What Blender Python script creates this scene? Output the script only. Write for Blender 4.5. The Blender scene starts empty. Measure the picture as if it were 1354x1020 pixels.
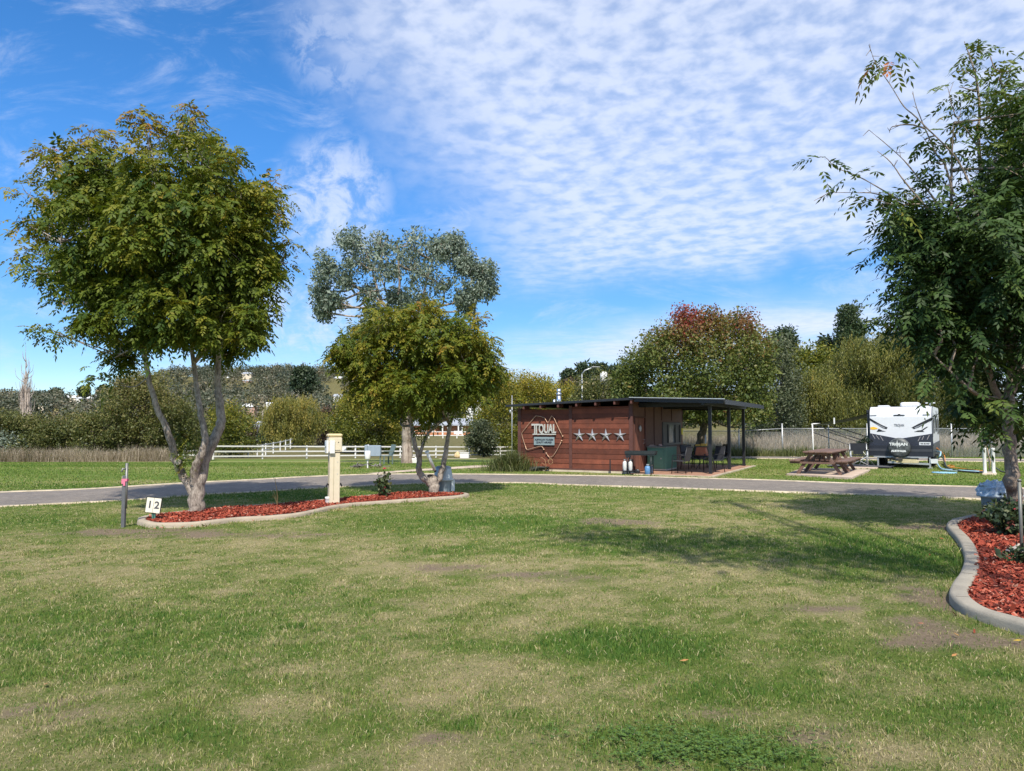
import bpy, math, random
import numpy as np
from mathutils import Vector, Matrix

SC = bpy.context.scene
COL = SC.collection
RNG = np.random.default_rng(7)
random.seed(7)
R = math.radians

# ---------------------------------------------------------------- camera
CAMZ, FPX, PITCH = 1.6, 980.0, math.atan(55 / 980.0)
CP, SP = math.cos(PITCH), math.sin(PITCH)
cam_d = bpy.data.cameras.new('camera')
cam_d.sensor_width = 36
cam_d.lens = FPX / 1354 * 36
cam_d.clip_end = 6000
cam_d.clip_start = 0.05
cam = bpy.data.objects.new('camera', cam_d)
COL.objects.link(cam)
cam.location = (0, 0, CAMZ)
cam.rotation_euler = (R(90) + PITCH, 0, 0)
SC.camera = cam


def P(px, py, D):
    """point seen at photo pixel (px, py), D metres in front of the viewpoint"""
    a, v = (px - 677) / FPX, (510 - py) / FPX
    yy = CP - SP * v
    return np.array([a / yy * D, D, CAMZ + (SP + CP * v) / yy * D])


def sst(a, b, x):
    t = np.clip((np.asarray(x, float) - a) / (b - a), 0, 1)
    return t * t * (3 - 2 * t)


def terr(x, y):
    """height of the land"""
    x, y = np.asarray(x, float), np.asarray(y, float)
    wl = 1 - sst(0, 9, x - 0.02 * y)
    dip = np.interp(y, [0, 30, 70, 150, 400], [0, 0, -1.2, 0.0, 0.0]) * wl
    far = sst(150, 430, y)
    q = x / np.maximum(y, 1)
    hill = 22 * sst(-.57, -.44, q) * (1 - sst(-.18, .12, q)) * sst(290, 520, y) + 14 * far * (1 - sst(.25, .5, q))
    back = 1 - 0.35 * sst(620, 1500, y)
    return dip + hill * back


def tz(x, y):
    return float(terr(x, y))


def G(px, py, dmax=1500):
    """where the sight line of photo pixel (px, py) meets the land"""
    p1 = P(px, py, 1.0)
    dx, dz = p1[0], p1[2] - CAMZ
    Ds = np.geomspace(2.0, dmax, 3000)
    g = CAMZ + dz * Ds - terr(dx * Ds, Ds)
    k = np.where(g < 0)[0]
    if len(k) == 0:
        D = dmax
    else:
        k = k[0]
        lo, hi = Ds[max(k - 1, 0)], Ds[k]
        for _ in range(40):
            m = (lo + hi) / 2
            if CAMZ + dz * m - tz(dx * m, m) < 0:
                hi = m
            else:
                lo = m
        D = hi
    return np.array([dx * D, D, tz(dx * D, D)])


def onland(px, D):
    a = (px - 677) / FPX
    x = a * D / CP
    return np.array([x, D, tz(x, D)])


# ---------------------------------------------------------------- noise
def _hash(ix, iy, seed):
    n = (ix.astype(np.int64) * 374761393 + iy.astype(np.int64) * 668265263 + seed * 974634777) & 0x7fffffff
    n = ((n ^ (n >> 13)) * 1274126177) & 0x7fffffff
    n = n ^ (n >> 16)
    return (n & 0xffff) / 65535.0


def vnoise(x, y, seed=0):
    x, y = np.asarray(x, float), np.asarray(y, float)
    ix, iy = np.floor(x), np.floor(y)
    fx, fy = x - ix, y - iy
    fx, fy = fx * fx * (3 - 2 * fx), fy * fy * (3 - 2 * fy)
    a, b = _hash(ix, iy, seed), _hash(ix + 1, iy, seed)
    c, d = _hash(ix, iy + 1, seed), _hash(ix + 1, iy + 1, seed)
    return (a * (1 - fx) + b * fx) * (1 - fy) + (c * (1 - fx) + d * fx) * fy


def fbm(x, y, seed=0, o=4):
    s, a, t = 0, 0.5, 0
    for k in range(o):
        s = s + a * vnoise(x * 2 ** k, y * 2 ** k, seed + k * 17)
        t += a
        a *= 0.55
    return s / t


# ---------------------------------------------------------------- materials
MATS = {}


def new_mat(name):
    m = bpy.data.materials.new(name)
    m.use_nodes = True
    nt = m.node_tree
    b = nt.nodes['Principled BSDF']
    return m, nt, b


def N(nt, kind, **kw):
    n = nt.nodes.new(kind)
    for k, v in kw.items():
        setattr(n, k, v)
    return n


def noise_node(nt, scale, detail=4, rough=0.6, vec=None, dist=0.0):
    n = N(nt, 'ShaderNodeTexNoise')
    n.inputs['Scale'].default_value = scale
    n.inputs['Detail'].default_value = detail
    n.inputs['Roughness'].default_value = rough
    n.inputs['Distortion'].default_value = dist
    if vec is not None:
        nt.links.new(vec, n.inputs['Vector'])
    return n


def ramp(nt, fac, stops):
    r = N(nt, 'ShaderNodeValToRGB')
    el = r.color_ramp.elements
    while len(el) < len(stops):
        el.new(0.5)
    for e, (p, c) in zip(el, stops):
        e.position = p
        e.color = (*c[:3], 1)
    if fac is not None:
        nt.links.new(fac, r.inputs['Fac'])
    return r


def mixc(nt, fac, a, b, mode='MIX'):
    m = N(nt, 'ShaderNodeMix', data_type='RGBA', blend_type=mode)
    for sock, v in ((0, fac), (6, a), (7, b)):
        if hasattr(v, 'links') or hasattr(v, 'is_linked'):
            nt.links.new(v, m.inputs[sock])
        elif sock == 0:
            m.inputs[0].default_value = v
        else:
            m.inputs[sock].default_value = (*v[:3], 1)
    return m.outputs[2]


def math_node(nt, op, a, b=None, clamp=False):
    m = N(nt, 'ShaderNodeMath', operation=op, use_clamp=clamp)
    for i, v in ((0, a), (1, b)):
        if v is None:
            continue
        if hasattr(v, 'is_linked'):
            nt.links.new(v, m.inputs[i])
        else:
            m.inputs[i].default_value = v
    return m.outputs[0]


def bump(nt, b, height, strength=0.4, dist=0.01):
    n = N(nt, 'ShaderNodeBump')
    n.inputs['Strength'].default_value = strength
    n.inputs['Distance'].default_value = dist
    nt.links.new(height, n.inputs['Height'])
    nt.links.new(n.outputs[0], b.inputs['Normal'])


def wpos(nt):
    return N(nt, 'ShaderNodeNewGeometry').outputs['Position']


def mat(name, c, rough=0.6, metal=0.0, var=0.12, scale=6.0, bmp=0.0, bscale=60.0, spec=0.5, dirt=0.0, dirtc=(0.12, 0.09, 0.06), tint=0.0, obj=True):
    """plain painted / metal / plastic surface with some mottling, optional wear spots and per-face tint"""
    if name in MATS:
        return MATS[name]
    m, nt, b = new_mat(name)
    b.inputs['Roughness'].default_value = rough
    b.inputs['Metallic'].default_value = metal
    b.inputs['Specular IOR Level'].default_value = spec
    tc = N(nt, 'ShaderNodeTexCoord').outputs['Object'] if obj else wpos(nt)
    n = noise_node(nt, scale, 5, 0.65, tc)
    lo = tuple(max(0, x * (1 - var)) for x in c)
    hi = tuple(min(1, x * (1 + var)) for x in c)
    col = ramp(nt, n.outputs[0], [(0.3, lo), (0.7, hi)]).outputs[0]
    if tint:
        at = N(nt, 'ShaderNodeAttribute', attribute_name='tint')
        f = math_node(nt, 'MULTIPLY_ADD', at.outputs['Fac'], 2 * tint)
        f.node.inputs[2].default_value = 1 - tint
        mm = N(nt, 'ShaderNodeMix', data_type='RGBA', blend_type='MULTIPLY')
        mm.inputs[0].default_value = 1
        nt.links.new(col, mm.inputs[6])
        cc = N(nt, 'ShaderNodeCombineColor')
        for i in range(3):
            nt.links.new(f, cc.inputs[i])
        nt.links.new(cc.outputs[0], mm.inputs[7])
        col = mm.outputs[2]
    if dirt:
        n2 = noise_node(nt, scale * 2.3, 6, 0.7, tc, 0.4)
        f = ramp(nt, n2.outputs[0], [(0.5, (0, 0, 0)), (0.75, (dirt,) * 3)]).outputs[0]
        col = mixc(nt, f, col, dirtc)
    nt.links.new(col, b.inputs['Base Color'])
    if bmp:
        n3 = noise_node(nt, bscale, 5, 0.7, tc)
        bump(nt, b, n3.outputs[0], bmp, 0.01)
    MATS[name] = m
    return m


def leaf_mat(name, stops, trans=0.25, rough=0.5, spec=0.35):
    if name in MATS:
        return MATS[name]
    m, nt, b = new_mat(name)
    at = N(nt, 'ShaderNodeAttribute', attribute_name='tint')
    col = ramp(nt, at.outputs['Fac'], stops).outputs[0]
    nt.links.new(col, b.inputs['Base Color'])
    b.inputs['Roughness'].default_value = rough
    b.inputs['Specular IOR Level'].default_value = spec
    tr = N(nt, 'ShaderNodeBsdfTranslucent')
    c2 = mixc(nt, 1.0, col, (1.0, 1.0, 0.55), 'MULTIPLY')
    nt.links.new(c2, tr.inputs['Color'])
    mx = N(nt, 'ShaderNodeMixShader')
    mx.inputs[0].default_value = trans
    nt.links.new(b.outputs[0], mx.inputs[1])
    nt.links.new(tr.outputs[0], mx.inputs[2])
    out = nt.nodes['Material Output']
    nt.links.new(mx.outputs[0], out.inputs['Surface'])
    MATS[name] = m
    return m


def bark_mat(name, c1, c2, scale=12, stretch=0.25, bmp=0.8):
    if name in MATS:
        return MATS[name]
    m, nt, b = new_mat(name)
    tc = wpos(nt)
    mp = N(nt, 'ShaderNodeMapping')
    mp.inputs['Scale'].default_value = (1, 1, stretch)
    nt.links.new(tc, mp.inputs[0])
    n = noise_node(nt, scale, 7, 0.7, mp.outputs[0], 0.5)
    n2 = noise_node(nt, 2.5, 3, 0.6, tc)
    f = math_node(nt, 'ADD', n.outputs[0], math_node(nt, 'MULTIPLY_ADD', n2.outputs[0], 0.5))
    f.node.inputs[1].links[0].from_node.inputs[2].default_value = -0.25
    col = ramp(nt, f, [(0.32, c1), (0.62, c2)]).outputs[0]
    nt.links.new(col, b.inputs['Base Color'])
    b.inputs['Roughness'].default_value = 0.9
    b.inputs['Specular IOR Level'].default_value = 0.2
    n3 = noise_node(nt, scale * 2.5, 6, 0.7, mp.outputs[0], 0.6)
    bump(nt, b, n3.outputs[0], bmp, 0.02)
    MATS[name] = m
    return m


# ---------------------------------------------------------------- meshes
def tag(o, label=None, cat=None, group=None, kind=None):
    if label:
        o['label'] = label
    if cat:
        o['category'] = cat
    if group:
        o['group'] = group
    if kind:
        o['kind'] = kind
    return o


def thing(name, label, cat, loc=(0, 0, 0), rz=0.0, group=None):
    o = bpy.data.objects.new(name, None)
    o.empty_display_size = 0.2
    COL.objects.link(o)
    o.location = tuple(float(v) for v in loc)
    o.rotation_euler = (0, 0, rz)
    return tag(o, label, cat, group)


def link(name, me, mats, parent=None, loc=None):
    o = bpy.data.objects.new(name, me)
    COL.objects.link(o)
    if not isinstance(mats, (list, tuple)):
        mats = [mats]
    for m in mats:
        me.materials.append(m)
    if parent is not None:
        o.parent = parent
    if loc is not None:
        o.location = tuple(float(v) for v in loc)
    return o


def np_mesh(name, V, Q=None, T=None, tint=None, smooth=False, attrs=None):
    me = bpy.data.meshes.new(name)
    V = np.asarray(V, np.float32)
    nq = 0 if Q is None else len(Q)
    nt_ = 0 if T is None else len(T)
    idx = []
    if nq:
        idx.append(np.asarray(Q, np.int32).ravel())
    if nt_:
        idx.append(np.asarray(T, np.int32).ravel())
    idx = np.concatenate(idx)
    me.vertices.add(len(V))
    me.vertices.foreach_set('co', V.ravel())
    me.loops.add(len(idx))
    me.loops.foreach_set('vertex_index', idx)
    me.polygons.add(nq + nt_)
    st = np.concatenate([np.arange(nq) * 4, nq * 4 + np.arange(nt_) * 3]).astype(np.int32)
    me.polygons.foreach_set('loop_start', st)
    if smooth:
        me.polygons.foreach_set('use_smooth', np.ones(nq + nt_, bool))
    me.update(calc_edges=True)
    if tint is not None:
        a = me.attributes.new('tint', 'FLOAT', 'POINT')
        a.data.foreach_set('value', np.asarray(tint, np.float32))
    for k, v in (attrs or {}).items():
        a = me.attributes.new(k, 'FLOAT', 'POINT')
        a.data.foreach_set('value', np.asarray(v, np.float32))
    return me


def spline(pts, n):
    """Catmull-Rom through pts, n samples per span"""
    p = [np.asarray(q, float) for q in pts]
    if len(p) < 3:
        return np.array([p[0] + (p[-1] - p[0]) * t for t in np.linspace(0, 1, n + 1)])
    p = [2 * p[0] - p[1]] + p + [2 * p[-1] - p[-2]]
    out = []
    for i in range(1, len(p) - 2):
        for t in np.linspace(0, 1, n, endpoint=False):
            a, b, c, d = p[i - 1], p[i], p[i + 1], p[i + 2]
            out.append(0.5 * (2 * b + (c - a) * t + (2 * a - 5 * b + 4 * c - d) * t * t + (3 * b - a - 3 * c + d) * t ** 3))
    out.append(p[-2])
    return np.array(out)


def tube_np(pts, rad, n=7):
    pts = np.asarray(pts, float)
    k = len(pts)
    rad = np.broadcast_to(np.asarray(rad, float), (k,))
    tan = np.gradient(pts, axis=0)
    tan /= np.linalg.norm(tan, axis=1, keepdims=True) + 1e-9
    ref = np.array([0.31, 0.95, 0.05]) if abs(tan[0][2]) > 0.7 else np.array([0, 0, 1.0])
    A = np.cross(tan, ref)
    A /= np.linalg.norm(A, axis=1, keepdims=True) + 1e-9
    B = np.cross(tan, A)
    an = np.linspace(0, 2 * math.pi, n, endpoint=False)
    V = pts[:, None, :] + rad[:, None, None] * (np.cos(an)[None, :, None] * A[:, None, :] + np.sin(an)[None, :, None] * B[:, None, :])
    V = V.reshape(-1, 3)
    i, j = np.meshgrid(np.arange(k - 1), np.arange(n), indexing='ij')
    i, j = i.ravel(), j.ravel()
    j2 = (j + 1) % n
    Q = np.stack([i * n + j, i * n + j2, (i + 1) * n + j2, (i + 1) * n + j], 1)
    return V, Q


class MB:
    """collects boxes, tubes, lathes and prisms into ONE mesh"""

    def __init__(s):
        s.v, s.f, s.m, s.t, s.sm = [], [], [], [], []

    def add(s, V, F, m=0, t=0.5, smooth=False):
        o = len(s.v)
        s.v.extend([tuple(float(c) for c in p) for p in V])
        for f in F:
            s.f.append([int(i) + o for i in f])
            s.m.append(m)
            s.t.append(t)
            s.sm.append(smooth)
        return s

    def box(s, lo, hi, m=0, t=0.5, rz=0.0, M=None, bev=0.0):
        x0, y0, z0 = [min(a, b) for a, b in zip(lo, hi)]
        x1, y1, z1 = [max(a, b) for a, b in zip(lo, hi)]
        b = min(bev, (x1 - x0) * .45, (y1 - y0) * .45, (z1 - z0) * .45)
        if b <= 0:
            V = [(x0, y0, z0), (x1, y0, z0), (x1, y1, z0), (x0, y1, z0), (x0, y0, z1), (x1, y0, z1), (x1, y1, z1), (x0, y1, z1)]
            F = [(0, 3, 2, 1), (4, 5, 6, 7), (0, 1, 5, 4), (1, 2, 6, 5), (2, 3, 7, 6), (3, 0, 4, 7)]
        else:
            # rounded box: octagonal plan with chamfered top and bottom
            def ring(i, z):
                a, c, d, e = x0 + i, x1 - i, y0 + i, y1 - i
                return [(a + b, d, z), (c - b, d, z), (c, d + b, z), (c, e - b, z), (c - b, e, z), (a + b, e, z), (a, e - b, z), (a, d + b, z)]
            V = ring(b, z0) + ring(0, z0 + b) + ring(0, z1 - b) + ring(b, z1) if min(x1 - x0, y1 - y0) > 4.2 * b else None
            if V is None:
                return s.box(lo, hi, m, t, rz, M, 0)
            F = [tuple(range(7, -1, -1)), tuple(range(24, 32))]
            for k in range(3):
                for i in range(8):
                    j = (i + 1) % 8
                    F.append((k * 8 + i, k * 8 + j, k * 8 + 8 + j, k * 8 + 8 + i))
        if rz:
            cx, cy = (x0 + x1) / 2, (y0 + y1) / 2
            c, sn = math.cos(rz), math.sin(rz)
            V = [(cx + (x - cx) * c - (y - cy) * sn, cy + (x - cx) * sn + (y - cy) * c, z) for x, y, z in V]
        if M is not None:
            V = [tuple(M @ Vector(p)) for p in V]
        return s.add(V, F, m, t)

    def bar(s, a, b, w, d, m=0, t=0.5, up=(0, 0, 1)):
        """rectangular bar from a to b"""
        a, b = Vector(a), Vector(b)
        z = (b - a).normalized()
        u = Vector(up)
        if abs(z.dot(u)) > 0.98:
            u = Vector((0, 1, 0))
        x = z.cross(u).normalized()
        y = z.cross(x).normalized()
        V = []
        for p in (a, b):
            for sx, sy in ((-1, -1), (1, -1), (1, 1), (-1, 1)):
                V.append(p + x * sx * w / 2 + y * sy * d / 2)
        return s.add(V, [(3, 2, 1, 0), (4, 5, 6, 7), (0, 1, 5, 4), (1, 2, 6, 5), (2, 3, 7, 6), (3, 0, 4, 7)], m, t)

    def tube(s, pts, rad, n=8, m=0, t=0.5, cap=True, smooth=True):
        V, Q = tube_np(pts, rad, n)
        o = len(s.v)
        s.add(V, Q, m, t, smooth)
        if cap:
            k = len(pts)
            s.f.append([o + i for i in range(n)][::-1])
            s.f.append([o + (k - 1) * n + i for i in range(n)])
            s.m += [m, m]
            s.t += [t, t]
            s.sm += [False, False]
        return s

    def lathe(s, prof, c=(0, 0, 0), n=20, m=0, t=0.5, smooth=True, rib=0.0, cap=True, axis='z'):
        V, F = [], []
        for r, z in prof:
            for i in range(n):
                a = 2 * math.pi * i / n
                rr = r * (1 + (rib if i % 2 else 0))
                if axis == 'z':
                    V.append((c[0] + rr * math.cos(a), c[1] + rr * math.sin(a), c[2] + z))
                elif axis == 'y':
                    V.append((c[0] + rr * math.cos(a), c[1] + z, c[2] - rr * math.sin(a)))
                else:
                    V.append((c[0] + z, c[1] + rr * math.cos(a), c[2] + rr * math.sin(a)))
        for k in range(len(prof) - 1):
            for i in range(n):
                j = (i + 1) % n
                F.append((k * n + i, k * n + j, (k + 1) * n + j, (k + 1) * n + i))
        s.add(V, F, m, t, smooth)
        if cap:
            s.add(V[:n], [tuple(range(n - 1, -1, -1))], m, t)
            s.add(V[-n:], [tuple(range(n))], m, t)
        return s

    def prism(s, poly, h, axis='z', at=0.0, m=0, t=0.5):
        """2-D polygon pushed h along an axis; axis 'y': poly is (x,z); axis 'x': poly is (y,z)"""
        k = len(poly)
        V = []
        for q in (at, at + h):
            for a, b in poly:
                V.append((a, b, q) if axis == 'z' else (a, q, b) if axis == 'y' else (q, a, b))
        F = [tuple(range(k - 1, -1, -1)), tuple(range(k, 2 * k))] + [(i, (i + 1) % k, k + (i + 1) % k, k + i) for i in range(k)]
        if axis == 'y':
            F = [f[::-1] for f in F]
        return s.add(V, F, m, t)

    def build(s, name, mats, parent=None, loc=None):
        me = bpy.data.meshes.new(name)
        me.from_pydata(s.v, [], s.f)
        me.polygons.foreach_set('material_index', s.m)
        me.polygons.foreach_set('use_smooth', s.sm)
        a = me.attributes.new('tint', 'FLOAT', 'FACE')
        a.data.foreach_set('value', np.asarray(s.t, np.float32))
        me.update()
        import bmesh
        bm = bmesh.new()
        bm.from_mesh(me)
        bmesh.ops.recalc_face_normals(bm, faces=bm.faces)
        bm.to_mesh(me)
        bm.free()
        return link(name, me, mats, parent, loc)


def children(o):
    return [c for c in bpy.data.objects if c.parent == o]


def copy_tree(o, parent=None, first=True):
    c = o.copy()
    COL.objects.link(c)
    if parent is not None:
        c.parent = parent
    for ch in list(o.children):
        copy_tree(ch, c)
    return c


def text_mesh(body, size, depth, w=None, bold=0.0):
    """lettering as a mesh in the x-z plane, facing -y, centred"""
    cu = bpy.data.curves.new('lettering', 'FONT')
    cu.body = body
    cu.size = size
    cu.extrude = depth / 2
    cu.offset = bold
    cu.align_x = 'CENTER'
    cu.align_y = 'CENTER'
    o = bpy.data.objects.new('lettering_source', cu)
    COL.objects.link(o)
    dg = bpy.context.evaluated_depsgraph_get()
    me = bpy.data.meshes.new_from_object(o.evaluated_get(dg))
    bpy.data.objects.remove(o)
    co = np.zeros(len(me.vertices) * 3, np.float32)
    me.vertices.foreach_get('co', co)
    co = co.reshape(-1, 3)
    ww = co[:, 0].max() - co[:, 0].min()
    sx = (w / ww) if w else 1
    out = np.stack([co[:, 0] * sx, -co[:, 2], co[:, 1]], 1)
    me.vertices.foreach_set('co', out.ravel())
    me.update()
    return me
# ================================================================ sky and light
SUN_AZ = math.atan2(0.02, -1.0)      # the sun stands straight behind the viewpoint
SUN_EL = R(50)
w = bpy.data.worlds.new('World')
SC.world = w
w.use_nodes = True
nt = w.node_tree
bg = nt.nodes['Background']
sky = N(nt, 'ShaderNodeTexSky', sky_type='NISHITA')
sky.sun_disc = False
sky.sun_elevation = SUN_EL
sky.sun_rotation = SUN_AZ
sky.altitude = 2500
sky.air_density = 1.0
sky.dust_density = 0.0
sky.ozone_density = 3.0
hs = N(nt, 'ShaderNodeHueSaturation')
hs.inputs['Saturation'].default_value = 1.27
hs.inputs['Value'].default_value = 1.38
nt.links.new(sky.outputs[0], hs.inputs['Color'])
tc = N(nt, 'ShaderNodeTexCoord')
sep = N(nt, 'ShaderNodeSeparateXYZ')
nt.links.new(tc.outputs['Generated'], sep.inputs[0])
zc = math_node(nt, 'MAXIMUM', sep.outputs[2], 0.02)
yc = math_node(nt, 'MAXIMUM', sep.outputs[1], 0.05)
u = math_node(nt, 'DIVIDE', sep.outputs[0], zc)
v = math_node(nt, 'DIVIDE', sep.outputs[1], zc)
a = math_node(nt, 'DIVIDE', sep.outputs[0], yc)
e = math_node(nt, 'DIVIDE', zc, yc)
uv = N(nt, 'ShaderNodeCombineXYZ')
nt.links.new(u, uv.inputs[0])
nt.links.new(v, uv.inputs[1])
ae = N(nt, 'ShaderNodeCombineXYZ')
nt.links.new(a, ae.inputs[0])
nt.links.new(e, ae.inputs[1])


def lin(*terms, c=0.0):
    s = None
    for sock, k in terms:
        t = math_node(nt, 'MULTIPLY', sock, k)
        s = t if s is None else math_node(nt, 'ADD', s, t)
    return math_node(nt, 'ADD', s, c)


def mr(x, lo, hi, a0=0.0, a1=1.0):
    m = N(nt, 'ShaderNodeMapRange', interpolation_type='SMOOTHSTEP')
    m.inputs['From Min'].default_value = lo
    m.inputs['From Max'].default_value = hi
    m.inputs['To Min'].default_value = a0
    m.inputs['To Max'].default_value = a1
    nt.links.new(x, m.inputs['Value'])
    return m.outputs[0]


big = noise_node(nt, 7.0, 5, 0.6, ae.outputs[0]).outputs[0]          # ragged edges of the cloud sheet
rot = N(nt, 'ShaderNodeMapping')
rot.inputs['Rotation'].default_value = (0, 0, R(24))
rot.inputs['Scale'].default_value = (0.85, 1.15, 1)
e6 = math_node(nt, 'POWER', e, 0.6)
uv2 = N(nt, 'ShaderNodeCombineXYZ')
nt.links.new(math_node(nt, 'DIVIDE', a, e6), uv2.inputs[0])
nt.links.new(math_node(nt, 'DIVIDE', 1.0, e6), uv2.inputs[1])
nt.links.new(uv2.outputs[0], rot.inputs[0])
cell = noise_node(nt, 19.0, 4, 0.5, rot.outputs[0], 0.15).outputs[0]  # altocumulus cells
cell2 = noise_node(nt, 1.6, 3, 0.6, rot.outputs[0]).outputs[0]
dens = lin((cell, 1.0), (cell2, 0.42), c=-0.21)
dens = mr(dens, 0.24, 0.68, 0.46, 0.86)
bigc = lin((big, 0.5), c=-0.25)
m1 = mr(lin((a, 1.0), (e, 0.777), (bigc, 0.45), c=-0.16), -0.10, 0.17)
m2 = mr(lin((a, -0.13), (e, 1.0), (bigc, 0.16), c=-0.165), -0.015, 0.05)
main = math_node(nt, 'MULTIPLY', math_node(nt, 'MULTIPLY', m1, m2), dens)
# low bank on the right, under the clear gap
wl = N(nt, 'ShaderNodeMapping')
wl.inputs['Scale'].default_value = (4.0, 22.0, 1)
wl.inputs['Rotation'].default_value = (0, 0, R(-9))
nt.links.new(ae.outputs[0], wl.inputs[0])
streak = noise_node(nt, 1.0, 6, 0.62, wl.outputs[0], 0.3).outputs[0]
low = math_node(nt, 'MULTIPLY', mr(lin((a, 0.16), (e, -1.0), (bigc, 0.12), c=0.125), -0.02, 0.05), mr(lin((a, 1.0), (streak, 0.9), c=-0.30), -0.10, 0.25))
low = math_node(nt, 'MULTIPLY', low, mr(e, 0.0, 0.05, 0.35, 1.0))
low = math_node(nt, 'MULTIPLY', low, mr(streak, 0.30, 0.60, 0.35, 0.95))
# thin wisps on the left
wm = N(nt, 'ShaderNodeMapping')
wm.inputs['Scale'].default_value = (5.0, 13.0, 1)
wm.inputs['Rotation'].default_value = (0, 0, R(22))
nt.links.new(ae.outputs[0], wm.inputs[0])
wisp = noise_node(nt, 1.0, 8, 0.68, wm.outputs[0], 0.6).outputs[0]
wisp = mr(wisp, 0.45, 0.80, 0.0, 0.55)
def blob(ca, ce, ra, re, k):
    da = math_node(nt, 'MULTIPLY', math_node(nt, 'ADD', a, -ca), 1 / ra)
    de = math_node(nt, 'MULTIPLY', math_node(nt, 'ADD', e, -ce), 1 / re)
    d2 = math_node(nt, 'ADD', math_node(nt, 'MULTIPLY', da, da), math_node(nt, 'MULTIPLY', de, de))
    return mr(d2, 1.0, 0.0, 0.0, k)
rough_ = mr(streak, 0.42, 0.66, 0.0, 1.0)
fine = mr(noise_node(nt, 26.0, 6, 0.65, ae.outputs[0], 0.4).outputs[0], 0.36, 0.62, 0.15, 1.0)
patch = math_node(nt, 'ADD', blob(-0.245, 0.31, 0.10, 0.12, 0.75), blob(-0.30, 0.15, 0.22, 0.07, 0.7))
patch = math_node(nt, 'ADD', patch, blob(-0.22, 0.55, 0.13, 0.13, 0.5))
patch = math_node(nt, 'MULTIPLY', patch, fine)
cl = math_node(nt, 'MAXIMUM', math_node(nt, 'MAXIMUM', main, low), math_node(nt, 'MAXIMUM', wisp, patch), clamp=True)
cl = math_node(nt, 'MULTIPLY', cl, 0.93)
ccol = mixc(nt, mr(cell, 0.3, 0.65), (4.4, 5.0, 6.3), (5.0, 5.45, 6.5))
hs.inputs['Hue'].default_value = 0.501
lowsky = mr(e, 0.0, 0.45, 0.60, 1.0)
grad = N(nt, 'ShaderNodeVectorMath', operation='SCALE')
nt.links.new(hs.outputs[0], grad.inputs[0])
nt.links.new(lowsky, grad.inputs['Scale'])
mixed = mixc(nt, cl, grad.outputs[0], ccol)
nt.links.new(mixed, bg.inputs['Color'])
bg.inputs['Strength'].default_value = 0.12

sl = bpy.data.lights.new('sun', 'SUN')
sl.energy = 4.5
sl.angle = R(0.53)
sl.color = (1.0, 0.94, 0.83)
so = bpy.data.objects.new('sun', sl)
COL.objects.link(so)
sd = Vector((math.sin(SUN_AZ) * math.cos(SUN_EL), math.cos(SUN_AZ) * math.cos(SUN_EL), math.sin(SUN_EL)))
so.rotation_euler = sd.to_track_quat('Z', 'Y').to_euler()
so.location = sd * 60
SC.view_settings.view_transform = 'Standard'
SC.view_settings.look = 'None'
SC.view_settings.exposure = 0.53
SC.view_settings.gamma = 1.0
SC.cycles.max_bounces = 6
SC.cycles.transparent_max_bounces = 12
SC.cycles.diffuse_bounces = 3
SC.cycles.glossy_bounces = 2

# ================================================================ beds and road outlines
ROAD_NEAR = [(-260, 690), (-120, 679), (0, 671), (165, 662.5), (275, 654.5), (340, 651.5), (432, 645.5), (555, 640.3), (680, 639), (759, 642), (860, 645), (1020, 650.7), (1187, 656.3), (1304, 661), (1400, 665), (1560, 672)]
ROAD_FAR = [(-260, 668), (-120, 659), (0, 652), (110, 648), (239, 640), (340, 635), (400, 631.5), (483, 628.4), (560, 627.6), (660, 628.2), (763, 629.6), (860, 631.5), (916, 633), (1020, 636), (1135, 640.5), (1280, 644.5), (1400, 648.5), (1560, 655)]
near = spline([G(*p)[:2] for p in ROAD_NEAR], 5)
far = spline([G(*p)[:2] for p in ROAD_FAR], 5)


def resample(p, n):
    d = np.concatenate([[0], np.cumsum(np.linalg.norm(np.diff(p, axis=0), axis=1))])
    t = np.linspace(0, d[-1], n)
    return np.stack([np.interp(t, d, p[:, i]) for i in range(p.shape[1])], 1)


near, far = resample(near, 120), resample(far, 120)


def inpoly(x, y, poly):
    x, y = np.asarray(x, float), np.asarray(y, float)
    ins = np.zeros(x.shape, bool)
    n = len(poly)
    for i in range(n):
        x0, y0 = poly[i]
        x1, y1 = poly[(i + 1) % n]
        c = ((y0 > y) != (y1 > y)) & (x < (x1 - x0) * (y - y0) / (y1 - y0 + 1e-12) + x0)
        ins ^= c
    return ins


ROADPOLY = np.concatenate([near, far[::-1]])
# centre lines of the two kerbs
LB = [(187, 693), (207, 697), (252, 696.5), (312, 690), (362, 687), (400, 682.5), (452, 671.5), (520, 665.5), (580, 661.5), (612, 658.5), (614, 655.8), (585, 654.8), (557, 654.2), (516, 656), (452, 662.5), (366, 670.5), (300, 675), (250, 680), (213, 684), (190, 688.5)]
LBED = [G(*p)[:2] for p in LB]
lb = spline(LBED + [LBED[0]], 6)[:-1]
RB = [(1500, 884), (1354, 836), (1310, 823), (1283, 811), (1269, 798), (1271, 784), (1282, 765), (1285.5, 743), (1276, 721), (1261, 704), (1261, 697), (1275, 691), (1300, 687), (1360, 683), (1480, 682)]
RBED = [G(*p)[:2] for p in RB]
rb = spline(RBED, 6)
rb_back = spline([RBED[-1], np.array([11.6, 11.6]), np.array([11.4, 8.5]), np.array([9.6, 5.6]), np.array([7.0, 4.3]), RBED[0]], 8)
RBPOLY = np.concatenate([rb, rb_back[1:-1]])
LBPOLY = lb

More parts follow.
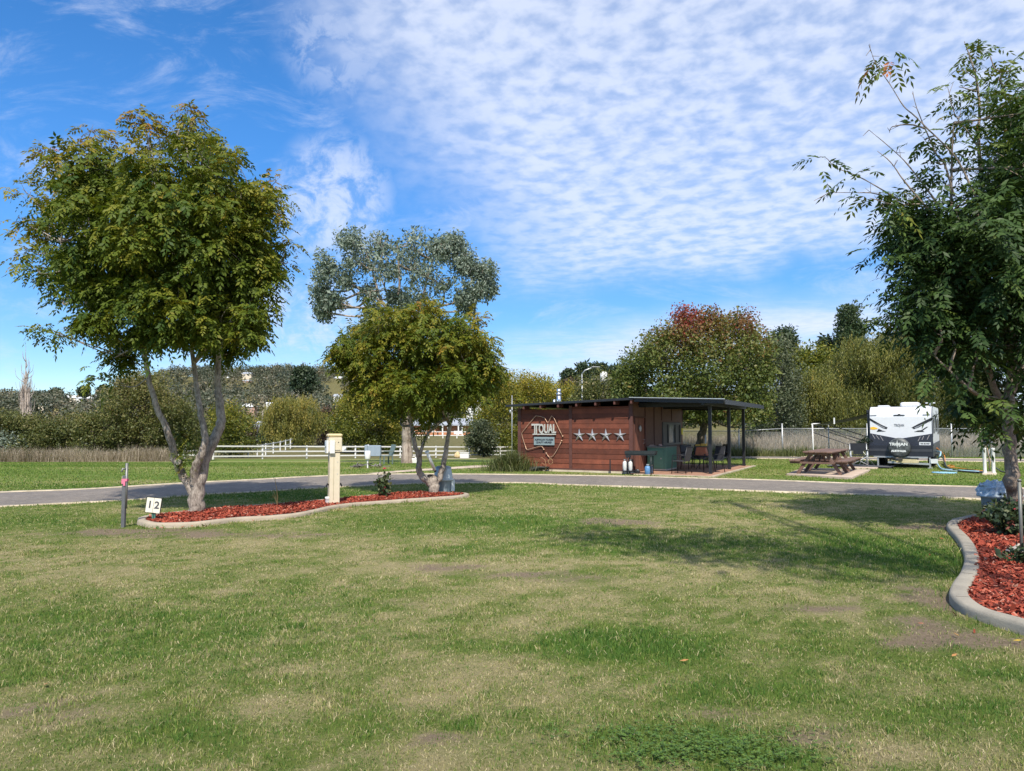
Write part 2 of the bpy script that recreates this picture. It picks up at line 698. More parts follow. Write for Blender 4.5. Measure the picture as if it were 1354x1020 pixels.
# ================================================================ lawn look: dryness, bare soil, lush growth as functions of place
SPOTS = {
    'soil': [(180, 703, 1.3, .45, 1.0), (290, 707, 2.3, .35, .65), (590, 751, .6, .28, .7), (810, 690, .9, .5, .75), (715, 762, .7, .3, .7), (1082, 808, .30, .16, 1.0), (1248, 795, .34, .8, 1.0), (1240, 830, .4, .4, .8), (1330, 856, 1.0, .17, 1.0), (1225, 698, .6, .5, .9), (640, 760, .8, .25, .55), (760, 765, .7, .3, .6), (1090, 970, .14, .1, .7), (1085, 990, .16, .1, .7), (480, 800, .8, .3, .35), (30, 945, .35, .2, .5), (580, 985, .25, .12, .5), (960, 955, .2, .1, .5), (60, 965, .3, .15, .4), (1150, 800, .35, .3, .3)],
    'dry': [(70, 750, 2.6, 1.5, .8), (330, 720, 3.5, .9, .7), (560, 750, 2.5, .6, .6), (960, 760, 1.7, 1.3, .9), (700, 790, 1.2, .9, .6), (1100, 770, 1.4, .9, .5), (560, 900, .9, .8, .8), (700, 900, .7, .6, .7), (1200, 900, .6, .5, .6), (640, 830, 1.0, .5, .6), (80, 960, .7, .5, .6), (450, 730, 2.2, .7, .6), (1100, 672, 4, 1.6, .4), (820, 690, 1.6, 1., .6), (300, 960, .5, .3, .5), (1180, 980, .4, .25, .6), (560, 990, .6, .25, .6), (950, 690, 2., 1., .3)],
    'lush': [(810, 855, .62, .45, 1.5), (870, 852, .5, .3, 1.1), (1180, 730, 1.0, 1.7, 1.1), (1100, 740, 1.5, 1.4, .6), (950, 925, .45, .28, .9), (1040, 920, .5, .3, .7), (1260, 940, .45, .22, .8), (610, 725, .9, .5, .6), (690, 690, 2.4, 1.6, .8), (180, 840, 2.2, 1.3, .5), (420, 850, 1.1, .7, .35), (520, 960, .5, .3, .5), (880, 720, 2.2, 1.3, .6), (650, 855, .4, .2, .5), (1340, 905, .4, .3, .6), (220, 965, .5, .2, .5), (640, 970, .4, .3, .5), (1130, 890, .5, .3, .5), (380, 657, 3., 1.2, .8), (30, 690, 2.5, .6, .5), (960, 980, .5, .3, .4)],
    'clover': [(930, 1000, .42, .20, 1.2), (820, 985, .22, .10, .9), (1020, 1010, .25, .12, .8), (870, 1010, .3, .15, .9)],
}
SPOTS = {k: [(*G(px, py)[:2], rx, ry, vv) for px, py, rx, ry, vv in L] for k, L in SPOTS.items()}


def lawn(x, y):
    x, y = np.asarray(x, float), np.asarray(y, float)
    wx = x + 0.5 * (fbm(x * 1.3, y * 1.3, 3) - .5)
    wy = y + 0.5 * (fbm(x * 1.3, y * 1.3, 9) - .5)
    out = {}
    for k, L in SPOTS.items():
        s = np.zeros_like(x)
        for cx, cy, rx, ry, vv in L:
            s = np.maximum(s, vv * np.exp(-1.1 * (((wx - cx) / rx) ** 2 + ((wy - cy) / ry) ** 2)))
        out[k] = s
    n1 = fbm(x * 0.55, y * 0.55, 21, 5)
    n2 = fbm(x * 2.2, y * 3.0, 33, 4)
    n3 = fbm(x * 9, y * 9, 51, 3)
    base = 0.47 + .70 * (n1 - .5) + .75 * (n2 - .5) + 1.0 * (n3 - .5)
    beyond = sst(16, 21, y)
    base = base * (1 - beyond) + (0.36 + 0.95 * (fbm(x * .10, y * .55, 77) - .5) + .5 * (n2 - .5)) * beyond
    dry = np.clip(base - .03 + 0.50 * out['dry'] - 0.55 * out['lush'] - .6 * out['clover'], 0, 1)
    lush = np.clip(out['lush'] * (0.45 + 1.1 * (n2 - .2)) + .35 * sst(.56, .72, n1) + .25 * beyond, 0, 1)
    soil = np.clip(1.4 * out['soil'] * (0.25 + 1.5 * (n3 - .1)) * (.4 + 1.2 * n2) + .5 * sst(.66, .8, n2) * sst(.5, .7, n1 * .5 + n3 * .5), 0, 1)
    return dry, lush, soil, np.clip(out['clover'] * (1.9 * n3 - .15), 0, 1)


# ================================================================ ground sheet
def graded(lo, f0, f1, hi, step, g=1.13):
    mid = list(np.arange(f0, f1 + 1e-6, step))
    s, xx = step, f0
    left = []
    while xx > lo:
        s = min(s * g, 26)
        xx -= s
        left.append(xx)
    s, xx = step, f1
    right = []
    while xx < hi:
        s = min(s * g, 26) if xx < 700 else s * 1.2
        xx += s
        right.append(xx)
    return np.array(left[::-1] + mid + right)


gx = graded(-1400, -13, 13, 1400, 0.17, 1.09)
gy = graded(-150, 2.2, 24, 3500, 0.17, 1.055)
GX, GY = np.meshgrid(gx, gy)
fx, fy = GX.ravel(), GY.ravel()
fz = terr(fx, fy)
near_l = (1 - sst(22, 30, fy)) * (1 - sst(14, 20, np.abs(fx)))
fz = fz + near_l * (0.035 * (fbm(fx * .6, fy * .6, 5) - .5) + 0.012 * (fbm(fx * 4, fy * 4, 6) - .5))
inr = inpoly(fx, fy, ROADPOLY)
fz[inr] -= 0.03
beds = inpoly(fx, fy, RBPOLY) | inpoly(fx, fy, LBPOLY)
fz[beds] -= 0.02
fz += sst(200, 500, fy) * 3.0 * (fbm(fx * .02, fy * .02, 8) - .5)
D_, L_, S_, C_ = lawn(fx, fy)
# soil where the lawn wears out along the kerb and in the paddock behind the fences
paddock = sst(45, 62, fy)
nx, ny = len(gx), len(gy)
jj, ii = np.meshgrid(np.arange(ny - 1), np.arange(nx - 1), indexing='ij')
jj, ii = jj.ravel(), ii.ravel()
Q = np.stack([jj * nx + ii, jj * nx + ii + 1, (jj + 1) * nx + ii + 1, (jj + 1) * nx + ii], 1)
me = np_mesh('ground', np.stack([fx, fy, fz], 1), Q, smooth=True, attrs={'dry': D_, 'lush': L_, 'soil': S_, 'paddock': paddock})

GREEN, LUSH, DRY, SOIL = (0.150, 0.195, 0.042), (0.098, 0.178, 0.028), (0.380, 0.320, 0.165), (0.285, 0.215, 0.150)


def ground_mat():
    m, nt, b = new_mat('lawn')
    pos = wpos(nt)
    def at(nm):
        return N(nt, 'ShaderNodeAttribute', attribute_name=nm).outputs['Fac']
    n1 = noise_node(nt, 26, 8, 0.8, pos)
    n2 = noise_node(nt, 170, 4, 0.75, pos)
    n3 = noise_node(nt, 1.2, 5, 0.6, pos)
    jit = math_node(nt, 'ADD', math_node(nt, 'MULTIPLY', n1.outputs[0], 1.1), math_node(nt, 'MULTIPLY', n2.outputs[0], 0.7))
    jit = math_node(nt, 'ADD', jit, -0.9)
    d = math_node(nt, 'ADD', at('dry'), math_node(nt, 'MULTIPLY', jit, 1.5), clamp=True)
    col = mixc(nt, at('lush'), GREEN, LUSH)
    col = mixc(nt, ramp(nt, d, [(0.28, (0, 0, 0)), (0.85, (1, 1, 1))]).outputs[0], col, DRY)
    so_ = math_node(nt, 'ADD', at('soil'), math_node(nt, 'MULTIPLY', jit, 1.5), clamp=True)
    soilc = ramp(nt, n1.outputs[0], [(.3, (.15, .11, .075)), (.55, SOIL), (.75, (.40, .32, .23))]).outputs[0]
    col = mixc(nt, ramp(nt, so_, [(0.25, (0, 0, 0)), (0.8, (.95, .95, .95))]).outputs[0], col, soilc)
    pc = ramp(nt, n3.outputs[0], [(0.3, (0.085, 0.09, 0.032)), (0.7, (0.17, 0.14, 0.065))]).outputs[0]
    col = mixc(nt, at('paddock'), col, pc)
    nt.links.new(col, b.inputs['Base Color'])
    b.inputs['Roughness'].default_value = 0.95
    b.inputs['Specular IOR Level'].default_value = 0.1
    hh = math_node(nt, 'ADD', n1.outputs[0], n2.outputs[0])
    bump(nt, b, hh, 0.9, 0.03)
    return m


o = link('ground', me, ground_mat())
tag(o, kind='structure')

# ---------------------------------------------------------------- road
def strip(name, A, B, z, m, z2=None):
    n = len(A)
    mid = (A + B) / 2
    V, Q = [], []
    for k in range(n):
        for t in np.linspace(0, 1, 7):
            p = A[k] * (1 - t) + B[k] * t
            V.append((p[0], p[1], tz(p[0], p[1]) + z + 0.03 * math.sin(math.pi * t)))
    for k in range(n - 1):
        for i in range(6):
            Q.append((k * 7 + i, (k + 1) * 7 + i, (k + 1) * 7 + i + 1, k * 7 + i + 1))
    return link(name, np_mesh(name, V, Q, smooth=True), m)


def road_mat():
    m, nt, b = new_mat('worn_bitumen')
    pos = wpos(nt)
    n1 = noise_node(nt, 55, 5, 0.8, pos)
    n2 = noise_node(nt, 0.7, 4, 0.6, pos)
    c1 = ramp(nt, n1.outputs[0], [(0.3, (0.066, 0.056, 0.047)), (0.55, (0.160, 0.137, 0.115)), (0.72, (0.32, 0.28, 0.24))]).outputs[0]
    c2 = mixc(nt, ramp(nt, n2.outputs[0], [(0.4, (0, 0, 0)), (0.7, (.45, .45, .45))]).outputs[0], c1, (0.25, 0.205, 0.165))
    n5 = noise_node(nt, 6, 7, 0.75, pos)
    c2 = mixc(nt, ramp(nt, n5.outputs[0], [(0.5, (0, 0, 0)), (0.7, (.6, .6, .6))]).outputs[0], c2, (0.34, 0.295, 0.25))
    nt.links.new(c2, b.inputs['Base Color'])
    b.inputs['Roughness'].default_value = 0.9
    bump(nt, b, n1.outputs[0], 0.6, 0.02)
    return m


RM = road_mat()
conc = mat('pale_concrete', (0.50, 0.42, 0.31), 0.9, var=.25, scale=3, bmp=.4, bscale=70, dirt=.5, dirtc=(.22, .17, .12), obj=False)
tag(strip('road', near, far, 0.012, RM), kind='structure')


def edge(name, line, w, hgt, m):
    t = np.gradient(line, axis=0)
    t /= np.linalg.norm(t, axis=1, keepdims=True)
    nn = np.stack([-t[:, 1], t[:, 0]], 1)
    V, Q = [], []
    for p, q in zip(line, nn):
        g = tz(*p)
        jw = w * (0.55 + .9 * vnoise(p[0] * 1.7, p[1] * 1.7, 4))
        for s, z in ((-.5, -.05), (-.46, hgt), (.46, hgt), (.5, -.05)):
            V.append((p[0] + q[0] * s * jw, p[1] + q[1] * s * jw, g + z))
    for k in range(len(line) - 1):
        for i in range(3):
            Q.append((k * 4 + i, k * 4 + 4 + i, k * 4 + 5 + i, k * 4 + 1 + i))
    return link(name, np_mesh(name, V, Q), m)


edgm = mat('road_edge_concrete', (0.44, 0.37, 0.27), 0.9, var=.3, scale=2, bmp=.4, bscale=60, dirt=.8, dirtc=(.17, .15, .07), obj=False)
tag(edge('kerb_edging', resample(near, 300), 0.13, 0.030, edgm), kind='structure')
tag(edge('kerb_edging', resample(far, 300), 0.16, 0.035, edgm), kind='structure')

# second road behind the caravan, and the dirt track to the left of the cabin
r2a = resample(spline([onland(900, 39.0)[:2], onland(1020, 37.5)[:2], onland(1150, 36.0)[:2], onland(1300, 34.3)[:2], onland(1450, 33.0)[:2], onland(1600, 32)[:2]], 8), 60)
r2b = r2a + np.array([0.9, 2.9])
tag(strip('road', r2a, r2b, 0.010, RM), kind='structure')
tag(edge('kerb_edging', r2a, 0.22, 0.04, edgm), kind='structure')
tag(edge('kerb_edging', r2b, 0.22, 0.04, edgm), kind='structure')
trk = mat('pale_dirt', (0.42, 0.335, 0.25), 0.95, var=.3, scale=2, bmp=.4, bscale=40, obj=False)
ta = resample(spline([G(*p)[:2] for p in [(497, 628.0), (545, 624.3), (600, 621.0), (652, 618)]], 8), 30)
tb = resample(spline([G(*p)[:2] for p in [(475, 628.2), (536, 622.6), (597, 618.6), (652, 615.7)]], 8), 30)
tag(strip('path', ta, tb, 0.02, trk), kind='structure')


# ---------------------------------------------------------------- kerbed beds
def kerb(name, line, closed, w, hgt, m):
    if closed:
        t = np.roll(line, -1, 0) - np.roll(line, 1, 0)
    else:
        t = np.gradient(line, axis=0)
    t /= np.linalg.norm(t, axis=1, keepdims=True) + 1e-9
    nn = np.stack([-t[:, 1], t[:, 0]], 1)
    prof = [(-.5, -.06), (-.49, .55), (-.42, .9), (-.28, 1.0), (.28, 1.0), (.42, .92), (.49, .6), (.5, -.06)]
    k, n = len(line), len(prof)
    V = []
    for p, q in zip(line, nn):
        hh = hgt * (1 + .12 * (vnoise(p[0] * 3, p[1] * 3, 2) - .5))
        for s, z in prof:
            V.append((p[0] + q[0] * s * w, p[1] + q[1] * s * w, hh * z if z > 0 else -.06))
    Q = []
    for a_ in range(k if closed else k - 1):
        b_ = (a_ + 1) % k
        for i in range(n - 1):
            Q.append((a_ * n + i, b_ * n + i, b_ * n + i + 1, a_ * n + i + 1))
    return link(name, np_mesh(name, V, Q, smooth=False), m)


def kerb_mat(name, c1, c2):
    m, nt, b = new_mat(name)
    pos = wpos(nt)
    n1 = noise_node(nt, 3.5, 6, 0.7, pos)
    n2 = noise_node(nt, 90, 3, 0.7, pos)
    n4 = noise_node(nt, 14, 6, 0.75, pos)
    c = ramp(nt, n1.outputs[0], [(0.32, c1), (0.66, c2)]).outputs[0]
    f = ramp(nt, n4.outputs[0], [(0.52, (0, 0, 0)), (0.70, (.5, .5, .5))]).outputs[0]
    c = mixc(nt, f, c, tuple(x * .45 for x in c1))
    c = mixc(nt, math_node(nt, 'MULTIPLY', n2.outputs[0], .35), c, tuple(x * 1.25 for x in c2))
    nt.links.new(c, b.inputs['Base Color'])
    b.inputs['Roughness'].default_value = 0.92
    hsum = math_node(nt, 'ADD', n4.outputs[0], n2.outputs[0])
    bump(nt, b, hsum, 0.5, 0.012)
    return m


K1 = kerb_mat('kerb_concrete', (0.27, 0.22, 0.165), (0.40, 0.335, 0.25))
K2 = kerb_mat('weathered_kerb_concrete', (0.20, 0.18, 0.145), (0.33, 0.295, 0.235))
tag(kerb('kerb', resample(np.vstack([lb, lb[:1]]), 160)[:-1], True, 0.135, 0.07, K1), 'pale concrete kerb looping round the long red mulch bed', 'kerb', kind='structure')
tag(kerb('kerb', resample(rb, 160), False, 0.165, 0.09, K2), 'wide grey concrete kerb curving round the bed on the right', 'kerb', kind='structure')
tag(kerb('kerb', resample(rb_back, 90), False, 0.165, 0.09, K2), 'grey concrete kerb closing the right bed outside the picture', 'kerb', kind='structure')
# expansion joints are dark grooves cut across the kerb
gro = mat('joint_dirt', (.10, .085, .065), .95, obj=False)
for line, ks, w_ in ((resample(rb, 160), (22, 39, 52, 66, 80, 94, 108), .1690), (resample(np.vstack([lb, lb[:1]]), 160), (16, 47), .1385)):
    g_ = MB()
    for k in ks:
        t = line[k + 1] - line[k - 1]
        ang = math.atan2(t[1], t[0])
        hh = (.09 if w_ > .15 else .07) * (1 + .12 * (vnoise(line[k][0] * 3, line[k][1] * 3, 2) - .5)) + .002
        x_, y_ = line[k]
        g_.box((x_ - .003, y_ - w_ * .30, hh - .02), (x_ + .003, y_ + w_ * .30, hh), rz=ang)
    tag(g_.build('kerb_joints', gro), kind='structure')


def mulch_mat():
    m, nt, b = new_mat('red_bark_mulch')
    at = N(nt, 'ShaderNodeAttribute', attribute_name='tint')
    col = ramp(nt, at.outputs['Fac'], [(0.0, (0.07, 0.022, 0.016)), (0.45, (0.31, 0.055, 0.030)), (0.80, (0.46, 0.115, 0.062)), (1.0, (0.50, 0.30, 0.22))]).outputs[0]
    n = noise_node(nt, 60, 4, .7, wpos(nt))
    col = mixc(nt, math_node(nt, 'MULTIPLY', n.outputs[0], .5), col, (0.16, 0.03, 0.02))
    nt.links.new(col, b.inputs['Base Color'])
    b.inputs['Roughness'].default_value = 0.85
    b.inputs['Specular IOR Level'].default_value = 0.2
    return m


MU = mulch_mat()


def bed(poly, n, size, seed, rise, dry_spot=None):
    rg = np.random.default_rng(seed)
    lo, hi = poly.min(0), poly.max(0)
    cen = poly.mean(0)
    # base sheet
    gxs = np.arange(lo[0], hi[0], .06)
    gys = np.arange(lo[1], hi[1], .06)
    def top(x, y):
        return 0.045 + rise * (fbm(x * 1.5, y * 1.5, seed) - .3) + .025 * (fbm(x * 9, y * 9, seed + 1) - .5)
    X, Y = np.meshgrid(gxs, gys)
    ins = inpoly(X.ravel(), Y.ravel(), poly).reshape(X.shape)
    V = np.stack([X.ravel(), Y.ravel(), top(X.ravel(), Y.ravel())], 1)
    nx_ = len(gxs)
    j_, i_ = np.where(ins[:-1, :-1] & ins[1:, 1:] & ins[:-1, 1:] & ins[1:, :-1])
    Q = np.stack([j_ * nx_ + i_, j_ * nx_ + i_ + 1, (j_ + 1) * nx_ + i_ + 1, (j_ + 1) * nx_ + i_], 1)
    me = np_mesh('mulch_bed', V, Q, smooth=True, tint=np.full(len(V), .12))
    tag(link('mulch_bed', me, MU), kind='structure')
    # chips
    pts = np.zeros((0, 2))
    while len(pts) < n:
        q = lo + rg.random((n * 3, 2)) * (hi - lo)
        q = q[inpoly(q[:, 0], q[:, 1], poly)]
        dmin = np.full(len(q), 9.0)
        for p in resample(np.vstack([poly, poly[:1]]), 220):
            dmin = np.minimum(dmin, (q[:, 0] - p[0]) ** 2 + (q[:, 1] - p[1]) ** 2)
        q = q[dmin > .0049]
        pts = np.vstack([pts, q])
    pts = pts[:n]
    z = top(pts[:, 0], pts[:, 1]) + .004 + rg.random(n) * .022
    # a few chips kicked out over the kerb
    ring = resample(np.vstack([poly, poly[:1]]), 500)
    ns = 170
    stray = ring[rg.integers(0, 500, ns)] + rg.normal(0, .20, (ns, 2))
    stray = stray[~inpoly(stray[:, 0], stray[:, 1], poly)]
    pts[:len(stray)] = stray
    z[:len(stray)] = .022
    c = np.column_stack([pts, z])
    an = rg.random(n) * 2 * math.pi
    tilt = rg.normal(0, .40, n)
    d = np.stack([np.cos(an) * np.cos(tilt), np.sin(an) * np.cos(tilt), np.sin(tilt)], 1)
    roll = rg.normal(0, .5, n)
    s = np.stack([-np.sin(an) * np.cos(roll), np.cos(an) * np.cos(roll), np.sin(roll)], 1)
    L = size * rg.lognormal(0, .4, n)[:, None]
    W = L * rg.uniform(.22, .5, n)[:, None]
    V = np.stack([c - d * L / 2 - s * W / 2, c + d * L / 2 - s * W * .35, c + d * L / 2 + s * W * .4, c - d * L / 2 + s * W / 2], 1).reshape(-1, 3)
    Q = np.arange(4 * n).reshape(-1, 4)
    tint = np.repeat(np.clip(rg.normal(.5, .24, n), 0, 1), 4)
    me = np_mesh('mulch', V, Q, tint=tint)
    tag(link('mulch', me, MU), 'red bark chips covering the garden bed', 'mulch', kind='stuff')


bed(LBPOLY, 26000, .036, 5, .05)
bed(np.array([p for p in RBPOLY if p[0] < 30]), 80000, .036, 6, .06)

# ---------------------------------------------------------------- grass blades
def grass_mat():
    m, nt, b = new_mat('grass_blades')
    at = N(nt, 'ShaderNodeAttribute', attribute_name='tint')
    col = ramp(nt, at.outputs['Fac'], [(0.0, (0.055, 0.130, 0.018)), (0.33, (0.145, 0.222, 0.034)), (0.58, (0.27, 0.265, 0.080)), (0.80, (0.43, 0.365, 0.185)), (1.0, (0.56, 0.48, 0.29))]).outputs[0]
    nt.links.new(col, b.inputs['Base Color'])
    b.inputs['Roughness'].default_value = 0.6
    b.inputs['Specular IOR Level'].default_value = 0.25
    tr = N(nt, 'ShaderNodeBsdfTranslucent')
    nt.links.new(col, tr.inputs['Color'])
    mx = N(nt, 'ShaderNodeMixShader')
    mx.inputs[0].default_value = .3
    nt.links.new(b.outputs[0], mx.inputs[1])
    nt.links.new(tr.outputs[0], mx.inputs[2])
    nt.links.new(mx.outputs[0], nt.nodes['Material Output'].inputs['Surface'])
    return m


GM = grass_mat()


def blades(name, x, y, hgt, wid, tint, lean, rg, m, label, z0=None):
    n = len(x)
    z = (terr(x, y) + 0.035 * (fbm(x * .6, y * .6, 5) - .5) * (1 - sst(22, 30, y))) if z0 is None else z0
    an = rg.random(n) * 2 * math.pi
    la = rg.random(n) * 2 * math.pi
    c = np.stack([x, y, z - .004], 1)
    s = np.stack([np.cos(an), np.sin(an), np.zeros(n)], 1) * wid[:, None] / 2
    l1 = np.stack([np.cos(la) * lean * .35, np.sin(la) * lean * .35, np.full(n, .6)], 1) * hgt[:, None]
    l2 = np.stack([np.cos(la) * lean, np.sin(la) * lean, np.clip(1.0 - .45 * lean, .12, 1)], 1) * hgt[:, None]
    V = np.stack([c - s, c + s, c + l1 + s * .7, c + l1 - s * .7, c + l2], 1).reshape(-1, 3)
    b0 = np.arange(n) * 5
    Q = np.stack([b0, b0 + 1, b0 + 2, b0 + 3], 1)
    T = np.stack([b0 + 3, b0 + 2, b0 + 4], 1)
    me = np_mesh(name, V, Q, T, tint=np.repeat(np.clip(tint, 0, 1), 5))
    return tag(link(name, me, m), label, 'grass', kind='stuff')


rg = np.random.default_rng(11)
BUDGET = 640000
yy = []
# density falls with distance so that far blades do not pile up below pixel size
Dd = np.linspace(2.4, 21, 400)
wgt = (1.7 * Dd + 3) * np.interp(Dd, [2.4, 4, 6, 9, 13, 21], [1, 1, .62, .33, .17, .06])
cdf = np.cumsum(wgt)
cdf /= cdf[-1]
ys = np.interp(rg.random(BUDGET), cdf, Dd)
xs = (rg.random(BUDGET) * 2 - 1) * (0.85 * ys + 1.5)
ok = ~inpoly(xs, ys, ROADPOLY) & ~inpoly(xs, ys, RBPOLY) & ~inpoly(xs, ys, LBPOLY)
# keep off the kerbs, and grow longer along their feet
kd = np.full(len(xs), 9.0)
for line, ww in ((resample(rb, 160), .13), (resample(np.vstack([lb, lb[:1]]), 160), .10), (resample(near, 300), .1)):
    d2 = np.full(len(xs), 9.0)
    for p in line[::2]:
        d2 = np.minimum(d2, (xs - p[0]) ** 2 + (ys - p[1]) ** 2)
    ok &= d2 > ww ** 2
    kd = np.minimum(kd, np.sqrt(d2) - ww)
xs, ys, kd = xs[ok], ys[ok], kd[ok]
gd, gl, gs, gc = lawn(xs, ys)
keep = rg.random(len(xs)) > np.clip(gs * .95, 0, .82)
keep &= rg.random(len(xs)) > gc * .6
xs, ys, gd, gl, gs, kd = xs[keep], ys[keep], gd[keep], gl[keep], gs[keep], kd[keep]
n = len(xs)
tuft = fbm(xs * 5, ys * 5, 91, 3)
hg = (.014 + .018 * rg.random(n) + .055 * gl * rg.random(n) + .05 * np.clip(tuft - .52, 0, 1) * 2) * (1 - .35 * gd) * (1 + 1.1 * np.exp(-(kd / .09) ** 2))
wd = (.0024 + .0019 * rg.random(n)) * np.interp(ys, [2.4, 5, 10, 21], [.9, 1.2, 2.2, 4.2])
tn = np.clip(.12 + .55 * gd + .20 * rg.normal(0, 1, n) + .55 * (fbm(xs * 7, ys * 7, 61, 3) - .5) + .5 * (vnoise(xs * 26, ys * 26, 62) - .5) - .10 * gl, 0, 1)
dead = rg.random(n) < (.04 + .22 * gd)
tn[dead] = rg.uniform(.68, 1.0, dead.sum())
lean = np.abs(rg.normal(.55, .45, n)) + .8 * dead
blades('grass', xs, ys, hg, wd, tn, lean, rg, GM, 'short patchy lawn of green and straw coloured blades')
# coarser sward beyond the road
n = 150000
ys = 18 + 22 * rg.random(n) ** .8
xs = (rg.random(n) * 2 - 1) * (0.78 * ys + 2)
ok = ~inpoly(xs, ys, ROADPOLY) & (ys > 20) | ((ys > 17) & ~inpoly(xs, ys, ROADPOLY) & (np.abs(xs) > 8))
cx_, cy_ = xs - 4.17, ys - 25.7
lu, ln = cx_ * .883 - cy_ * .47, cx_ * .47 + cy_ * .883
ok &= ~((lu > -4.7) & (lu < 3.0) & (ln > -.75) & (ln < 7.1))
for q_ in ([G(1040, 629), G(1126, 634.2), G(1151, 623.2), G(1062, 620.5)], [G(1120, 620.2), G(1160, 620.6), G(1165, 616.6), G(1128, 616.3)], [G(1150, 620.2), G(1236, 620), G(1250, 612), G(1166, 613)], [(*onland(900, 39.0)[:2],), (*onland(1600, 32)[:2],), (*(onland(1600, 32)[:2] + [.9, 2.9]),), (*(onland(900, 39)[:2] + [.9, 2.9]),)]):
    ok &= ~inpoly(xs, ys, [tuple(p[:2]) for p in q_])
for line in (resample(near, 200), resample(far, 200), (ta + tb) / 2):
    for p in line[::2]:
        ok &= (xs - p[0]) ** 2 + (ys - p[1]) ** 2 > .03
xs, ys = xs[ok], ys[ok]
gd, gl, gs, gc = lawn(xs, ys)
n = len(xs)
tn = np.clip(.16 + .5 * gd + .14 * rg.normal(0, 1, n), 0, 1)
blades('grass', xs, ys, .03 + .035 * rg.random(n), .016 + .014 * rg.random(n), tn, np.abs(rg.normal(.5, .4, n)), rg, GM, 'greener mown grass beyond the road')

# clover leaves
rg = np.random.default_rng(12)
cx = rg.uniform(-.6, 2.2, 30000)
cy = rg.uniform(2.6, 5.2, 30000)
cc = lawn(cx, cy)[3]
k = rg.random(len(cx)) < cc
cx, cy = cx[k][:9000], cy[k][:9000]
n = len(cx)
V, tn = [], []
c = np.stack([cx, cy, .02 + .03 * rg.random(n)], 1)
a0 = rg.random(n) * 6.28
r_ = rg.uniform(.007, .012, n)
VV = []
for k in range(3):
    an = a0 + k * 2.094
    d = np.stack([np.cos(an), np.sin(an), rg.normal(.12, .2, n)], 1) * r_[:, None]
    s = np.stack([-np.sin(an), np.cos(an), np.zeros(n)], 1) * r_[:, None] * .62
    VV.append(np.stack([c, c + d * .75 + s, c + d * 1.25, c + d * .75 - s], 1))
V = np.concatenate(VV).reshape(-1, 3)
CLM = leaf_mat('clover_leaf', [(0, (.045, .10, .014)), (.6, (.085, .155, .022)), (1, (.13, .20, .035))], .2)
me = np_mesh('clover_leaves', V, np.arange(len(V)).reshape(-1, 4), tint=np.repeat(rg.random(3 * n), 4))
tag(link('clover', me, CLM), 'dense green clover patch low in the lawn', 'clover', kind='stuff')

# fallen leaves on the lawn
rg = np.random.default_rng(13)
fl = [G(*p) for p in [(630, 720), (1043, 733), (1218, 830), (1265, 845), (1262, 873), (1346, 853), (1100, 690), (905, 880), (520, 705), (1011, 690), (1310, 700), (60, 912)]]
V = []
for p in fl:
    an = rg.random() * 6.28
    d = np.array([math.cos(an), math.sin(an), .15]) * .032
    s = np.array([-math.sin(an), math.cos(an), .25]) * .012
    q = p + np.array([0, 0, .035])
    V += [q - d, q - s, q + d, q + s]
FLM = leaf_mat('fallen_leaf', [(0, (.5, .36, .04)), (.5, (.42, .2, .07)), (1, (.36, .1, .05))], .15)
me = np_mesh('fallen_leaves', np.array(V), np.arange(len(V)).reshape(-1, 4), tint=np.repeat(rg.random(len(fl)), 4))
tag(link('fallen_leaves', me, FLM), 'few yellow and brown leaves fallen on the lawn', 'leaves', kind='stuff')
# ================================================================ trees
def unit(v):
    return v / (np.linalg.norm(v, axis=-1, keepdims=True) + 1e-9)


def leaf_quads(B, d, nrm, L, W):
    d = unit(d)
    s = unit(np.cross(nrm, d))
    L, W = np.asarray(L)[:, None], np.asarray(W)[:, None]
    m = B + d * L * .45
    return np.stack([B, m - s * W / 2, B + d * L, m + s * W / 2], 1)


class Crown:
    def __init__(s):
        s.q, s.t = [], []

    def add(s, quads, tint):
        s.q.append(quads.reshape(-1, 4, 3))
        s.t.append(np.asarray(tint))

    def build(s, name, m, root):
        V = np.concatenate(s.q).reshape(-1, 3) - np.array(root.location)
        t = np.repeat(np.clip(np.concatenate(s.t), 0, 1), 4)
        me = np_mesh(name, V, np.arange(len(V)).reshape(-1, 4), tint=t)
        return link(name, me, m, root)


def blobs_px(L, D, dep, rg, double=True, cx=None, hw=None):
    """ellipsoidal leaf masses from (px, py, rx, ry [, depth offset]) at about D metres"""
    s = D / FPX
    if cx is None:
        lo = min(b[0] - b[2] for b in L)
        hi = max(b[0] + b[2] for b in L)
        cx, hw = (lo + hi) / 2, (hi - lo) / 2
    out = []
    for b in L:
        px, py, rx, ry = b[:4]
        f = math.sqrt(max(0.05, 1 - min(1, abs(px - cx) / hw) ** 2))
        if len(b) > 4:
            dd = [b[4]]
        elif double:
            k = dep * f * (.45 + .4 * rg.random())
            dd = [-k, k]
        else:
            dd = [rg.uniform(-1, 1) * dep * f]
        for q in dd:
            c = P(px, py, D + q)
            out.append((c, np.array([rx * s, (rx + ry) / 2 * s, ry * s])))
    return out


def spray_pts(blobs, dens, rg, shell=.55):
    Pp, O, I = [], [], []
    for i, (c, r) in enumerate(blobs):
        area = (r[0] * r[1] + r[1] * r[2] + r[0] * r[2]) / 3 * 12.6
        n = max(6, int(area * dens))
        d = unit(rg.normal(size=(n, 3)))
        rad = shell + (1 - shell) * rg.random(n) ** .6
        rad = rad * (1 + np.clip(.16 * rg.normal(size=n) * (rg.random(n) < .45), -.4, .14))
        Pp.append(c + d * r * rad[:, None])
        O.append(d)
        I.append(np.full(n, i))
    return np.concatenate(Pp), np.concatenate(O), np.concatenate(I)


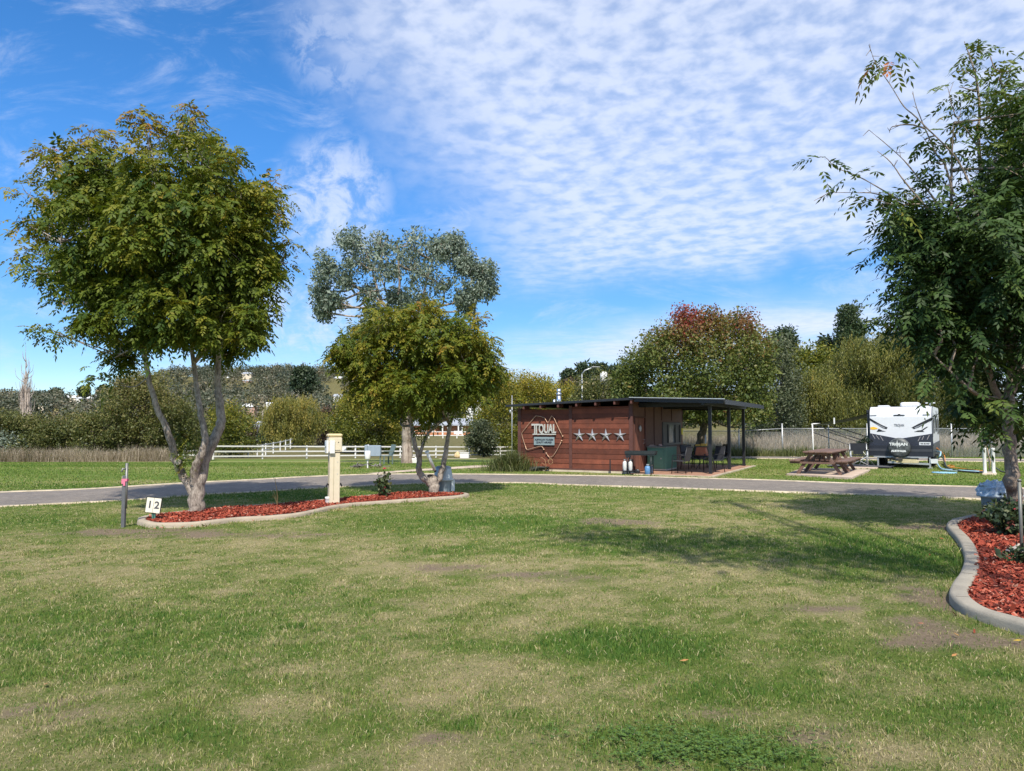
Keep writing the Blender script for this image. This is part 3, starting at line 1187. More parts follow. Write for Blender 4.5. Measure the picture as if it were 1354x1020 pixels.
def lumps(bl, k, f, rg, out=.70, drop=.22):
    """break every leaf mass into smaller lumps round its surface, so that the crown has shoulders and gaps"""
    res = []
    for c, r in bl:
        a0 = rg.random() * 6.28
        for i in range(k):
            if rg.random() < drop:
                continue
            z = 1 - 2 * (i + .5) / k
            ph = a0 + i * 2.39996
            q = math.sqrt(max(0, 1 - z * z))
            d = np.array([q * math.cos(ph), q * math.sin(ph), z]) + rg.normal(size=3) * .22
            s_ = f * rg.uniform(.62, 1.28)
            res.append((c + d * r * out * rg.uniform(.8, 1.15), r * s_))
    return res


def simple_leaves(cr, Pp, O, m, size, spread, rg, tint0, clump=.18, jit=.14, droop=.35, aspect=.5, up=.5, flat=.8):
    n = len(Pp)
    B = np.repeat(Pp, m, 0) + np.clip(rg.normal(size=(n * m, 3)), -1.5, 1.5) * spread
    Or = np.repeat(O, m, 0)
    d = Or * .5 + rg.normal(size=(n * m, 3)) * .9 - np.array([0, 0, droop])
    nr = unit(Or * .7 + np.array([0, 0, up]) + rg.normal(size=(n * m, 3)) * flat)
    L = size * rg.lognormal(0, .3, n * m)
    t = np.repeat(tint0 + clump * rg.normal(size=n), m) + jit * rg.normal(size=n * m)
    cr.add(leaf_quads(B, d, nr, L, L * aspect), t)


def compound_leaves(cr, Pp, O, m, L0, pairs, spread, rg, tint0, clump=.15, jit=.10, droop=.5, lw=.30, ll=.40):
    n = len(Pp)
    M = n * m
    B = np.repeat(Pp, m, 0) + rg.normal(size=(M, 3)) * spread
    Or = np.repeat(O, m, 0)
    d0 = Or * .8 + rg.normal(size=(M, 3)) * .75
    d0[:, 2] = d0[:, 2] * .55 - .05
    d0 = unit(d0)
    L = L0 * rg.uniform(.7, 1.2, M)
    dz = np.array([0, 0, -1.0])
    side0 = unit(np.cross(d0, np.array([0, 0, 1.0])) + rg.normal(size=(M, 3)) * .25)
    tt = np.repeat(tint0 + clump * rg.normal(size=n), m) + jit * rg.normal(size=M)
    dr = droop * rg.uniform(.5, 1.5, M)
    for k in range(pairs):
        f = .22 + .78 * (k / max(1, pairs - .5))
        base = B + d0 * (L * f)[:, None] + dz * (dr * L * f * f)[:, None]
        dt = unit(d0 + dz * (2 * dr * f)[:, None])
        ln = L * ll * (1 - .25 * abs(f - .55)) * rg.uniform(.85, 1.15, M)
        for s in (-1, 1):
            d = dt * .55 + side0 * .8 * s + dz * .28 + rg.normal(size=(M, 3)) * .12
            nr = unit(np.cross(side0 * 1.0, dt) + rg.normal(size=(M, 3)) * .35 + side0 * s * -.3)
            cr.add(leaf_quads(base, d, nr, ln, ln * lw), tt + .05 * rg.normal(size=M))
    base = B + d0 * L[:, None] + dz * (dr * L)[:, None]
    cr.add(leaf_quads(base, d0 + dz * (2 * dr)[:, None], unit(np.cross(side0, d0)), L * ll, L * ll * lw), tt)


def strands(cr, Pp, O, m, length, step, size, rg, tint0, clump=.15, jit=.1, aspect=.28, sway=.18):
    """hanging willow withes"""
    n = len(Pp)
    k = int(length / step)
    Bm = np.repeat(Pp, m, 0) + rg.normal(size=(n * m, 3)) * np.array([.35, .35, .25])
    Ln = length * rg.uniform(.4, 1.1, n * m)
    dx = unit(np.repeat(O, m, 0) * np.array([1, 1, .2]) + rg.normal(size=(n * m, 3)) * .3) * sway
    t = np.repeat(tint0 + clump * rg.normal(size=n), m)
    for j in range(k):
        f = (j + rg.random(n * m)) / k
        Q = Bm + dx * (Ln * np.sqrt(f))[:, None] + np.array([0, 0, -1.0]) * (Ln * f)[:, None] + rg.normal(size=(n * m, 3)) * .05
        d = np.array([0, 0, -1.0]) + rg.normal(size=(n * m, 3)) * .35
        nr = unit(np.repeat(O, m, 0) + rg.normal(size=(n * m, 3)) * .7)
        L = size * rg.uniform(.7, 1.3, n * m)
        cr.add(leaf_quads(Q, d, nr, L, L * aspect), t + jit * rg.normal(size=n * m))


class Wood:
    def __init__(s):
        s.v, s.q, s.n = [], [], 0

    def tube(s, pts, rad, n=7):
        V, Q = tube_np(pts, rad, n)
        s.v.append(V)
        s.q.append(Q + s.n)
        s.n += len(V)

    def limb(s, pts, r0, r1, n=8, per=5, rough=.06, rg=None, flare=0.0):
        c = spline(pts, per)
        k = len(c)
        t = np.linspace(0, 1, k)
        r = r0 + (r1 - r0) * t ** .8
        if flare:
            r = r * (1 + flare * np.exp(-t * 14))
        if rg is not None:
            r = r * (1 + rough * rg.normal(size=k))
            off = rg.normal(size=(k, 3)) * r[:, None] * .15
            off[0] = 0
            c = c + off
        s.tube(c, r, n)
        return c

    def twigs(s, blobs, starts, rg, r0=.05, per=5, sub=.012, reach=.85, sag=.1):
        """limbs from the nearest wood out to each leaf mass, then twigs through it"""
        st = np.asarray(starts)
        for c, r in blobs:
            low = st[st[:, 2] < c[2] + .3 * r[2]]
            cand = low if len(low) else st
            a = cand[np.argmin(np.linalg.norm((cand - c) * np.array([1, 1, .7]), axis=1))]
            mid = a * .5 + c * .5 + rg.normal(size=3) * .12 * np.linalg.norm(c - a) + np.array([0, 0, -sag * np.linalg.norm(c - a)])
            ln = np.linalg.norm(c - a)
            rr = min(r0, .012 + .028 * ln)
            p = s.limb([a, mid, c], rr, rr * .4, 6, 4, .08, rg)
            for _ in range(per):
                d = unit(rg.normal(size=3) + np.array([0, 0, .35]))
                e = c + d * r * reach * rg.uniform(.7, 1.1)
                q = p[rg.integers(len(p) // 2, len(p))]
                m = (q + e) / 2 + rg.normal(size=3) * .1 * np.linalg.norm(e - q)
                s.limb([q, m, e], max(sub, rr * .38), sub * .4, 5, 3, .05, rg)

    def build(s, name, m, root):
        V = np.concatenate(s.v) - np.array(root.location)
        return link(name, np_mesh(name, V, np.concatenate(s.q), smooth=True), m, root)


BARK = bark_mat('grey_bark', (0.11, 0.088, 0.07), (0.44, 0.375, 0.315), 26, .4, 1.0)
BARK2 = bark_mat('speckled_bark', (0.14, 0.11, 0.085), (0.34, 0.27, 0.215), 30, .8)
BARKD = bark_mat('dark_bark', (0.05, 0.04, 0.03), (0.16, 0.125, 0.10), 10, .3)
BARKG = bark_mat('gum_bark', (0.12, 0.085, 0.065), (0.40, 0.33, 0.27), 7, .12)
BARKR = bark_mat('weathered_wood', (0.22, 0.18, 0.15), (0.45, 0.38, 0.33), 8, .2)

PIST = leaf_mat('autumn_pistachio_leaf', [(0, (.038, .076, .011)), (.35, (.118, .150, .016)), (.6, (.25, .215, .026)), (.8, (.28, .14, .03)), (1, (.34, .09, .03))], .34, .55, .2)
ASH = leaf_mat('dark_pinnate_leaf', [(0, (.022, .048, .014)), (.45, (.066, .112, .026)), (.75, (.150, .180, .032)), (.9, (.20, .14, .03)), (1, (.36, .12, .035))], .26, .5, .2)


def depthpt(pts, D):
    return [P(p[0], p[1], D + (p[2] if len(p) > 2 else 0)) for p in pts]


# ---------------------------------------------------------------- big tree on the left
def left_tree():
    rg = np.random.default_rng(21)
    D = 13.6
    base = G(258, 681)
    D = base[1]
    root = thing('pistachio_tree', 'large three-limbed green tree turning bronze at its tips, beside the number sign', 'tree', base)
    wd = Wood()
    fork = P(262, 646, D)
    wd.limb([base - [0, 0, .1], P(258, 668, D), fork, P(264, 628, D)], .158, .115, 14, 3, .02, rg, .35)
    A = wd.limb([P(255, 652, D), P(240, 624, D - .03), P(232, 606, D - .1), P(225, 579, D - .2), P(211, 546, D - .3), P(202, 521, D - .35), P(195, 491, D - .4), P(189, 453, D - .4), P(183, 400, D - .3), P(165, 330, D - .2), P(150, 270, D)], .085, .022, 9, 4, .04, rg)
    B = wd.limb([P(257, 640, D - .05), P(259, 618, D - .15), P(267, 600, D - .2), P(271.5, 578, D - .2), P(266, 549, D - .2), P(261, 521, D - .15), P(255, 469, D - .1), P(252, 440, D), P(235, 360, D + .1), P(215, 270, D + .1)], .092, .022, 9, 4, .04, rg)
    Cc = wd.limb([P(262, 640, D), P(273, 604, D + .1), P(287, 571, D + .2), P(293, 552, D + .25), P(290, 524, D + .3), P(287, 500, D + .3), P(290, 460, D + .3), P(295, 380, D + .3), P(285, 300, D + .2), P(268, 230, D)], .115, .025, 10, 4, .04, rg)
    # a cut stump of a limb with its pale face
    wd.limb([P(237, 612, D - .1), P(235, 611, D - .24)], .062, .055, 9, 3)
    E = wd.limb([P(256, 480, D - .1), P(290, 440, D - .4), P(330, 400, D - .6), P(350, 340, D - .5)], .045, .015, 6, 4, .05, rg)
    F = wd.limb([P(190, 460, D - .4), P(150, 440, D - .6), P(110, 390, D - .4), P(80, 320, D - .2)], .024, .010, 6, 4, .05, rg)
    L = [(118, 228, 48, 46), (98, 262, 26, 28), (112, 292, 42, 42), (150, 260, 50, 55), (190, 230, 26, 42), (190, 285, 50, 55), (235, 290, 45, 55), (260, 208, 38, 44), (290, 240, 34, 42), (270, 290, 55, 55), (312, 290, 38, 42), (326, 332, 38, 46), (338, 268, 20, 26), (295, 345, 55, 52), (240, 350, 55, 55), (180, 345, 60, 55), (120, 355, 55, 50), (98, 352, 24, 20), (130, 392, 30, 16), (170, 392, 42, 28), (215, 405, 48, 36), (270, 400, 52, 42), (315, 385, 38, 44), (336, 360, 24, 34), (298, 432, 42, 30), (262, 440, 26, 16), (318, 430, 22, 24), (120, 428, 22, 6), (158, 452, 18, 8), (188, 446, 16, 9), (292, 468, 20, 10), (158, 474, 22, 7), (218, 440, 16, 9), (328, 440, 12, 12)]
    bl = [(c + np.array([.06, 0, .05]), r * .88) for c, r in blobs_px(L, D, 1.9, rg, True, 205, 185)]
    bl = [(c, r) for c, r in bl if not (c[1] < D and c[2] < 3.1)]
    tips = blobs_px([(190, 162, 15, 22, -.2), (183, 150, 8, 10, -.2), (198, 178, 18, 18, 0), (254, 158, 11, 18, 0), (262, 172, 18, 18, .2), (248, 146, 7, 7, 0), (30, 250, 16, 10, 0), (45, 262, 14, 8, 0), (36, 300, 18, 16, .2), (32, 340, 16, 16, 0), (48, 352, 18, 14, 0), (70, 437, 22, 9, 0), (372, 262, 14, 14, 0), (374, 292, 12, 14, .2), (378, 325, 12, 16, 0), (58, 215, 16, 20, .1), (62, 200, 8, 8, 0), (140, 180, 10, 14, 0), (120, 175, 14, 12, .3), (365, 240, 12, 12, .2), (380, 345, 8, 10, 0), (60, 438, 16, 6, -.1), (128, 500, 16, 8, -.3), (290, 205, 16, 16, .4), (78, 262, 22, 22, -.3), (66, 300, 20, 20, .3), (72, 335, 20, 18, -.2), (58, 318, 16, 14, .2), (60, 365, 16, 10, 0), (85, 395, 20, 10, 0), (90, 232, 16, 16, .3)], D, 0, rg)
    starts = np.concatenate([A[10:], B[10:], Cc[10:], E, F])
    wd.twigs(bl, starts, rg, .030, 4, .008)
    wd.twigs(tips, np.concatenate([starts] + [np.array([c for c, r in bl])]), rg, .016, 3, .005)
    wd.build('trunk', BARK, root)
    cr = Crown()
    for bb, dn, mm in ((lumps(bl, 11, .34, rg, .84, .42), 30, 3), (tips, 17, 3)):
        Pp, O, I = spray_pts(bb, dn, rg, .5)
        O = unit(O + np.array([0, 0, .35]))
        bt = rg.normal(0, .055, len(bb))[I]
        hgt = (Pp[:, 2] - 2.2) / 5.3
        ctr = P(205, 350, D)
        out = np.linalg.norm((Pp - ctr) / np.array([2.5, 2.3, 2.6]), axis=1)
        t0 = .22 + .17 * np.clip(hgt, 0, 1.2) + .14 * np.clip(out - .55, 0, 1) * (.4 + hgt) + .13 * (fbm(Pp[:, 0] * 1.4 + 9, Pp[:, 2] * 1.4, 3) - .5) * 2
        if bb is tips:
            t0 = t0 + .08
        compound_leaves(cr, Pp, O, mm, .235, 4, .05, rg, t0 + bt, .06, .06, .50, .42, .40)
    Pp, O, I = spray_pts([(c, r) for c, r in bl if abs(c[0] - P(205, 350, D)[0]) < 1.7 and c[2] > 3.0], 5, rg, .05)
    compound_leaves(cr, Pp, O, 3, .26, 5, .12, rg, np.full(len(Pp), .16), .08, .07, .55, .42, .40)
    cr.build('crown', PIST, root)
    # leaves sprouting low at the fork
    sp = Crown()
    Pp, O, I = spray_pts(blobs_px([(246, 612, 12, 14, -.15), (254, 594, 10, 18, -.1), (232, 600, 8, 8, -.1), (240, 585, 9, 12, .15)], D, 0, rg), 55, rg, .2)
    compound_leaves(sp, Pp, O, 2, .14, 4, .04, rg, np.full(len(Pp), .28))
    sp.build('low_shoots', PIST, root)
    stump = MB()
    q = P(235, 611, D - .243) - base
    stump.lathe([(.001, -.004), (.05, -.002), (.054, 0)], tuple(q), 12, axis='y', cap=False)
    stump.build('cut_face', mat('sawn_wood', (.50, .44, .37), .9, obj=False), root)


left_tree()


# ---------------------------------------------------------------- middle tree at the far end of the bed
def mid_tree():
    rg = np.random.default_rng(22)
    base = G(575, 655)
    D = base[1]
    root = thing('pistachio_tree', 'low spreading olive green tree forking near the ground beside the grey bin', 'tree', base)
    wd = Wood()
    wd.limb([base - [0, 0, .1], P(574, 646, D), P(573, 638, D), P(572, 632, D)], .125, .12, 12, 3, .02, rg, .3)
    A = wd.limb([P(570, 640, D), P(560, 632, D - .05), P(553.5, 622, D - .1), P(554, 606, D - .15), P(549, 588, D - .2), P(545, 570, D - .2), P(540, 545, D - .3), P(520, 510, D - .3), P(495, 480, D - .2)], .09, .03, 9, 4, .04, rg)
    A2 = wd.limb([P(555, 604, D - .15), P(560, 586, D - .1), P(566, 574, D), P(578, 563, D + .1), P(592, 548, D + .2), P(610, 520, D + .3)], .045, .02, 7, 4, .04, rg)
    B = wd.limb([P(575, 640, D), P(582, 631, D + .05), P(586, 616, D + .1), P(589, 598, D + .1), P(592, 579, D + .1), P(594, 560, D + .1), P(585, 540, D), P(580, 500, D), P(575, 450, D)], .085, .025, 9, 4, .04, rg)
    B2 = wd.limb([P(593, 565, D + .1), P(605, 540, D + .3), P(625, 505, D + .3), P(640, 480, D + .2)], .04, .015, 6, 4, .04, rg)
    L = [(515, 425, 34, 26), (545, 425, 38, 26), (575, 435, 45, 30), (612, 442, 36, 26), (500, 450, 40, 30), (465, 462, 26, 20), (452, 470, 14, 14), (520, 465, 45, 35), (565, 475, 55, 40), (615, 480, 42, 38), (638, 465, 22, 25), (648, 488, 12, 18), (590, 505, 52, 30), (628, 505, 28, 24), (545, 506, 45, 30), (500, 500, 36, 24), (485, 486, 20, 16), (555, 528, 33, 20), (602, 524, 34, 16), (568, 546, 18, 9), (522, 522, 26, 14), (535, 538, 18, 8), (488, 515, 22, 10), (470, 478, 20, 10)]
    bl = [(c, r * .84) for c, r in blobs_px(L, D, 1.3, rg, True, 555, 115)]
    bl = [(c, r) for c, r in bl if not (c[1] < D and c[2] < 2.2)]
    st = np.concatenate([A[14:], A2, B[14:], B2])
    wd.twigs(bl, st, rg, .035, 4, .008)
    wd.build('trunk', BARK, root)
    cr = Crown()
    lb_ = lumps(bl, 11, .35, rg, .88, .42)
    Pp, O, I = spray_pts(lb_, 30, rg, .5)
    O = unit(O + np.array([0, 0, .35]))
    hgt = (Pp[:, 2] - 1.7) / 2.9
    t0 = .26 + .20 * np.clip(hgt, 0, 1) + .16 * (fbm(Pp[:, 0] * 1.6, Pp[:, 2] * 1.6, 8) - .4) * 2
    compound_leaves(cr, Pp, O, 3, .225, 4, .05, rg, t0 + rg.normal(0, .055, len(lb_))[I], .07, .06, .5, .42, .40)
    Pp, O, I = spray_pts(blobs_px([(556, 558, 15, 11, -.1), (572, 556, 12, 10, .2), (543, 548, 14, 10, 0), (600, 548, 12, 8, .1), (512, 530, 16, 8, -.2), (632, 532, 14, 8, .2), (650, 500, 10, 12, 0), (452, 478, 12, 10, 0)], D, 0, rg), 16, rg, .2)
    compound_leaves(cr, Pp, O, 2, .225, 4, .05, rg, np.full(len(Pp), .30), .08, .06, .5, .42, .40)
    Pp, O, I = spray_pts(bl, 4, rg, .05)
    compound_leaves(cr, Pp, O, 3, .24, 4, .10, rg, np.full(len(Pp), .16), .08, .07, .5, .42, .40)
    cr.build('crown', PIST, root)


mid_tree()


# ---------------------------------------------------------------- tree on the right, cut by the frame
def right_tree():
    rg = np.random.default_rng(23)
    base = onland(1340, 11.6)
    D = base[1]
    root = thing('ash_tree', 'dark pinnate-leaved tree with bare twigs on top, in the red bed on the right', 'tree', base)
    wd = Wood()
    T = wd.limb([base - [0, 0, .1], P(1341, 660, D), P(1338, 620, D), P(1334, 580, D), P(1334, 540, D), P(1338, 480, D + .1), P(1345, 400, D + .1), P(1350, 320, D), P(1352, 240, D), P(1350, 170, D)], .125, .025, 11, 5, .03, rg, .25)
    B = wd.limb([P(1335, 560, D), P(1310, 500, D - .3), P(1285, 420, D - .5), P(1262, 330, D - .6), P(1258, 270, D - .6), P(1259, 199, D - .6), P(1261, 163, D - .6)], .06, .006, 8, 5, .03, rg)
    B2 = wd.limb([P(1336, 520, D), P(1375, 440, D + .3), P(1410, 340, D + .3), P(1420, 240, D + .2)], .06, .015, 7, 5, .03, rg)
    B3 = wd.limb([P(1340, 470, D + .1), P(1320, 380, D + .5), P(1305, 300, D + .4), P(1294, 195, D + .2), P(1295, 150, D + .2), P(1291, 105, D + .2), P(1281, 72, D + .2), P(1275, 55, D + .2)], .05, .005, 7, 5, .03, rg)
    B4 = wd.limb([P(1325, 530, D), P(1290, 520, D - .8), P(1255, 490, D - 1.0), P(1235, 470, D - 1.0)], .04, .01, 6, 4, .04, rg)
    twl = [
        [(1290, 260), (1268, 215), (1250, 193), (1223, 167), (1209, 153), (1195, 140.6), (1176, 110.6), (1158, 84), (1151, 66)],
        [(1262, 260), (1248, 215), (1239, 206), (1223.5, 170.6), (1214, 148), (1209, 132), (1207, 121)],
        [(1240, 270), (1206, 225), (1184.6, 202), (1149, 172)],
        [(1250, 320), (1215, 280), (1184.6, 262), (1149, 241), (1124.6, 229), (1105, 222), (1093, 209.5), (1084, 207)],
        [(1235, 320), (1190, 275), (1160, 257), (1124.6, 255), (1096, 255)],
        [(1230, 280), (1196, 240), (1178, 215), (1160, 200)],
        [(1223, 170), (1203, 165), (1180, 168), (1176, 176)],
        [(1294, 195), (1280, 175), (1262, 150), (1253, 115)],
        [(1300, 240), (1325, 195), (1345, 150), (1354, 110)],
        [(1295, 150), (1310, 130), (1325, 95)], [(1291, 105), (1276, 94), (1268, 94)], [(1176, 110), (1178, 98), (1177, 94)], [(1149, 172), (1141, 180)], [(1151, 66), (1145, 74)], [(1151, 68), (1150, 58)], [(1096, 255), (1076, 266)], [(1096, 255), (1094, 243)],
    ]
    tw_ends = []
    for i, t in enumerate(twl):
        dd = -.9 + .25 * (i % 5)
        p = wd.limb([P(x, y, D + dd) for x, y in t], .016 if len(t) > 3 else .006, .0035, 6, 4, .12, rg)
        tw_ends.append(p)
        for _ in range(3 if len(t) > 3 else 0):
            q = p[rg.integers(len(p) // 2, len(p) - 1)]
            wd.limb([q, q + rg.normal(size=3) * .09 + np.array([0, 0, .05])], .005, .003, 5, 2)
    L = [(1290, 300, 42, 40), (1330, 280, 48, 50), (1240, 325, 42, 34), (1210, 300, 26, 20), (1275, 345, 48, 40), (1325, 350, 55, 48), (1365, 320, 50, 60), (1225, 370, 36, 32), (1265, 400, 50, 42), (1315, 410, 58, 48), (1365, 420, 55, 60), (1225, 408, 26, 22), (1252, 438, 38, 28), (1300, 455, 55, 36), (1355, 470, 58, 44), (1272, 480, 38, 22), (1312, 510, 44, 28), (1352, 530, 38, 30), (1330, 553, 26, 14), (1245, 462, 24, 14), (1292, 535, 16, 10), (1400, 260, 60, 60), (1420, 360, 70, 70), (1430, 470, 70, 70), (1400, 550, 45, 35), (1345, 225, 42, 45), (1385, 180, 45, 55), (1350, 150, 26, 30)]
    bl = blobs_px(L, D, 1.5, rg, True, 1345, 160)
    bl = [(c, r) for c, r in bl if not (c[1] < D - .2 and c[2] < 2.75)]
    spars = blobs_px([(1250, 245, 28, 24, -.6), (1225, 262, 22, 18, -.6), (1195, 268, 16, 14, -.7), (1170, 270, 16, 12, -.7), (1150, 262, 14, 12, -.8), (1205, 310, 22, 16, -.5), (1240, 215, 16, 14, -.7), (1222, 185, 12, 10, -.8), (1262, 180, 16, 14, -.5), (1295, 140, 26, 18, .1), (1268, 115, 20, 10, 0), (1310, 75, 26, 8, .2), (1290, 78, 18, 10, .2), (1330, 110, 22, 20, .2), (1345, 90, 16, 16, .2), (1300, 180, 24, 20, .2), (1270, 150, 18, 16, -.3), (1285, 225, 22, 20, 0), (1320, 215, 24, 24, .2), (1335, 170, 20, 20, 0), (1170, 345, 18, 18, -.3), (1180, 300, 18, 10, -.3), (1185, 385, 20, 14, -.2), (1195, 405, 20, 18, -.1), (1180, 420, 12, 12, -.2), (1345, 125, 20, 22, .4), (1280, 260, 20, 20, -.2), (1230, 290, 20, 16, -.5)], D, 0, rg)
    one = blobs_px([(1089, 216, 5, 8, -.75), (1166, 76, 9, 4, -.9), (1176, 78, 5, 5, -.9), (1184, 268, 8, 6, -.7), (1130, 235, 5, 4, -.7), (1166, 348, 10, 5, -.3), (1236, 505, 8, 6, -.9), (1330, 562, 28, 12, -.5), (1302, 550, 26, 12, -.3), (1272, 522, 24, 12, -.4), (1352, 570, 14, 12, -.6), (1318, 540, 26, 14, -.9), (1345, 545, 24, 16, -.9), (1290, 530, 22, 14, -.8)], D, 0, rg)
    st = np.concatenate([T[18:], B, B2, B3, B4])
    wd.twigs(bl, st, rg, .026, 4, .007)
    wd.twigs(spars, np.concatenate([st] + tw_ends), rg, .014, 2, .005)
    wd.build('trunk', BARK2, root)
    cr = Crown()
    for bb, dn, mm, up in ((lumps(bl, 9, .40, rg, .80, .36), 13, 3, 0), (spars, 11, 2, .13), (one, 16, 1, .2)):
        Pp, O, I = spray_pts(bb, dn, rg, .45)
        O = unit(O + np.array([0, 0, .25]))
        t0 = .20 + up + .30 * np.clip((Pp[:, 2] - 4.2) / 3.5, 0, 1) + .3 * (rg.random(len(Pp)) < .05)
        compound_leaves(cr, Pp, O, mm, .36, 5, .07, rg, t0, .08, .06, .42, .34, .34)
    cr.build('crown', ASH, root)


right_tree()


# ---------------------------------------------------------------- generic trees farther off
def gen_tree(name, label, base, L, D, dep, lm, leaf, bark=BARKD, trunk=None, limbs=(), cat='tree', group=None, seed=1, kind='simple', dens=3, m=10, spread=.35, tint=lambda p: np.full(len(p), .4), double=True, shell=.5, crown='crown', twig=.06, per=4, rs=.9, lump=7, inner=.25, drop=.22, **kw):
    rg = np.random.default_rng(seed)
    root = thing(name, label, cat, base, group=group)
    bl = [(c, r * rs) for c, r in blobs_px(L, D, dep, rg, double)]
    wd = Wood()
    st = []
    if trunk is not None:
        c = wd.limb([np.asarray(base) - [0, 0, .2]] + [P(x, y, D) for x, y in trunk[0]], trunk[1], trunk[2], 9, 5, .05, rg, .35)
        st.append(c[3:])
    for pts, r0, r1 in limbs:
        st.append(wd.limb([P(q[0], q[1], D + (q[2] if len(q) > 2 else 0)) for q in pts], r0, r1, 7, 5, .05, rg))
    if not st:
        top = np.mean([c for c, r in bl], 0)
        c = wd.limb([np.asarray(base) - [0, 0, .2], (np.asarray(base) * .6 + top * .4), top], .03 * (top[2] - base[2]) + .05, .04, 7, 5, .05, rg, .3)
        st.append(c[2:])
    st = np.concatenate(st)
    wd.twigs(bl, st, rg, twig, per, twig * .2)
    wd.build('trunk' if trunk is not None or cat == 'tree' else 'stem', bark, root)
    cr = Crown()
    if lump:
        Pp, O, I = spray_pts(lumps(bl, lump, .42, rg, .72, drop), dens * 1.0, rg, .4)
        P2, O2, I2 = spray_pts(bl, dens * inner, rg, .1)
        Pp, O = np.concatenate([Pp, P2]), np.concatenate([O, O2])
    else:
        Pp, O, I = spray_pts(bl, dens, rg, shell)
    zlo, zhi = Pp[:, 2].min(), Pp[:, 2].max()
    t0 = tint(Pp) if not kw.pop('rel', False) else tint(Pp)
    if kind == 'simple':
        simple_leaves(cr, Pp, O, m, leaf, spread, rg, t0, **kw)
    elif kind == 'willow':
        strands(cr, Pp, O, m, spread, kw.pop('step', .3), leaf, rg, t0, **kw)
    cr.build(crown, lm, root)
    return root


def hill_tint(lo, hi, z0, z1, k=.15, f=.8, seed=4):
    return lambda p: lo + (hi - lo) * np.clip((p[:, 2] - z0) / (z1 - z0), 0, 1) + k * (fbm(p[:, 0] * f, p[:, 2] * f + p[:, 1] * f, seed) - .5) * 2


GUM = leaf_mat('blue_gum_leaf', [(0, (.060, .090, .060)), (.5, (.140, .180, .132)), (1, (.29, .33, .27))], .15, .5, .4)
OLIVE = leaf_mat('olive_shrub_leaf', [(0, (.034, .048, .013)), (.4, (.090, .106, .026)), (.7, (.155, .150, .042)), (1, (.24, .19, .075))], .28)
WILL = leaf_mat('golden_willow_leaf', [(0, (.040, .054, .012)), (.4, (.120, .132, .026)), (.7, (.22, .205, .042)), (1, (.32, .25, .055))], .3)
GOLD = leaf_mat('yellow_green_leaf', [(0, (.044, .068, .010)), (.4, (.135, .155, .018)), (.7, (.27, .235, .026)), (1, (.40, .28, .04))], .34)
MAPL = leaf_mat('reddening_leaf', [(0, (.044, .072, .018)), (.35, (.115, .145, .028)), (.55, (.17, .14, .034)), (.70, (.19, .09, .034)), (1, (.26, .045, .034))], .28)
PINE = leaf_mat('dark_conifer_needle', [(0, (.012, .024, .012)), (.5, (.026, .046, .020)), (1, (.055, .078, .03))], .1)
CYPR = leaf_mat('cypress_leaf', [(0, (.018, .038, .016)), (.5, (.042, .070, .026)), (1, (.085, .11, .04))], .12)
GREY = leaf_mat('grey_green_leaf', [(0, (.038, .054, .024)), (.5, (.090, .108, .052)), (1, (.17, .17, .10))], .22)
RUST = leaf_mat('dark_russet_leaf', [(0, (.028, .022, .014)), (.5, (.065, .042, .024)), (1, (.13, .075, .04))], .2)

# blue gum beyond the road
b = G(540, 613)
DG = b[1]
gen_tree('gum_tree', 'tall blue-grey gum tree with an open crown and thick pale trunk beyond the road', b,
         [(432, 355, 16, 22), (425, 385, 10, 20), (440, 398, 14, 12), (428, 412, 10, 10), (462, 318, 20, 20), (475, 345, 28, 26), (455, 372, 18, 16), (500, 322, 26, 22), (510, 355, 30, 26), (490, 385, 16, 14), (545, 322, 30, 22), (550, 355, 34, 28), (580, 330, 24, 22), (605, 335, 22, 22), (600, 318, 16, 12), (615, 350, 16, 18), (585, 375, 26, 22), (555, 395, 30, 18), (525, 395, 20, 14), (640, 360, 18, 18), (632, 385, 16, 16), (646, 378, 10, 18), (615, 395, 14, 14), (487, 430, 12, 14), (495, 415, 8, 12), (480, 440, 14, 8), (620, 408, 10, 8)],
         DG, 2.2, GUM, .17, BARKG, ([(538, 585), (537, 555), (535, 520), (534, 480), (532, 440)], .28, .17),
         [([(532, 445), (520, 420), (505, 400), (480, 385), (455, 370), (435, 362)], .13, .03), ([(505, 400, .2), (498, 380, .5), (490, 350, .5), (480, 325, .3)], .08, .02), ([(533, 450), (530, 420), (528, 390), (527, 350), (525, 325)], .13, .03), ([(534, 455), (548, 425), (558, 395), (570, 350), (580, 325)], .12, .03), ([(548, 425), (575, 408), (600, 400), (618, 385), (625, 362)], .09, .02), ([(618, 410, .4), (625, 385, .4), (640, 355, .2)], .06, .02), ([(533, 445, -.3), (515, 425, -.8), (512, 390, -.8), (500, 360, -.6)], .09, .02)],
         seed=31, rs=.80, lump=7, inner=.01, drop=.40, dens=3.6, m=18, spread=.20, tint=hill_tint(.42, .55, 7, 12, .18), aspect=.42, droop=.6, clump=.12, twig=.07, per=4, shell=.55)

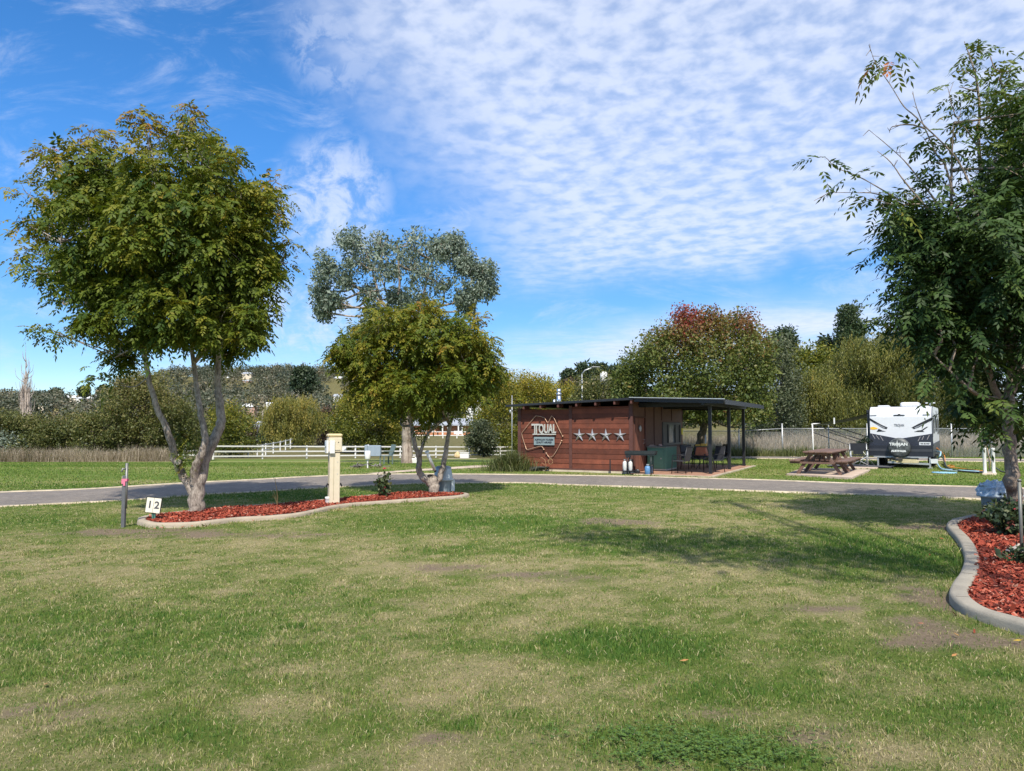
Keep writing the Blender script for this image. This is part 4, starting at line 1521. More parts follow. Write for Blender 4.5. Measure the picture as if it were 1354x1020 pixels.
# red-topped tree behind the cabin
DM = 37.0
b = onland(924, DM)
gen_tree('sweetgum_tree', 'broad round tree reddening at the top behind the cabin', b,
         [(912, 424, 28, 20), (945, 432, 24, 18), (975, 430, 28, 20), (882, 446, 26, 20), (1000, 452, 22, 24), (856, 470, 28, 20), (826, 505, 16, 16), (925, 455, 45, 32), (970, 465, 42, 34), (838, 492, 22, 20), (880, 485, 40, 30), (925, 500, 50, 36), (985, 495, 36, 36), (1010, 485, 16, 26), (840, 520, 26, 18), (890, 525, 46, 28), (950, 532, 50, 30), (1000, 522, 24, 24), (912, 545, 44, 14), (968, 545, 36, 12), (865, 540, 26, 14), (1003, 545, 14, 12)],
         DM, 3.0, MAPL, .115, BARKD, ([(925, 590), (931, 565), (935, 530), (930, 480)], .26, .10),
         [([(931, 565), (905, 530), (885, 480)], .12, .03), ([(935, 540), (965, 505), (980, 460)], .12, .03)],
         seed=32, dens=4.0, m=30, spread=.24, tint=lambda p: .20 + .14 * fbm(p[:, 0] * .7, p[:, 2] * .7, 5) + .26 * np.clip((p[:, 2] - 4.6) / 2.6, 0, 1) + .40 * np.exp(-((p[:, 0] - 8.7) / 1.1) ** 2 - ((p[:, 2] - 7.0) / .9) ** 2) + .22 * np.exp(-((p[:, 0] - 11.4) / 1.1) ** 2 - ((p[:, 2] - 6.7) / .8) ** 2) + .35 * np.clip(fbm(p[:, 0] * .6 + 4, p[:, 2] * .6, 6) - .5, 0, 1) * np.clip((p[:, 2] - 3) / 3, 0, 1), clump=.09, jit=.08, aspect=.62, twig=.06)

# willows and other trees beyond the chain-link fence
def bush(name, label, px, D, L, dep, lm, leaf, seed, kind='simple', cat='tree', group=None, tint=(.3, .6), k=.2, base=None, **kw):
    b = onland(px, D) if base is None else base
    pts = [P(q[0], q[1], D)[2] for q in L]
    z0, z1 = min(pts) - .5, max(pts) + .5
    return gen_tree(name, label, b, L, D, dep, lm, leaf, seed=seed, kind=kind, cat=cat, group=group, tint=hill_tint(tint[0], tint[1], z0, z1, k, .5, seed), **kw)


GW = 'willows beyond the chain-link fence'
bush('willow_tree', 'tallest golden willow, rising behind the caravan beneath the dark cypress', 1150, 60,
     [(1150, 465, 50, 22), (1185, 455, 34, 14), (1110, 490, 36, 26), (1160, 495, 55, 30), (1200, 480, 36, 30), (1130, 525, 55, 30), (1190, 525, 45, 34), (1090, 545, 36, 26), (1150, 560, 60, 24), (1205, 560, 30, 26)], 4.0, WILL, .20, 41, 'willow', group=GW, tint=(.12, .46), dens=2.2, m=9, spread=1.5, step=.15, clump=.14, jit=.12, per=3, twig=.09)
bush('willow_tree', 'round golden willow standing left of the caravan awning', 1075, 54,
     [(1075, 505, 30, 16), (1060, 530, 30, 20), (1100, 530, 36, 22), (1050, 555, 26, 18), (1085, 560, 40, 22), (1120, 560, 34, 22), (1040, 575, 16, 10), (1060, 578, 24, 10), (1100, 580, 36, 10)], 2.6, WILL, .18, 42, 'willow', group=GW, tint=(.14, .48), dens=2.6, m=9, spread=1.3, step=.14, clump=.14, jit=.12, per=3)
bush('willow_tree', 'olive willow half hidden by the dark tree right of the caravan', 1250, 62,
     [(1240, 465, 30, 20), (1230, 500, 36, 26), (1270, 490, 36, 30), (1250, 540, 50, 34), (1300, 530, 50, 36), (1290, 575, 60, 16), (1340, 560, 40, 26), (1230, 575, 26, 18)], 3.4, WILL, .20, 43, 'willow', group=GW, tint=(.10, .30), dens=2.0, m=8, spread=1.5, step=.16, clump=.12, jit=.1, per=3)
bush('poplar_tree', 'fresh green tree between the red-topped tree and the willows', 1072, 68,
     [(1055, 478, 20, 14), (1075, 475, 22, 16), (1095, 480, 20, 18), (1062, 500, 30, 20), (1090, 505, 26, 20), (1075, 525, 36, 18)], 3, GOLD, .26, 44, tint=(.12, .42), dens=1.4, m=20, spread=.45, clump=.1)
bush('gum_tree', 'dull grey-green tree directly right of the red-topped tree', 1025, 50,
     [(1028, 465, 20, 18), (1035, 490, 22, 22), (1025, 520, 26, 26), (1040, 545, 24, 22), (1020, 560, 24, 22), (1005, 575, 20, 12), (1045, 578, 16, 10)], 2, GREY, .15, 45, tint=(.2, .5), dens=2.4, m=34, spread=.4, clump=.14)
bush('pine_tree', 'small dark round-headed pine showing above the grey-green tree', 1036, 95,
     [(1036, 446, 13, 9), (1043, 458, 12, 10), (1030, 458, 10, 10), (1037, 475, 12, 14)], 1.4, PINE, .4, 46, tint=(.3, .6), dens=1.5, m=18, spread=.5, clump=.1)
bush('cypress_tree', 'dark upright twin-pointed cypress towering above the golden willows', 1124, 85,
     [(1118, 418, 9, 14), (1129, 413, 9, 12), (1116, 438, 12, 18), (1132, 436, 12, 18), (1124, 450, 18, 18), (1114, 462, 12, 16), (1134, 462, 12, 16), (1124, 485, 16, 20)], 1.5, CYPR, .30, 47, tint=(.3, .6), lump=0, rs=.78, dens=3.4, m=18, spread=.30, clump=.1, droop=-.8)
bush('cypress_tree', 'short dark conifer left of the tall cypress', 1094, 90,
     [(1094, 455, 9, 10), (1092, 470, 11, 14), (1098, 475, 8, 14), (1094, 492, 12, 16)], 1.3, PINE, .36, 48, tint=(.4, .7), dens=2.2, m=16, spread=.3, clump=.1)
bush('wattle_tree', 'feathery olive tree poking above the willows behind the caravan', 1195, 72,
     [(1180, 450, 20, 10), (1205, 446, 16, 10), (1215, 458, 16, 12), (1195, 465, 26, 14), (1190, 490, 26, 22)], 2, OLIVE, .28, 49, tint=(.35, .65), dens=1.6, m=15, spread=.5)
# trees left of the cabin, and beyond
bush('ash_tree', 'wide yellow-green tree filling the gap left of the cabin roof', 690, 74,
     [(660, 515, 26, 18), (690, 512, 32, 18), (722, 516, 30, 18), (748, 522, 20, 18), (655, 545, 32, 24), (700, 542, 40, 26), (640, 565, 24, 18), (675, 575, 36, 18), (715, 570, 36, 22), (650, 590, 26, 10), (690, 592, 30, 10), (745, 555, 24, 26)], 3.6, GOLD, .17, 51, tint=(.22, .66), dens=1.9, m=36, spread=.42, clump=.15, base=onland(690, 74))
bush('shrub', 'dark green bush in front of the brick house, right of the forked tree', 640, 66,
     [(636, 566, 9, 10), (630, 580, 13, 10), (644, 580, 14, 12), (640, 592, 18, 8)], 1.2, GREY, .2, 52, cat='shrub', tint=(.05, .35), dens=2.2, m=20, spread=.3)
bush('elm_tree', 'bushy green tree behind the chimney and lamp posts', 800, 62,
     [(775, 518, 22, 16), (800, 512, 26, 18), (828, 512, 22, 20), (770, 545, 26, 22), (810, 542, 36, 24), (850, 545, 30, 24)], 2.8, OLIVE, .17, 53, tint=(.12, .5), dens=2.1, m=32, spread=.45)
GP = 'dark pines on the skyline behind the cabin'
for i, (px, py, rx, hh, D, lab) in enumerate([(752, 492, 14, 30, 120, 'dark broad pine left of the street lamp'), (770, 484, 12, 36, 125, 'tallest dark pine, rising just behind the street lamp'), (787, 484, 9, 30, 128, 'narrow dark pine right of the street lamp'), (797, 484, 8, 26, 130, 'dark pine tip right above the transformer pole'), (812, 488, 10, 24, 126, 'dark pine nearest the red-topped tree')]):
    bush('pine_tree', lab, px, D, [(px, py + 3, rx * .35, 4), (px + 1, py + hh * .3, rx * .7, hh * .2), (px - 1, py + hh * .65, rx, hh * .25), (px, py + hh * 1.1, rx * 1.1, hh * .3)], 1.3, PINE, .42, 60 + i, group=GP, tint=(.3, .6), dens=1.5, m=18, spread=.4, clump=.12)
bush('plum_tree', 'dark purple-leaved tree below the pines', 756, 100, [(752, 512, 12, 8), (760, 522, 12, 10), (750, 528, 12, 12)], 1.2, RUST, .3, 66, tint=(.2, .5), dens=1.6, m=16, spread=.4)

# trees round the brick house
bush('poplar_tree', 'bright yellow-green tree hiding the left half of the brick house', 490, 78,
     [(480, 525, 24, 14), (460, 540, 20, 16), (500, 540, 34, 24), (475, 560, 30, 22), (515, 565, 28, 24), (490, 582, 34, 16), (460, 580, 20, 16), (530, 545, 18, 20), (520, 588, 20, 10), (450, 560, 14, 16)], 2.8, GOLD, .17, 71, tint=(.20, .66), dens=2.0, m=36, spread=.40, clump=.14)
bush('willow_tree', 'weeping golden willow near the leaning driveway rail', 388, 92,
     [(375, 532, 18, 10), (398, 530, 20, 10), (360, 548, 16, 14), (390, 550, 24, 16), (415, 550, 14, 14), (370, 568, 20, 14), (400, 568, 18, 14), (385, 580, 18, 8)], 2.6, WILL, .26, 72, 'willow', tint=(.25, .72), dens=1.3, m=8, spread=1.8, step=.2, clump=.22, shell=.7, jit=.12, per=3)
bush('plum_tree', 'dark russet tree between the willow and the yellow-green tree', 436, 100,
     [(436, 550, 14, 12), (430, 568, 14, 14), (445, 570, 12, 12), (436, 582, 16, 10)], 1.6, RUST, .28, 73, tint=(.3, .65), dens=1.9, m=18, spread=.4)
bush('lilly_pilly_bush', 'rounded yellow-green bush right behind the big left tree', 305, 62,
     [(300, 548, 18, 14), (318, 560, 18, 16), (298, 575, 24, 18), (322, 585, 18, 14), (306, 592, 24, 12), (290, 560, 14, 16)], 1.7, GOLD, .15, 74, cat='shrub', tint=(.08, .48), dens=2.6, m=34, spread=.32)
bush('plum_tree', 'dark maroon shrub beside the grey gabled roof', 340, 105,
     [(340, 572, 12, 9), (346, 582, 10, 8), (333, 580, 9, 8)], 1.2, RUST, .26, 75, cat='shrub', tint=(.3, .6), dens=2, m=16, spread=.35)
bush('conifer_shrub', 'small blue-green conifer below the power pole', 352, 100, [(352, 568, 7, 7), (352, 578, 9, 8), (358, 585, 9, 6)], .8, PINE, .25, 76, cat='shrub', tint=(.4, .9), dens=3, m=14, spread=.25)

# tall thicket on the far left
GT = 'bushes of the long thicket on the left'
thk = [(-60, 48, 'olive bush cut by the left edge of the picture', [(-70, 560, 40, 22), (-30, 558, 34, 22), (-60, 580, 50, 26)], 81, (.2, .5)),
       (18, 47, 'olive bush of the thicket at the foot of the bare poplar', [(2, 555, 34, 12), (35, 563, 28, 14), (10, 573, 40, 18), (-15, 568, 28, 18), (40, 585, 30, 14), (10, 592, 36, 12)], 82, (.25, .58)),
       (75, 46, 'lower dark olive bush right of the bare poplar', [(62, 565, 28, 12), (92, 562, 26, 12), (75, 578, 36, 16), (105, 576, 22, 16), (60, 592, 34, 12)], 83, (.25, .58)),
       (130, 45, 'mid-height olive bush in the middle of the thicket', [(118, 560, 24, 14), (145, 545, 24, 18), (130, 573, 34, 18), (155, 572, 26, 22), (125, 590, 36, 12)], 84, (.28, .62)),
       (180, 46, 'high brownish bush just left of the big tree', [(175, 505, 30, 16), (165, 525, 30, 18), (200, 522, 30, 22), (180, 550, 36, 26), (215, 550, 24, 26), (190, 580, 36, 22), (225, 580, 18, 20)], 85, (.30, .72)),
       (240, 47, 'dull olive bush seen through the limbs of the big tree', [(235, 545, 24, 20), (250, 565, 24, 22), (232, 585, 26, 16), (262, 585, 20, 16)], 86, (.2, .5))]
for px, D, lab, L, sd_, tt in thk:
    bush('thicket_bush', lab, px, D, L, 1.6, OLIVE, .12, sd_, cat='bush', group=GT, tint=tt, dens=4.6, m=30, spread=.24, clump=.16, base=onland(px, D), per=6)
bush('grey_shrub', 'pale grey-leaved shrub low in the thicket at the left edge', 8, 45.5, [(5, 580, 16, 10), (20, 588, 16, 10), (-8, 588, 14, 10)], .5, GUM, .15, 87, cat='bush', tint=(.4, .7), dens=6, m=14, spread=.2)

# bare poplar
def bare_poplar():
    rg = np.random.default_rng(91)
    D = 95.0
    base = onland(34, D)
    root = thing('bare_poplar', 'leafless grey poplar standing up from the thicket on the left', 'tree', base)
    wd = Wood()
    s = D / FPX
    for k, (dx, top) in enumerate([(0, 470), (-3.5, 500), (3, 492), (5.5, 520), (-6, 530)]):
        T = wd.limb([P(34 + dx * .6, 590, D), P(34 + dx, 550, D), P(34 + dx * .8, 520, D), P(34 + dx * .4, top, D)], .30 - .04 * k, .02, 7, 6, .05, rg)
        for _ in range(34):
            q = T[rg.integers(4, len(T) - 1)]
            hh = rg.uniform(.8, 2.4)
            o = rg.normal(size=3) * np.array([.30, .30, 0])
            wd.limb([q, q + o * .8 + [0, 0, hh * .4], q + o + [0, 0, hh]], .05, .012, 5, 3, .05, rg)
    wd.build('trunk', BARKR, root)


bare_poplar()


# skyline trees on the left
GS = 'dark trees on the far skyline at the left'
for i, (px, py, rx, hh, D, lab) in enumerate([(50, 521, 6, 9, 420, 'smallest dark pine on the skyline right of the bare poplar'), (63, 520, 5, 8, 420, 'slim dark pine second from the bare poplar'), (74, 516, 9, 12, 410, 'large dark pine on the skyline left of the cream house'), (111, 514, 8, 12, 400, 'rounded dark pine on the skyline above the white roof'), (136, 513, 7, 8, 395, 'low dark pine on the skyline right of the white roof'), (402, 490, 22, 26, 330, 'huge dark pine standing on the slope above the golden willow')]):
    b = onland(px, D)
    bush('pine_tree', lab, px, D, [(px, py + 1, rx * .6, hh * .2), (px, py + hh * .35, rx * .85, hh * .25), (px, py + hh * .7, rx, hh * .28), (px, py + hh, rx * .9, hh * .25)], 2.2, PINE, .95, 100 + i, group=GS if i < 5 else None, tint=(.35, .65), dens=.55, m=18, spread=.7, clump=.15, twig=.2, base=np.array([b[0], D, max(b[2] - .5, 0)]))

# hillside forest: a wood that reads as one mass
def forest():
    rg = np.random.default_rng(111)
    cr = Crown()
    n = 3600
    x = rg.uniform(-420, 120, n)
    y = rg.uniform(200, 640, n)
    mask = fbm(x * .012, y * .012, 44) + .22 * sst(-260, -190, x) - .10 * (1 - sst(-330, -220, x))
    k = (mask > .50 - .1 * sst(450, 560, y))
    for hp in HOUSE_SPOTS:
        a_, bb = hp[0] / hp[1], x / y
        k &= ~((np.abs(bb - a_) < .014 * max(.6, hp[2])) & (y > hp[1] - 75 * max(1, hp[2])) & (y < hp[1] + 12))
    x, y = x[k], y[k]
    z = terr(x, y)
    blobs = []
    cl = []
    for xx, yy, zz in zip(x, y, z):
        hh = rg.uniform(4.0, 8.5)
        rr = rg.uniform(2.4, 4.6)
        blobs.append((np.array([xx, yy, zz + hh * .58]), np.array([rr, rr, hh * .46])))
        cl.append(rg.normal(0, .2))
    Pp, O, I = spray_pts(blobs, .34, rg, .6)
    t0 = .38 + np.array(cl)[I]
    simple_leaves(cr, Pp, O, 4, .8, .6, rg, t0, .1, .12, .2, .7)
    V = np.concatenate(cr.q).reshape(-1, 3)
    t = np.repeat(np.clip(np.concatenate(cr.t), 0, 1), 4)
    HIL = leaf_mat('hillside_leaf', [(0, (.040, .052, .030)), (.35, (.085, .096, .056)), (.65, (.14, .130, .085)), (.85, (.19, .155, .105)), (1, (.24, .21, .08))], .15)
    me = np_mesh('hillside_forest', V, np.arange(len(V)).reshape(-1, 4), tint=t)
    tag(link('hillside_forest', me, HIL), 'grey-green eucalypt wood covering the far hillside', 'forest', kind='stuff')


# tall dry grass
DRYG = leaf_mat('dry_tall_grass', [(0, (.15, .12, .08)), (.5, (.33, .27, .20)), (1, (.50, .43, .34))], .35)
GRNG = leaf_mat('rank_green_grass', [(0, (.05, .075, .02)), (.5, (.12, .14, .045)), (1, (.30, .26, .12))], .3)


def tall_grass(name, label, poly, n, hgt, wid, m, seed, cat='grass', tlo=.2, thi=.9, lean=.35):
    rg = np.random.default_rng(seed)
    poly = np.array(poly)
    lo, hi = poly.min(0), poly.max(0)
    pts = np.zeros((0, 2))
    while len(pts) < n:
        q = lo + rg.random((n * 3, 2)) * (hi - lo)
        q = q[inpoly(q[:, 0], q[:, 1], poly)]
        pts = np.vstack([pts, q])
    pts = pts[:n]
    x, y = pts[:, 0], pts[:, 1]
    cl = fbm(x * .5, y * .5, seed)
    h_ = hgt * (.35 + 1.3 * cl * rg.random(n))
    t = tlo + (thi - tlo) * np.clip(fbm(x * .3, y * .3, seed + 5) + .25 * rg.normal(size=n), 0, 1)
    return blades(name, x, y, h_, np.full(n, wid) * rg.uniform(.6, 1.4, n), t, np.abs(rg.normal(lean, .2, n)), rg, m, label, z0=terr(x, y))


lg = [onland(p, d)[:2] for p, d in [(-120, 41.5), (0, 41.5), (120, 42), (232, 43), (232, 46), (120, 45), (0, 44.5), (-120, 44.5)]]
tall_grass('dry_grass', 'tall pale dry grass along the foot of the thicket', lg, 21000, .92, .017, DRYG, 121, tlo=.1, thi=1.05, lean=.45)
rgp = [onland(p, d)[:2] for p, d in [(895, 41.5), (1060, 41.3), (1380, 40.4), (1600, 40.4), (1600, 50), (1380, 50), (1060, 50), (895, 50)]]
tall_grass('dry_grass', 'tall pinkish seed grass behind the chain-link fence', rgp, 42000, 1.35, .030, DRYG, 122, tlo=.2, thi=.95)
rgp2 = [onland(p, d)[:2] for p, d in [(895, 39.9), (1060, 39.7), (1380, 39.3), (1600, 39.3), (1600, 40.8), (1380, 40.8), (1060, 41.5), (895, 41.7)]]
tall_grass('green_grass', 'rank green grass along the foot of the chain-link fence', rgp2, 11000, .62, .030, GRNG, 123)
# tussock beside the cabin
def tussock():
    rg = np.random.default_rng(131)
    c = G(676, 623)
    n = 2600
    r = np.abs(rg.normal(0, .33, n))
    a_ = rg.random(n) * 6.283
    x, y = c[0] + r * np.cos(a_) * 1.35 - .05, c[1] + r * np.sin(a_)
    o = blades('tussock', x, y, rg.uniform(.35, .95, n) * (1.1 - .45 * r), np.full(n, .018), rg.normal(.42, .2, n), np.abs(rg.normal(.6, .3, n)), rg, GRNG, 'rounded green tussock of long grass at the left end of the cabin')
    del o['kind']
    tag(o, cat='plant')
    o['kind'] = 'thing'


tussock()


# the tall tree behind the viewpoint whose shade lies across the lawn
def shade_tree():
    rg = np.random.default_rng(141)
    base = np.array([11.0, -.6, 0.0])
    root = thing('shade_gum_tree', 'tall gum tree standing behind the viewpoint, shading the lawn', 'tree', base)
    wd = Wood()
    T = wd.limb([base - [0, 0, .2], base + [-.2, .1, 4], base + [-.9, .3, 8], base + [-2.6, .5, 11.5]], .32, .12, 10, 5, .04, rg, .3)
    # leaf masses set up-sun of chosen lawn spots, shaped so their shade falls there
    k = math.cos(SUN_EL) / math.sin(SUN_EL)
    hx, hy = -math.sin(SUN_AZ) * k, -math.cos(SUN_AZ) * k
    bl = []
    for px, py, r, z in [(800, 705, .8, 11), (880, 715, 1.0, 12), (960, 712, .85, 12.5), (1010, 735, .75, 12), (1080, 730, .85, 13), (1160, 740, .8, 12.5), (1215, 750, .5, 12), (1130, 765, .4, 12), (920, 735, .6, 11), (760, 712, .45, 11), (1060, 700, .5, 13), (1070, 664, .6, 13.5), (960, 663, .45, 13.5), (1300, 735, .30, 12.5), (1320, 770, .22, 12)]:
        g = G(px, py)
        bl.append((np.array([g[0] - hx * z, g[1] - hy * z, z]), np.array([r, r, r * .55])))
    order = sorted(bl, key=lambda b: -b[0][0])
    M = wd.limb([T[-1]] + [c for c, r in order[::2]], .06, .02, 7, 4, .04, rg)
    wd.twigs(bl, M[4:], rg, .04, 5, .012)
    wd.build('trunk', BARKG, root)
    cr = Crown()
    Pp, O, I = spray_pts(bl, 9, rg, .2)
    simple_leaves(cr, Pp, O, 6, .16, .25, rg, np.full(len(Pp), .45))
    cr.build('crown', GUM, root)


shade_tree()
# ================================================================ houses
def window_part(root, mbname, lo, hi, frame_m, glass_m, axis='y', proud=.03):
    """a framed window on a wall; lo/hi are opposite corners lying in the wall plane"""
    f = MB()
    (x0, y0, z0), (x1, y1, z1) = lo, hi
    t = .07
    fr = f
    def bx(a, b):
        fr.box(a, b)
    if axis == 'y':
        s = proud
        bx((x0, y0 - s, z0), (x1, y0, z0 + t)); bx((x0, y0 - s, z1 - t), (x1, y0, z1))
        bx((x0, y0 - s, z0 + t), (x0 + t, y0, z1 - t)); bx((x1 - t, y0 - s, z0 + t), (x1, y0, z1 - t))
        bx(((x0 + x1) / 2 - t / 3, y0 - s, z0 + t), ((x0 + x1) / 2 + t / 3, y0, z1 - t))
    w_ = fr.build('window', frame_m, root)
    g = MB()
    g.box((x0 + t, y0 - s * .5, z0 + t), (x1 - t, y0 - s * .2, z1 - t))
    g.build('pane', glass_m, w_)
    return w_


GLASS = mat('window_glass', (.03, .035, .04), .08, var=.3, spec=.8)
WHITE = mat('white_paint', (.66, .65, .62), .5, var=.06, dirt=.15, dirtc=(.45, .42, .36))
HOUSE_SPOTS = []


def house(label, px, py, wpx, hpx, wall, roof, kind='hip', rz=0.0, D=None, dep=.7, wins=2, rise=.35, name='house', flat=False):
    b = G(px, py) if D is None else onland(px, D)
    if D is not None:
        b = P(px, py, D)
    s = b[1] / FPX
    W, H = wpx * s, hpx * s
    DP = W * dep
    HOUSE_SPOTS.append((b[0], b[1], max(.3, wpx / 26)))
    root = thing(name, label, 'house', b, rz)
    m = MB()
    m.box((-W / 2, 0, -2.5), (W / 2, DP, H * (1 - rise)))
    m.build('wall', wall, root)
    r = MB()
    e, z0, z1 = W * .05, H * (1 - rise) - .002, H
    if kind == 'hip':
        k = W * .28
        V = [(-W / 2 - e, -e, z0), (W / 2 + e, -e, z0), (W / 2 + e, DP + e, z0), (-W / 2 - e, DP + e, z0), (-W / 2 + k, DP / 2, z1), (W / 2 - k, DP / 2, z1)]
        F = [(0, 1, 5, 4), (2, 3, 4, 5), (1, 2, 5), (3, 0, 4), (3, 2, 1, 0)]
    elif kind == 'gable':
        V = [(-W / 2 - e, -e, z0), (W / 2 + e, -e, z0), (W / 2 + e, DP + e, z0), (-W / 2 - e, DP + e, z0), (-W / 2 - e, DP / 2, z1), (W / 2 + e, DP / 2, z1)]
        F = [(0, 1, 5, 4), (2, 3, 4, 5), (1, 2, 5), (3, 0, 4), (3, 2, 1, 0)]
    else:
        V = [(-W / 2 - e, -e, z0), (W / 2 + e, -e, z0), (W / 2 + e, DP + e, z0 + .05), (-W / 2 - e, DP + e, z0 + .05), (-W / 2 - e, -e, z0 + .25), (W / 2 + e, -e, z0 + .25), (W / 2 + e, DP + e, z1), (-W / 2 - e, DP + e, z1)]
        F = [(3, 2, 1, 0), (4, 5, 6, 7), (0, 1, 5, 4), (1, 2, 6, 5), (2, 3, 7, 6), (3, 0, 4, 7)]
    r.add(V, F)
    r.build('roof', roof, root)
    hw = H * (1 - rise)
    for i in range(wins):
        cx = -W / 2 + W * (i + .5) / wins + .1 * W * (.5 - (i % 2))
        ww = min(W * .16, 2.0)
        window_part(root, 'window', (cx - ww / 2, -.002, hw * .35), (cx + ww / 2, -.002, hw * .8), WHITE, GLASS)
    return root


CREAM = mat('cream_render', (.62, .54, .42), .8, var=.06)
WHW = mat('white_weatherboard', (.76, .75, .71), .7, var=.05)
BRICK = mat('far_brick', (.46, .20, .10), .9, var=.25, scale=14)
BRK2 = mat('pink_brick', (.38, .24, .18), .9, var=.2, scale=14)
RWH = mat('white_roof_sheet', (.72, .73, .73), .5, var=.05)
RGR = mat('grey_roof_sheet', (.30, .32, .35), .6, var=.12)
RLG = mat('light_grey_roof_sheet', (.44, .46, .49), .55, var=.1)
RRED = mat('tile_roof', (.33, .17, .11), .8, var=.2)

house('long cream house with a flat roof line far left beyond the thicket', 53, 538, 14, 4, CREAM, RWH, 'flat', .1, D=300, wins=3)
house('cream two-part house on the skyline between the dark pines', 92, 532, 14, 9, CREAM, RWH, 'gable', .2, D=390, wins=2)
house('low house under a broad white roof on the skyline at left', 121, 531, 17, 8, BRK2, RWH, 'hip', -.1, D=380, wins=2, rise=.5)
house('pale house next to the cream one, half behind a pine', 104, 531, 9, 6, WHW, RLG, 'hip', .3, D=385, wins=1)
house('small white house highest on the left shoulder of the hill', 299, 503, 9, 5, WHW, RWH, 'hip', .2, D=450, wins=1)
house('large cream house on the hill above a brick wing', 326, 499, 12, 7, CREAM, RLG, 'flat', .1, D=445, wins=2)
house('pink brick house just below the large cream one on the hill', 327, 507, 13, 5, BRK2, RLG, 'hip', .1, D=425, wins=2, rise=.35)
house('white house high on the hill at the right', 446, 503, 10, 5, WHW, RWH, 'gable', -.2, D=450, wins=2)
house('white house below the highest one on the right of the hill', 435, 517, 9, 5, WHW, RLG, 'hip', .1, D=400, wins=1)
house('grey roofed house beside the pale paddock on the hill', 450, 522, 12, 6, CREAM, RGR, 'hip', 0, D=385, wins=2)
house('white walled house above the yellow-green tree', 446, 530, 12, 9, WHW, RGR, 'gable', -.2, D=330, wins=2, rise=.4)
house('wide bright white roofed house above the willow', 327, 542, 20, 8, BRK2, RWH, 'hip', .1, D=265, wins=2, rise=.5)
house('pale shed showing between trees left of the willow', 359, 538, 14, 6, WHW, RWH, 'gable', .2, D=270, wins=1)
house('house with a sunlit light grey gable behind the maroon shrub', 336, 575, 22, 18, WHW, RLG, 'gable', -.75, D=150, wins=1, rise=.55, dep=1.1)
house('house with a blue-grey roof behind the russet tree', 437, 562, 15, 14, WHW, RLG, 'hip', .2, D=190, wins=1, rise=.6)
# two-storey white house
WB = house('white two-storey house behind the brick bungalow', 626, 565, 21, 37, WHW, RGR, 'gable', -.25, D=190, wins=1, rise=.14)


# brick bungalow beyond the paddock
def bungalow():
    D = 150.0
    b = P(600, 575, D)
    s = D / FPX
    root = thing('brick_house', 'long low orange brick bungalow with a grey hipped roof and white porch', 'house', b, 0.04)
    x0, x1, H = (545 - 600) * s, (655 - 600) * s, 13.5 * s
    m = MB()
    m.box((x0, 0, -1.5), ((578 - 600) * s, 9, H))
    m.box(((578 - 600) * s, 1.5, -1.5), (x1, 9, H))
    m.build('wall', BRICK, root)
    r = MB()
    for a, c, y0, zz in (((462 - 600) * s, (579 - 600) * s, -.8, 7), ((577.5 - 600) * s, (662 - 600) * s, .5, 8.5)):
        y1 = 9.8
        z0, z1 = H, H + zz * s
        k = 3.4
        V = [(a, y0, z0), (c, y0, z0), (c, y1, z0), (a, y1, z0), (a + k, (y0 + y1) / 2, z1), (c - k, (y0 + y1) / 2, z1), (a, y0, z0 - .25), (c, y0, z0 - .25), (c, y1, z0 - .25), (a, y1, z0 - .25)]
        r.add(V, [(0, 1, 5, 4), (2, 3, 4, 5), (1, 2, 5), (3, 0, 4), (6, 7, 1, 0), (7, 8, 2, 1), (8, 9, 3, 2), (9, 6, 0, 3), (9, 8, 7, 6)])
    r.build('roof', RGR, root)
    for px, w_, y in ((560, 5, 0), (572, 5, 0), (583, 3, 1.5), (608, 7, 1.5), (640, 6, 1.5)):
        cx = (px - 600) * s
        window_part(root, 'window', (cx - w_ * s / 2, y - .004, H * .35), (cx + w_ * s / 2, y - .004, H * .85), WHITE, GLASS, proud=.08)
    for px in (585, 592, 606, 611):
        p = MB()
        cx = (px - 600) * s
        p.box((cx - .12, .52, -1.0), (cx + .12, .76, H - .26))
        p.build('porch_post', WHITE, root)
    p = MB()
    p.box(((600 - 600) * s, .56, .1), ((612 - 600) * s, .66, .75))
    p.build('porch_rail', WHITE, root)
    for px in (452,):
        p = MB()
        cx = (px - 600) * s
        p.box((cx - .13, -.6, -1.0), (cx + .13, -.34, H - .26))
        p.build('porch_post', WHITE, root)
    p = MB()
    p.box(((443 - 600) * s, -.3, -.5), ((456 - 600) * s, 2, H * .35))
    p.build('porch_wall', BRICK, root)
    p = MB()
    p.box(((442 - 600) * s, -.4, H * .35 + .003), ((457 - 600) * s, 1.8, H * .70))
    p.build('porch_screen', RLG, root)


bungalow()
forest()

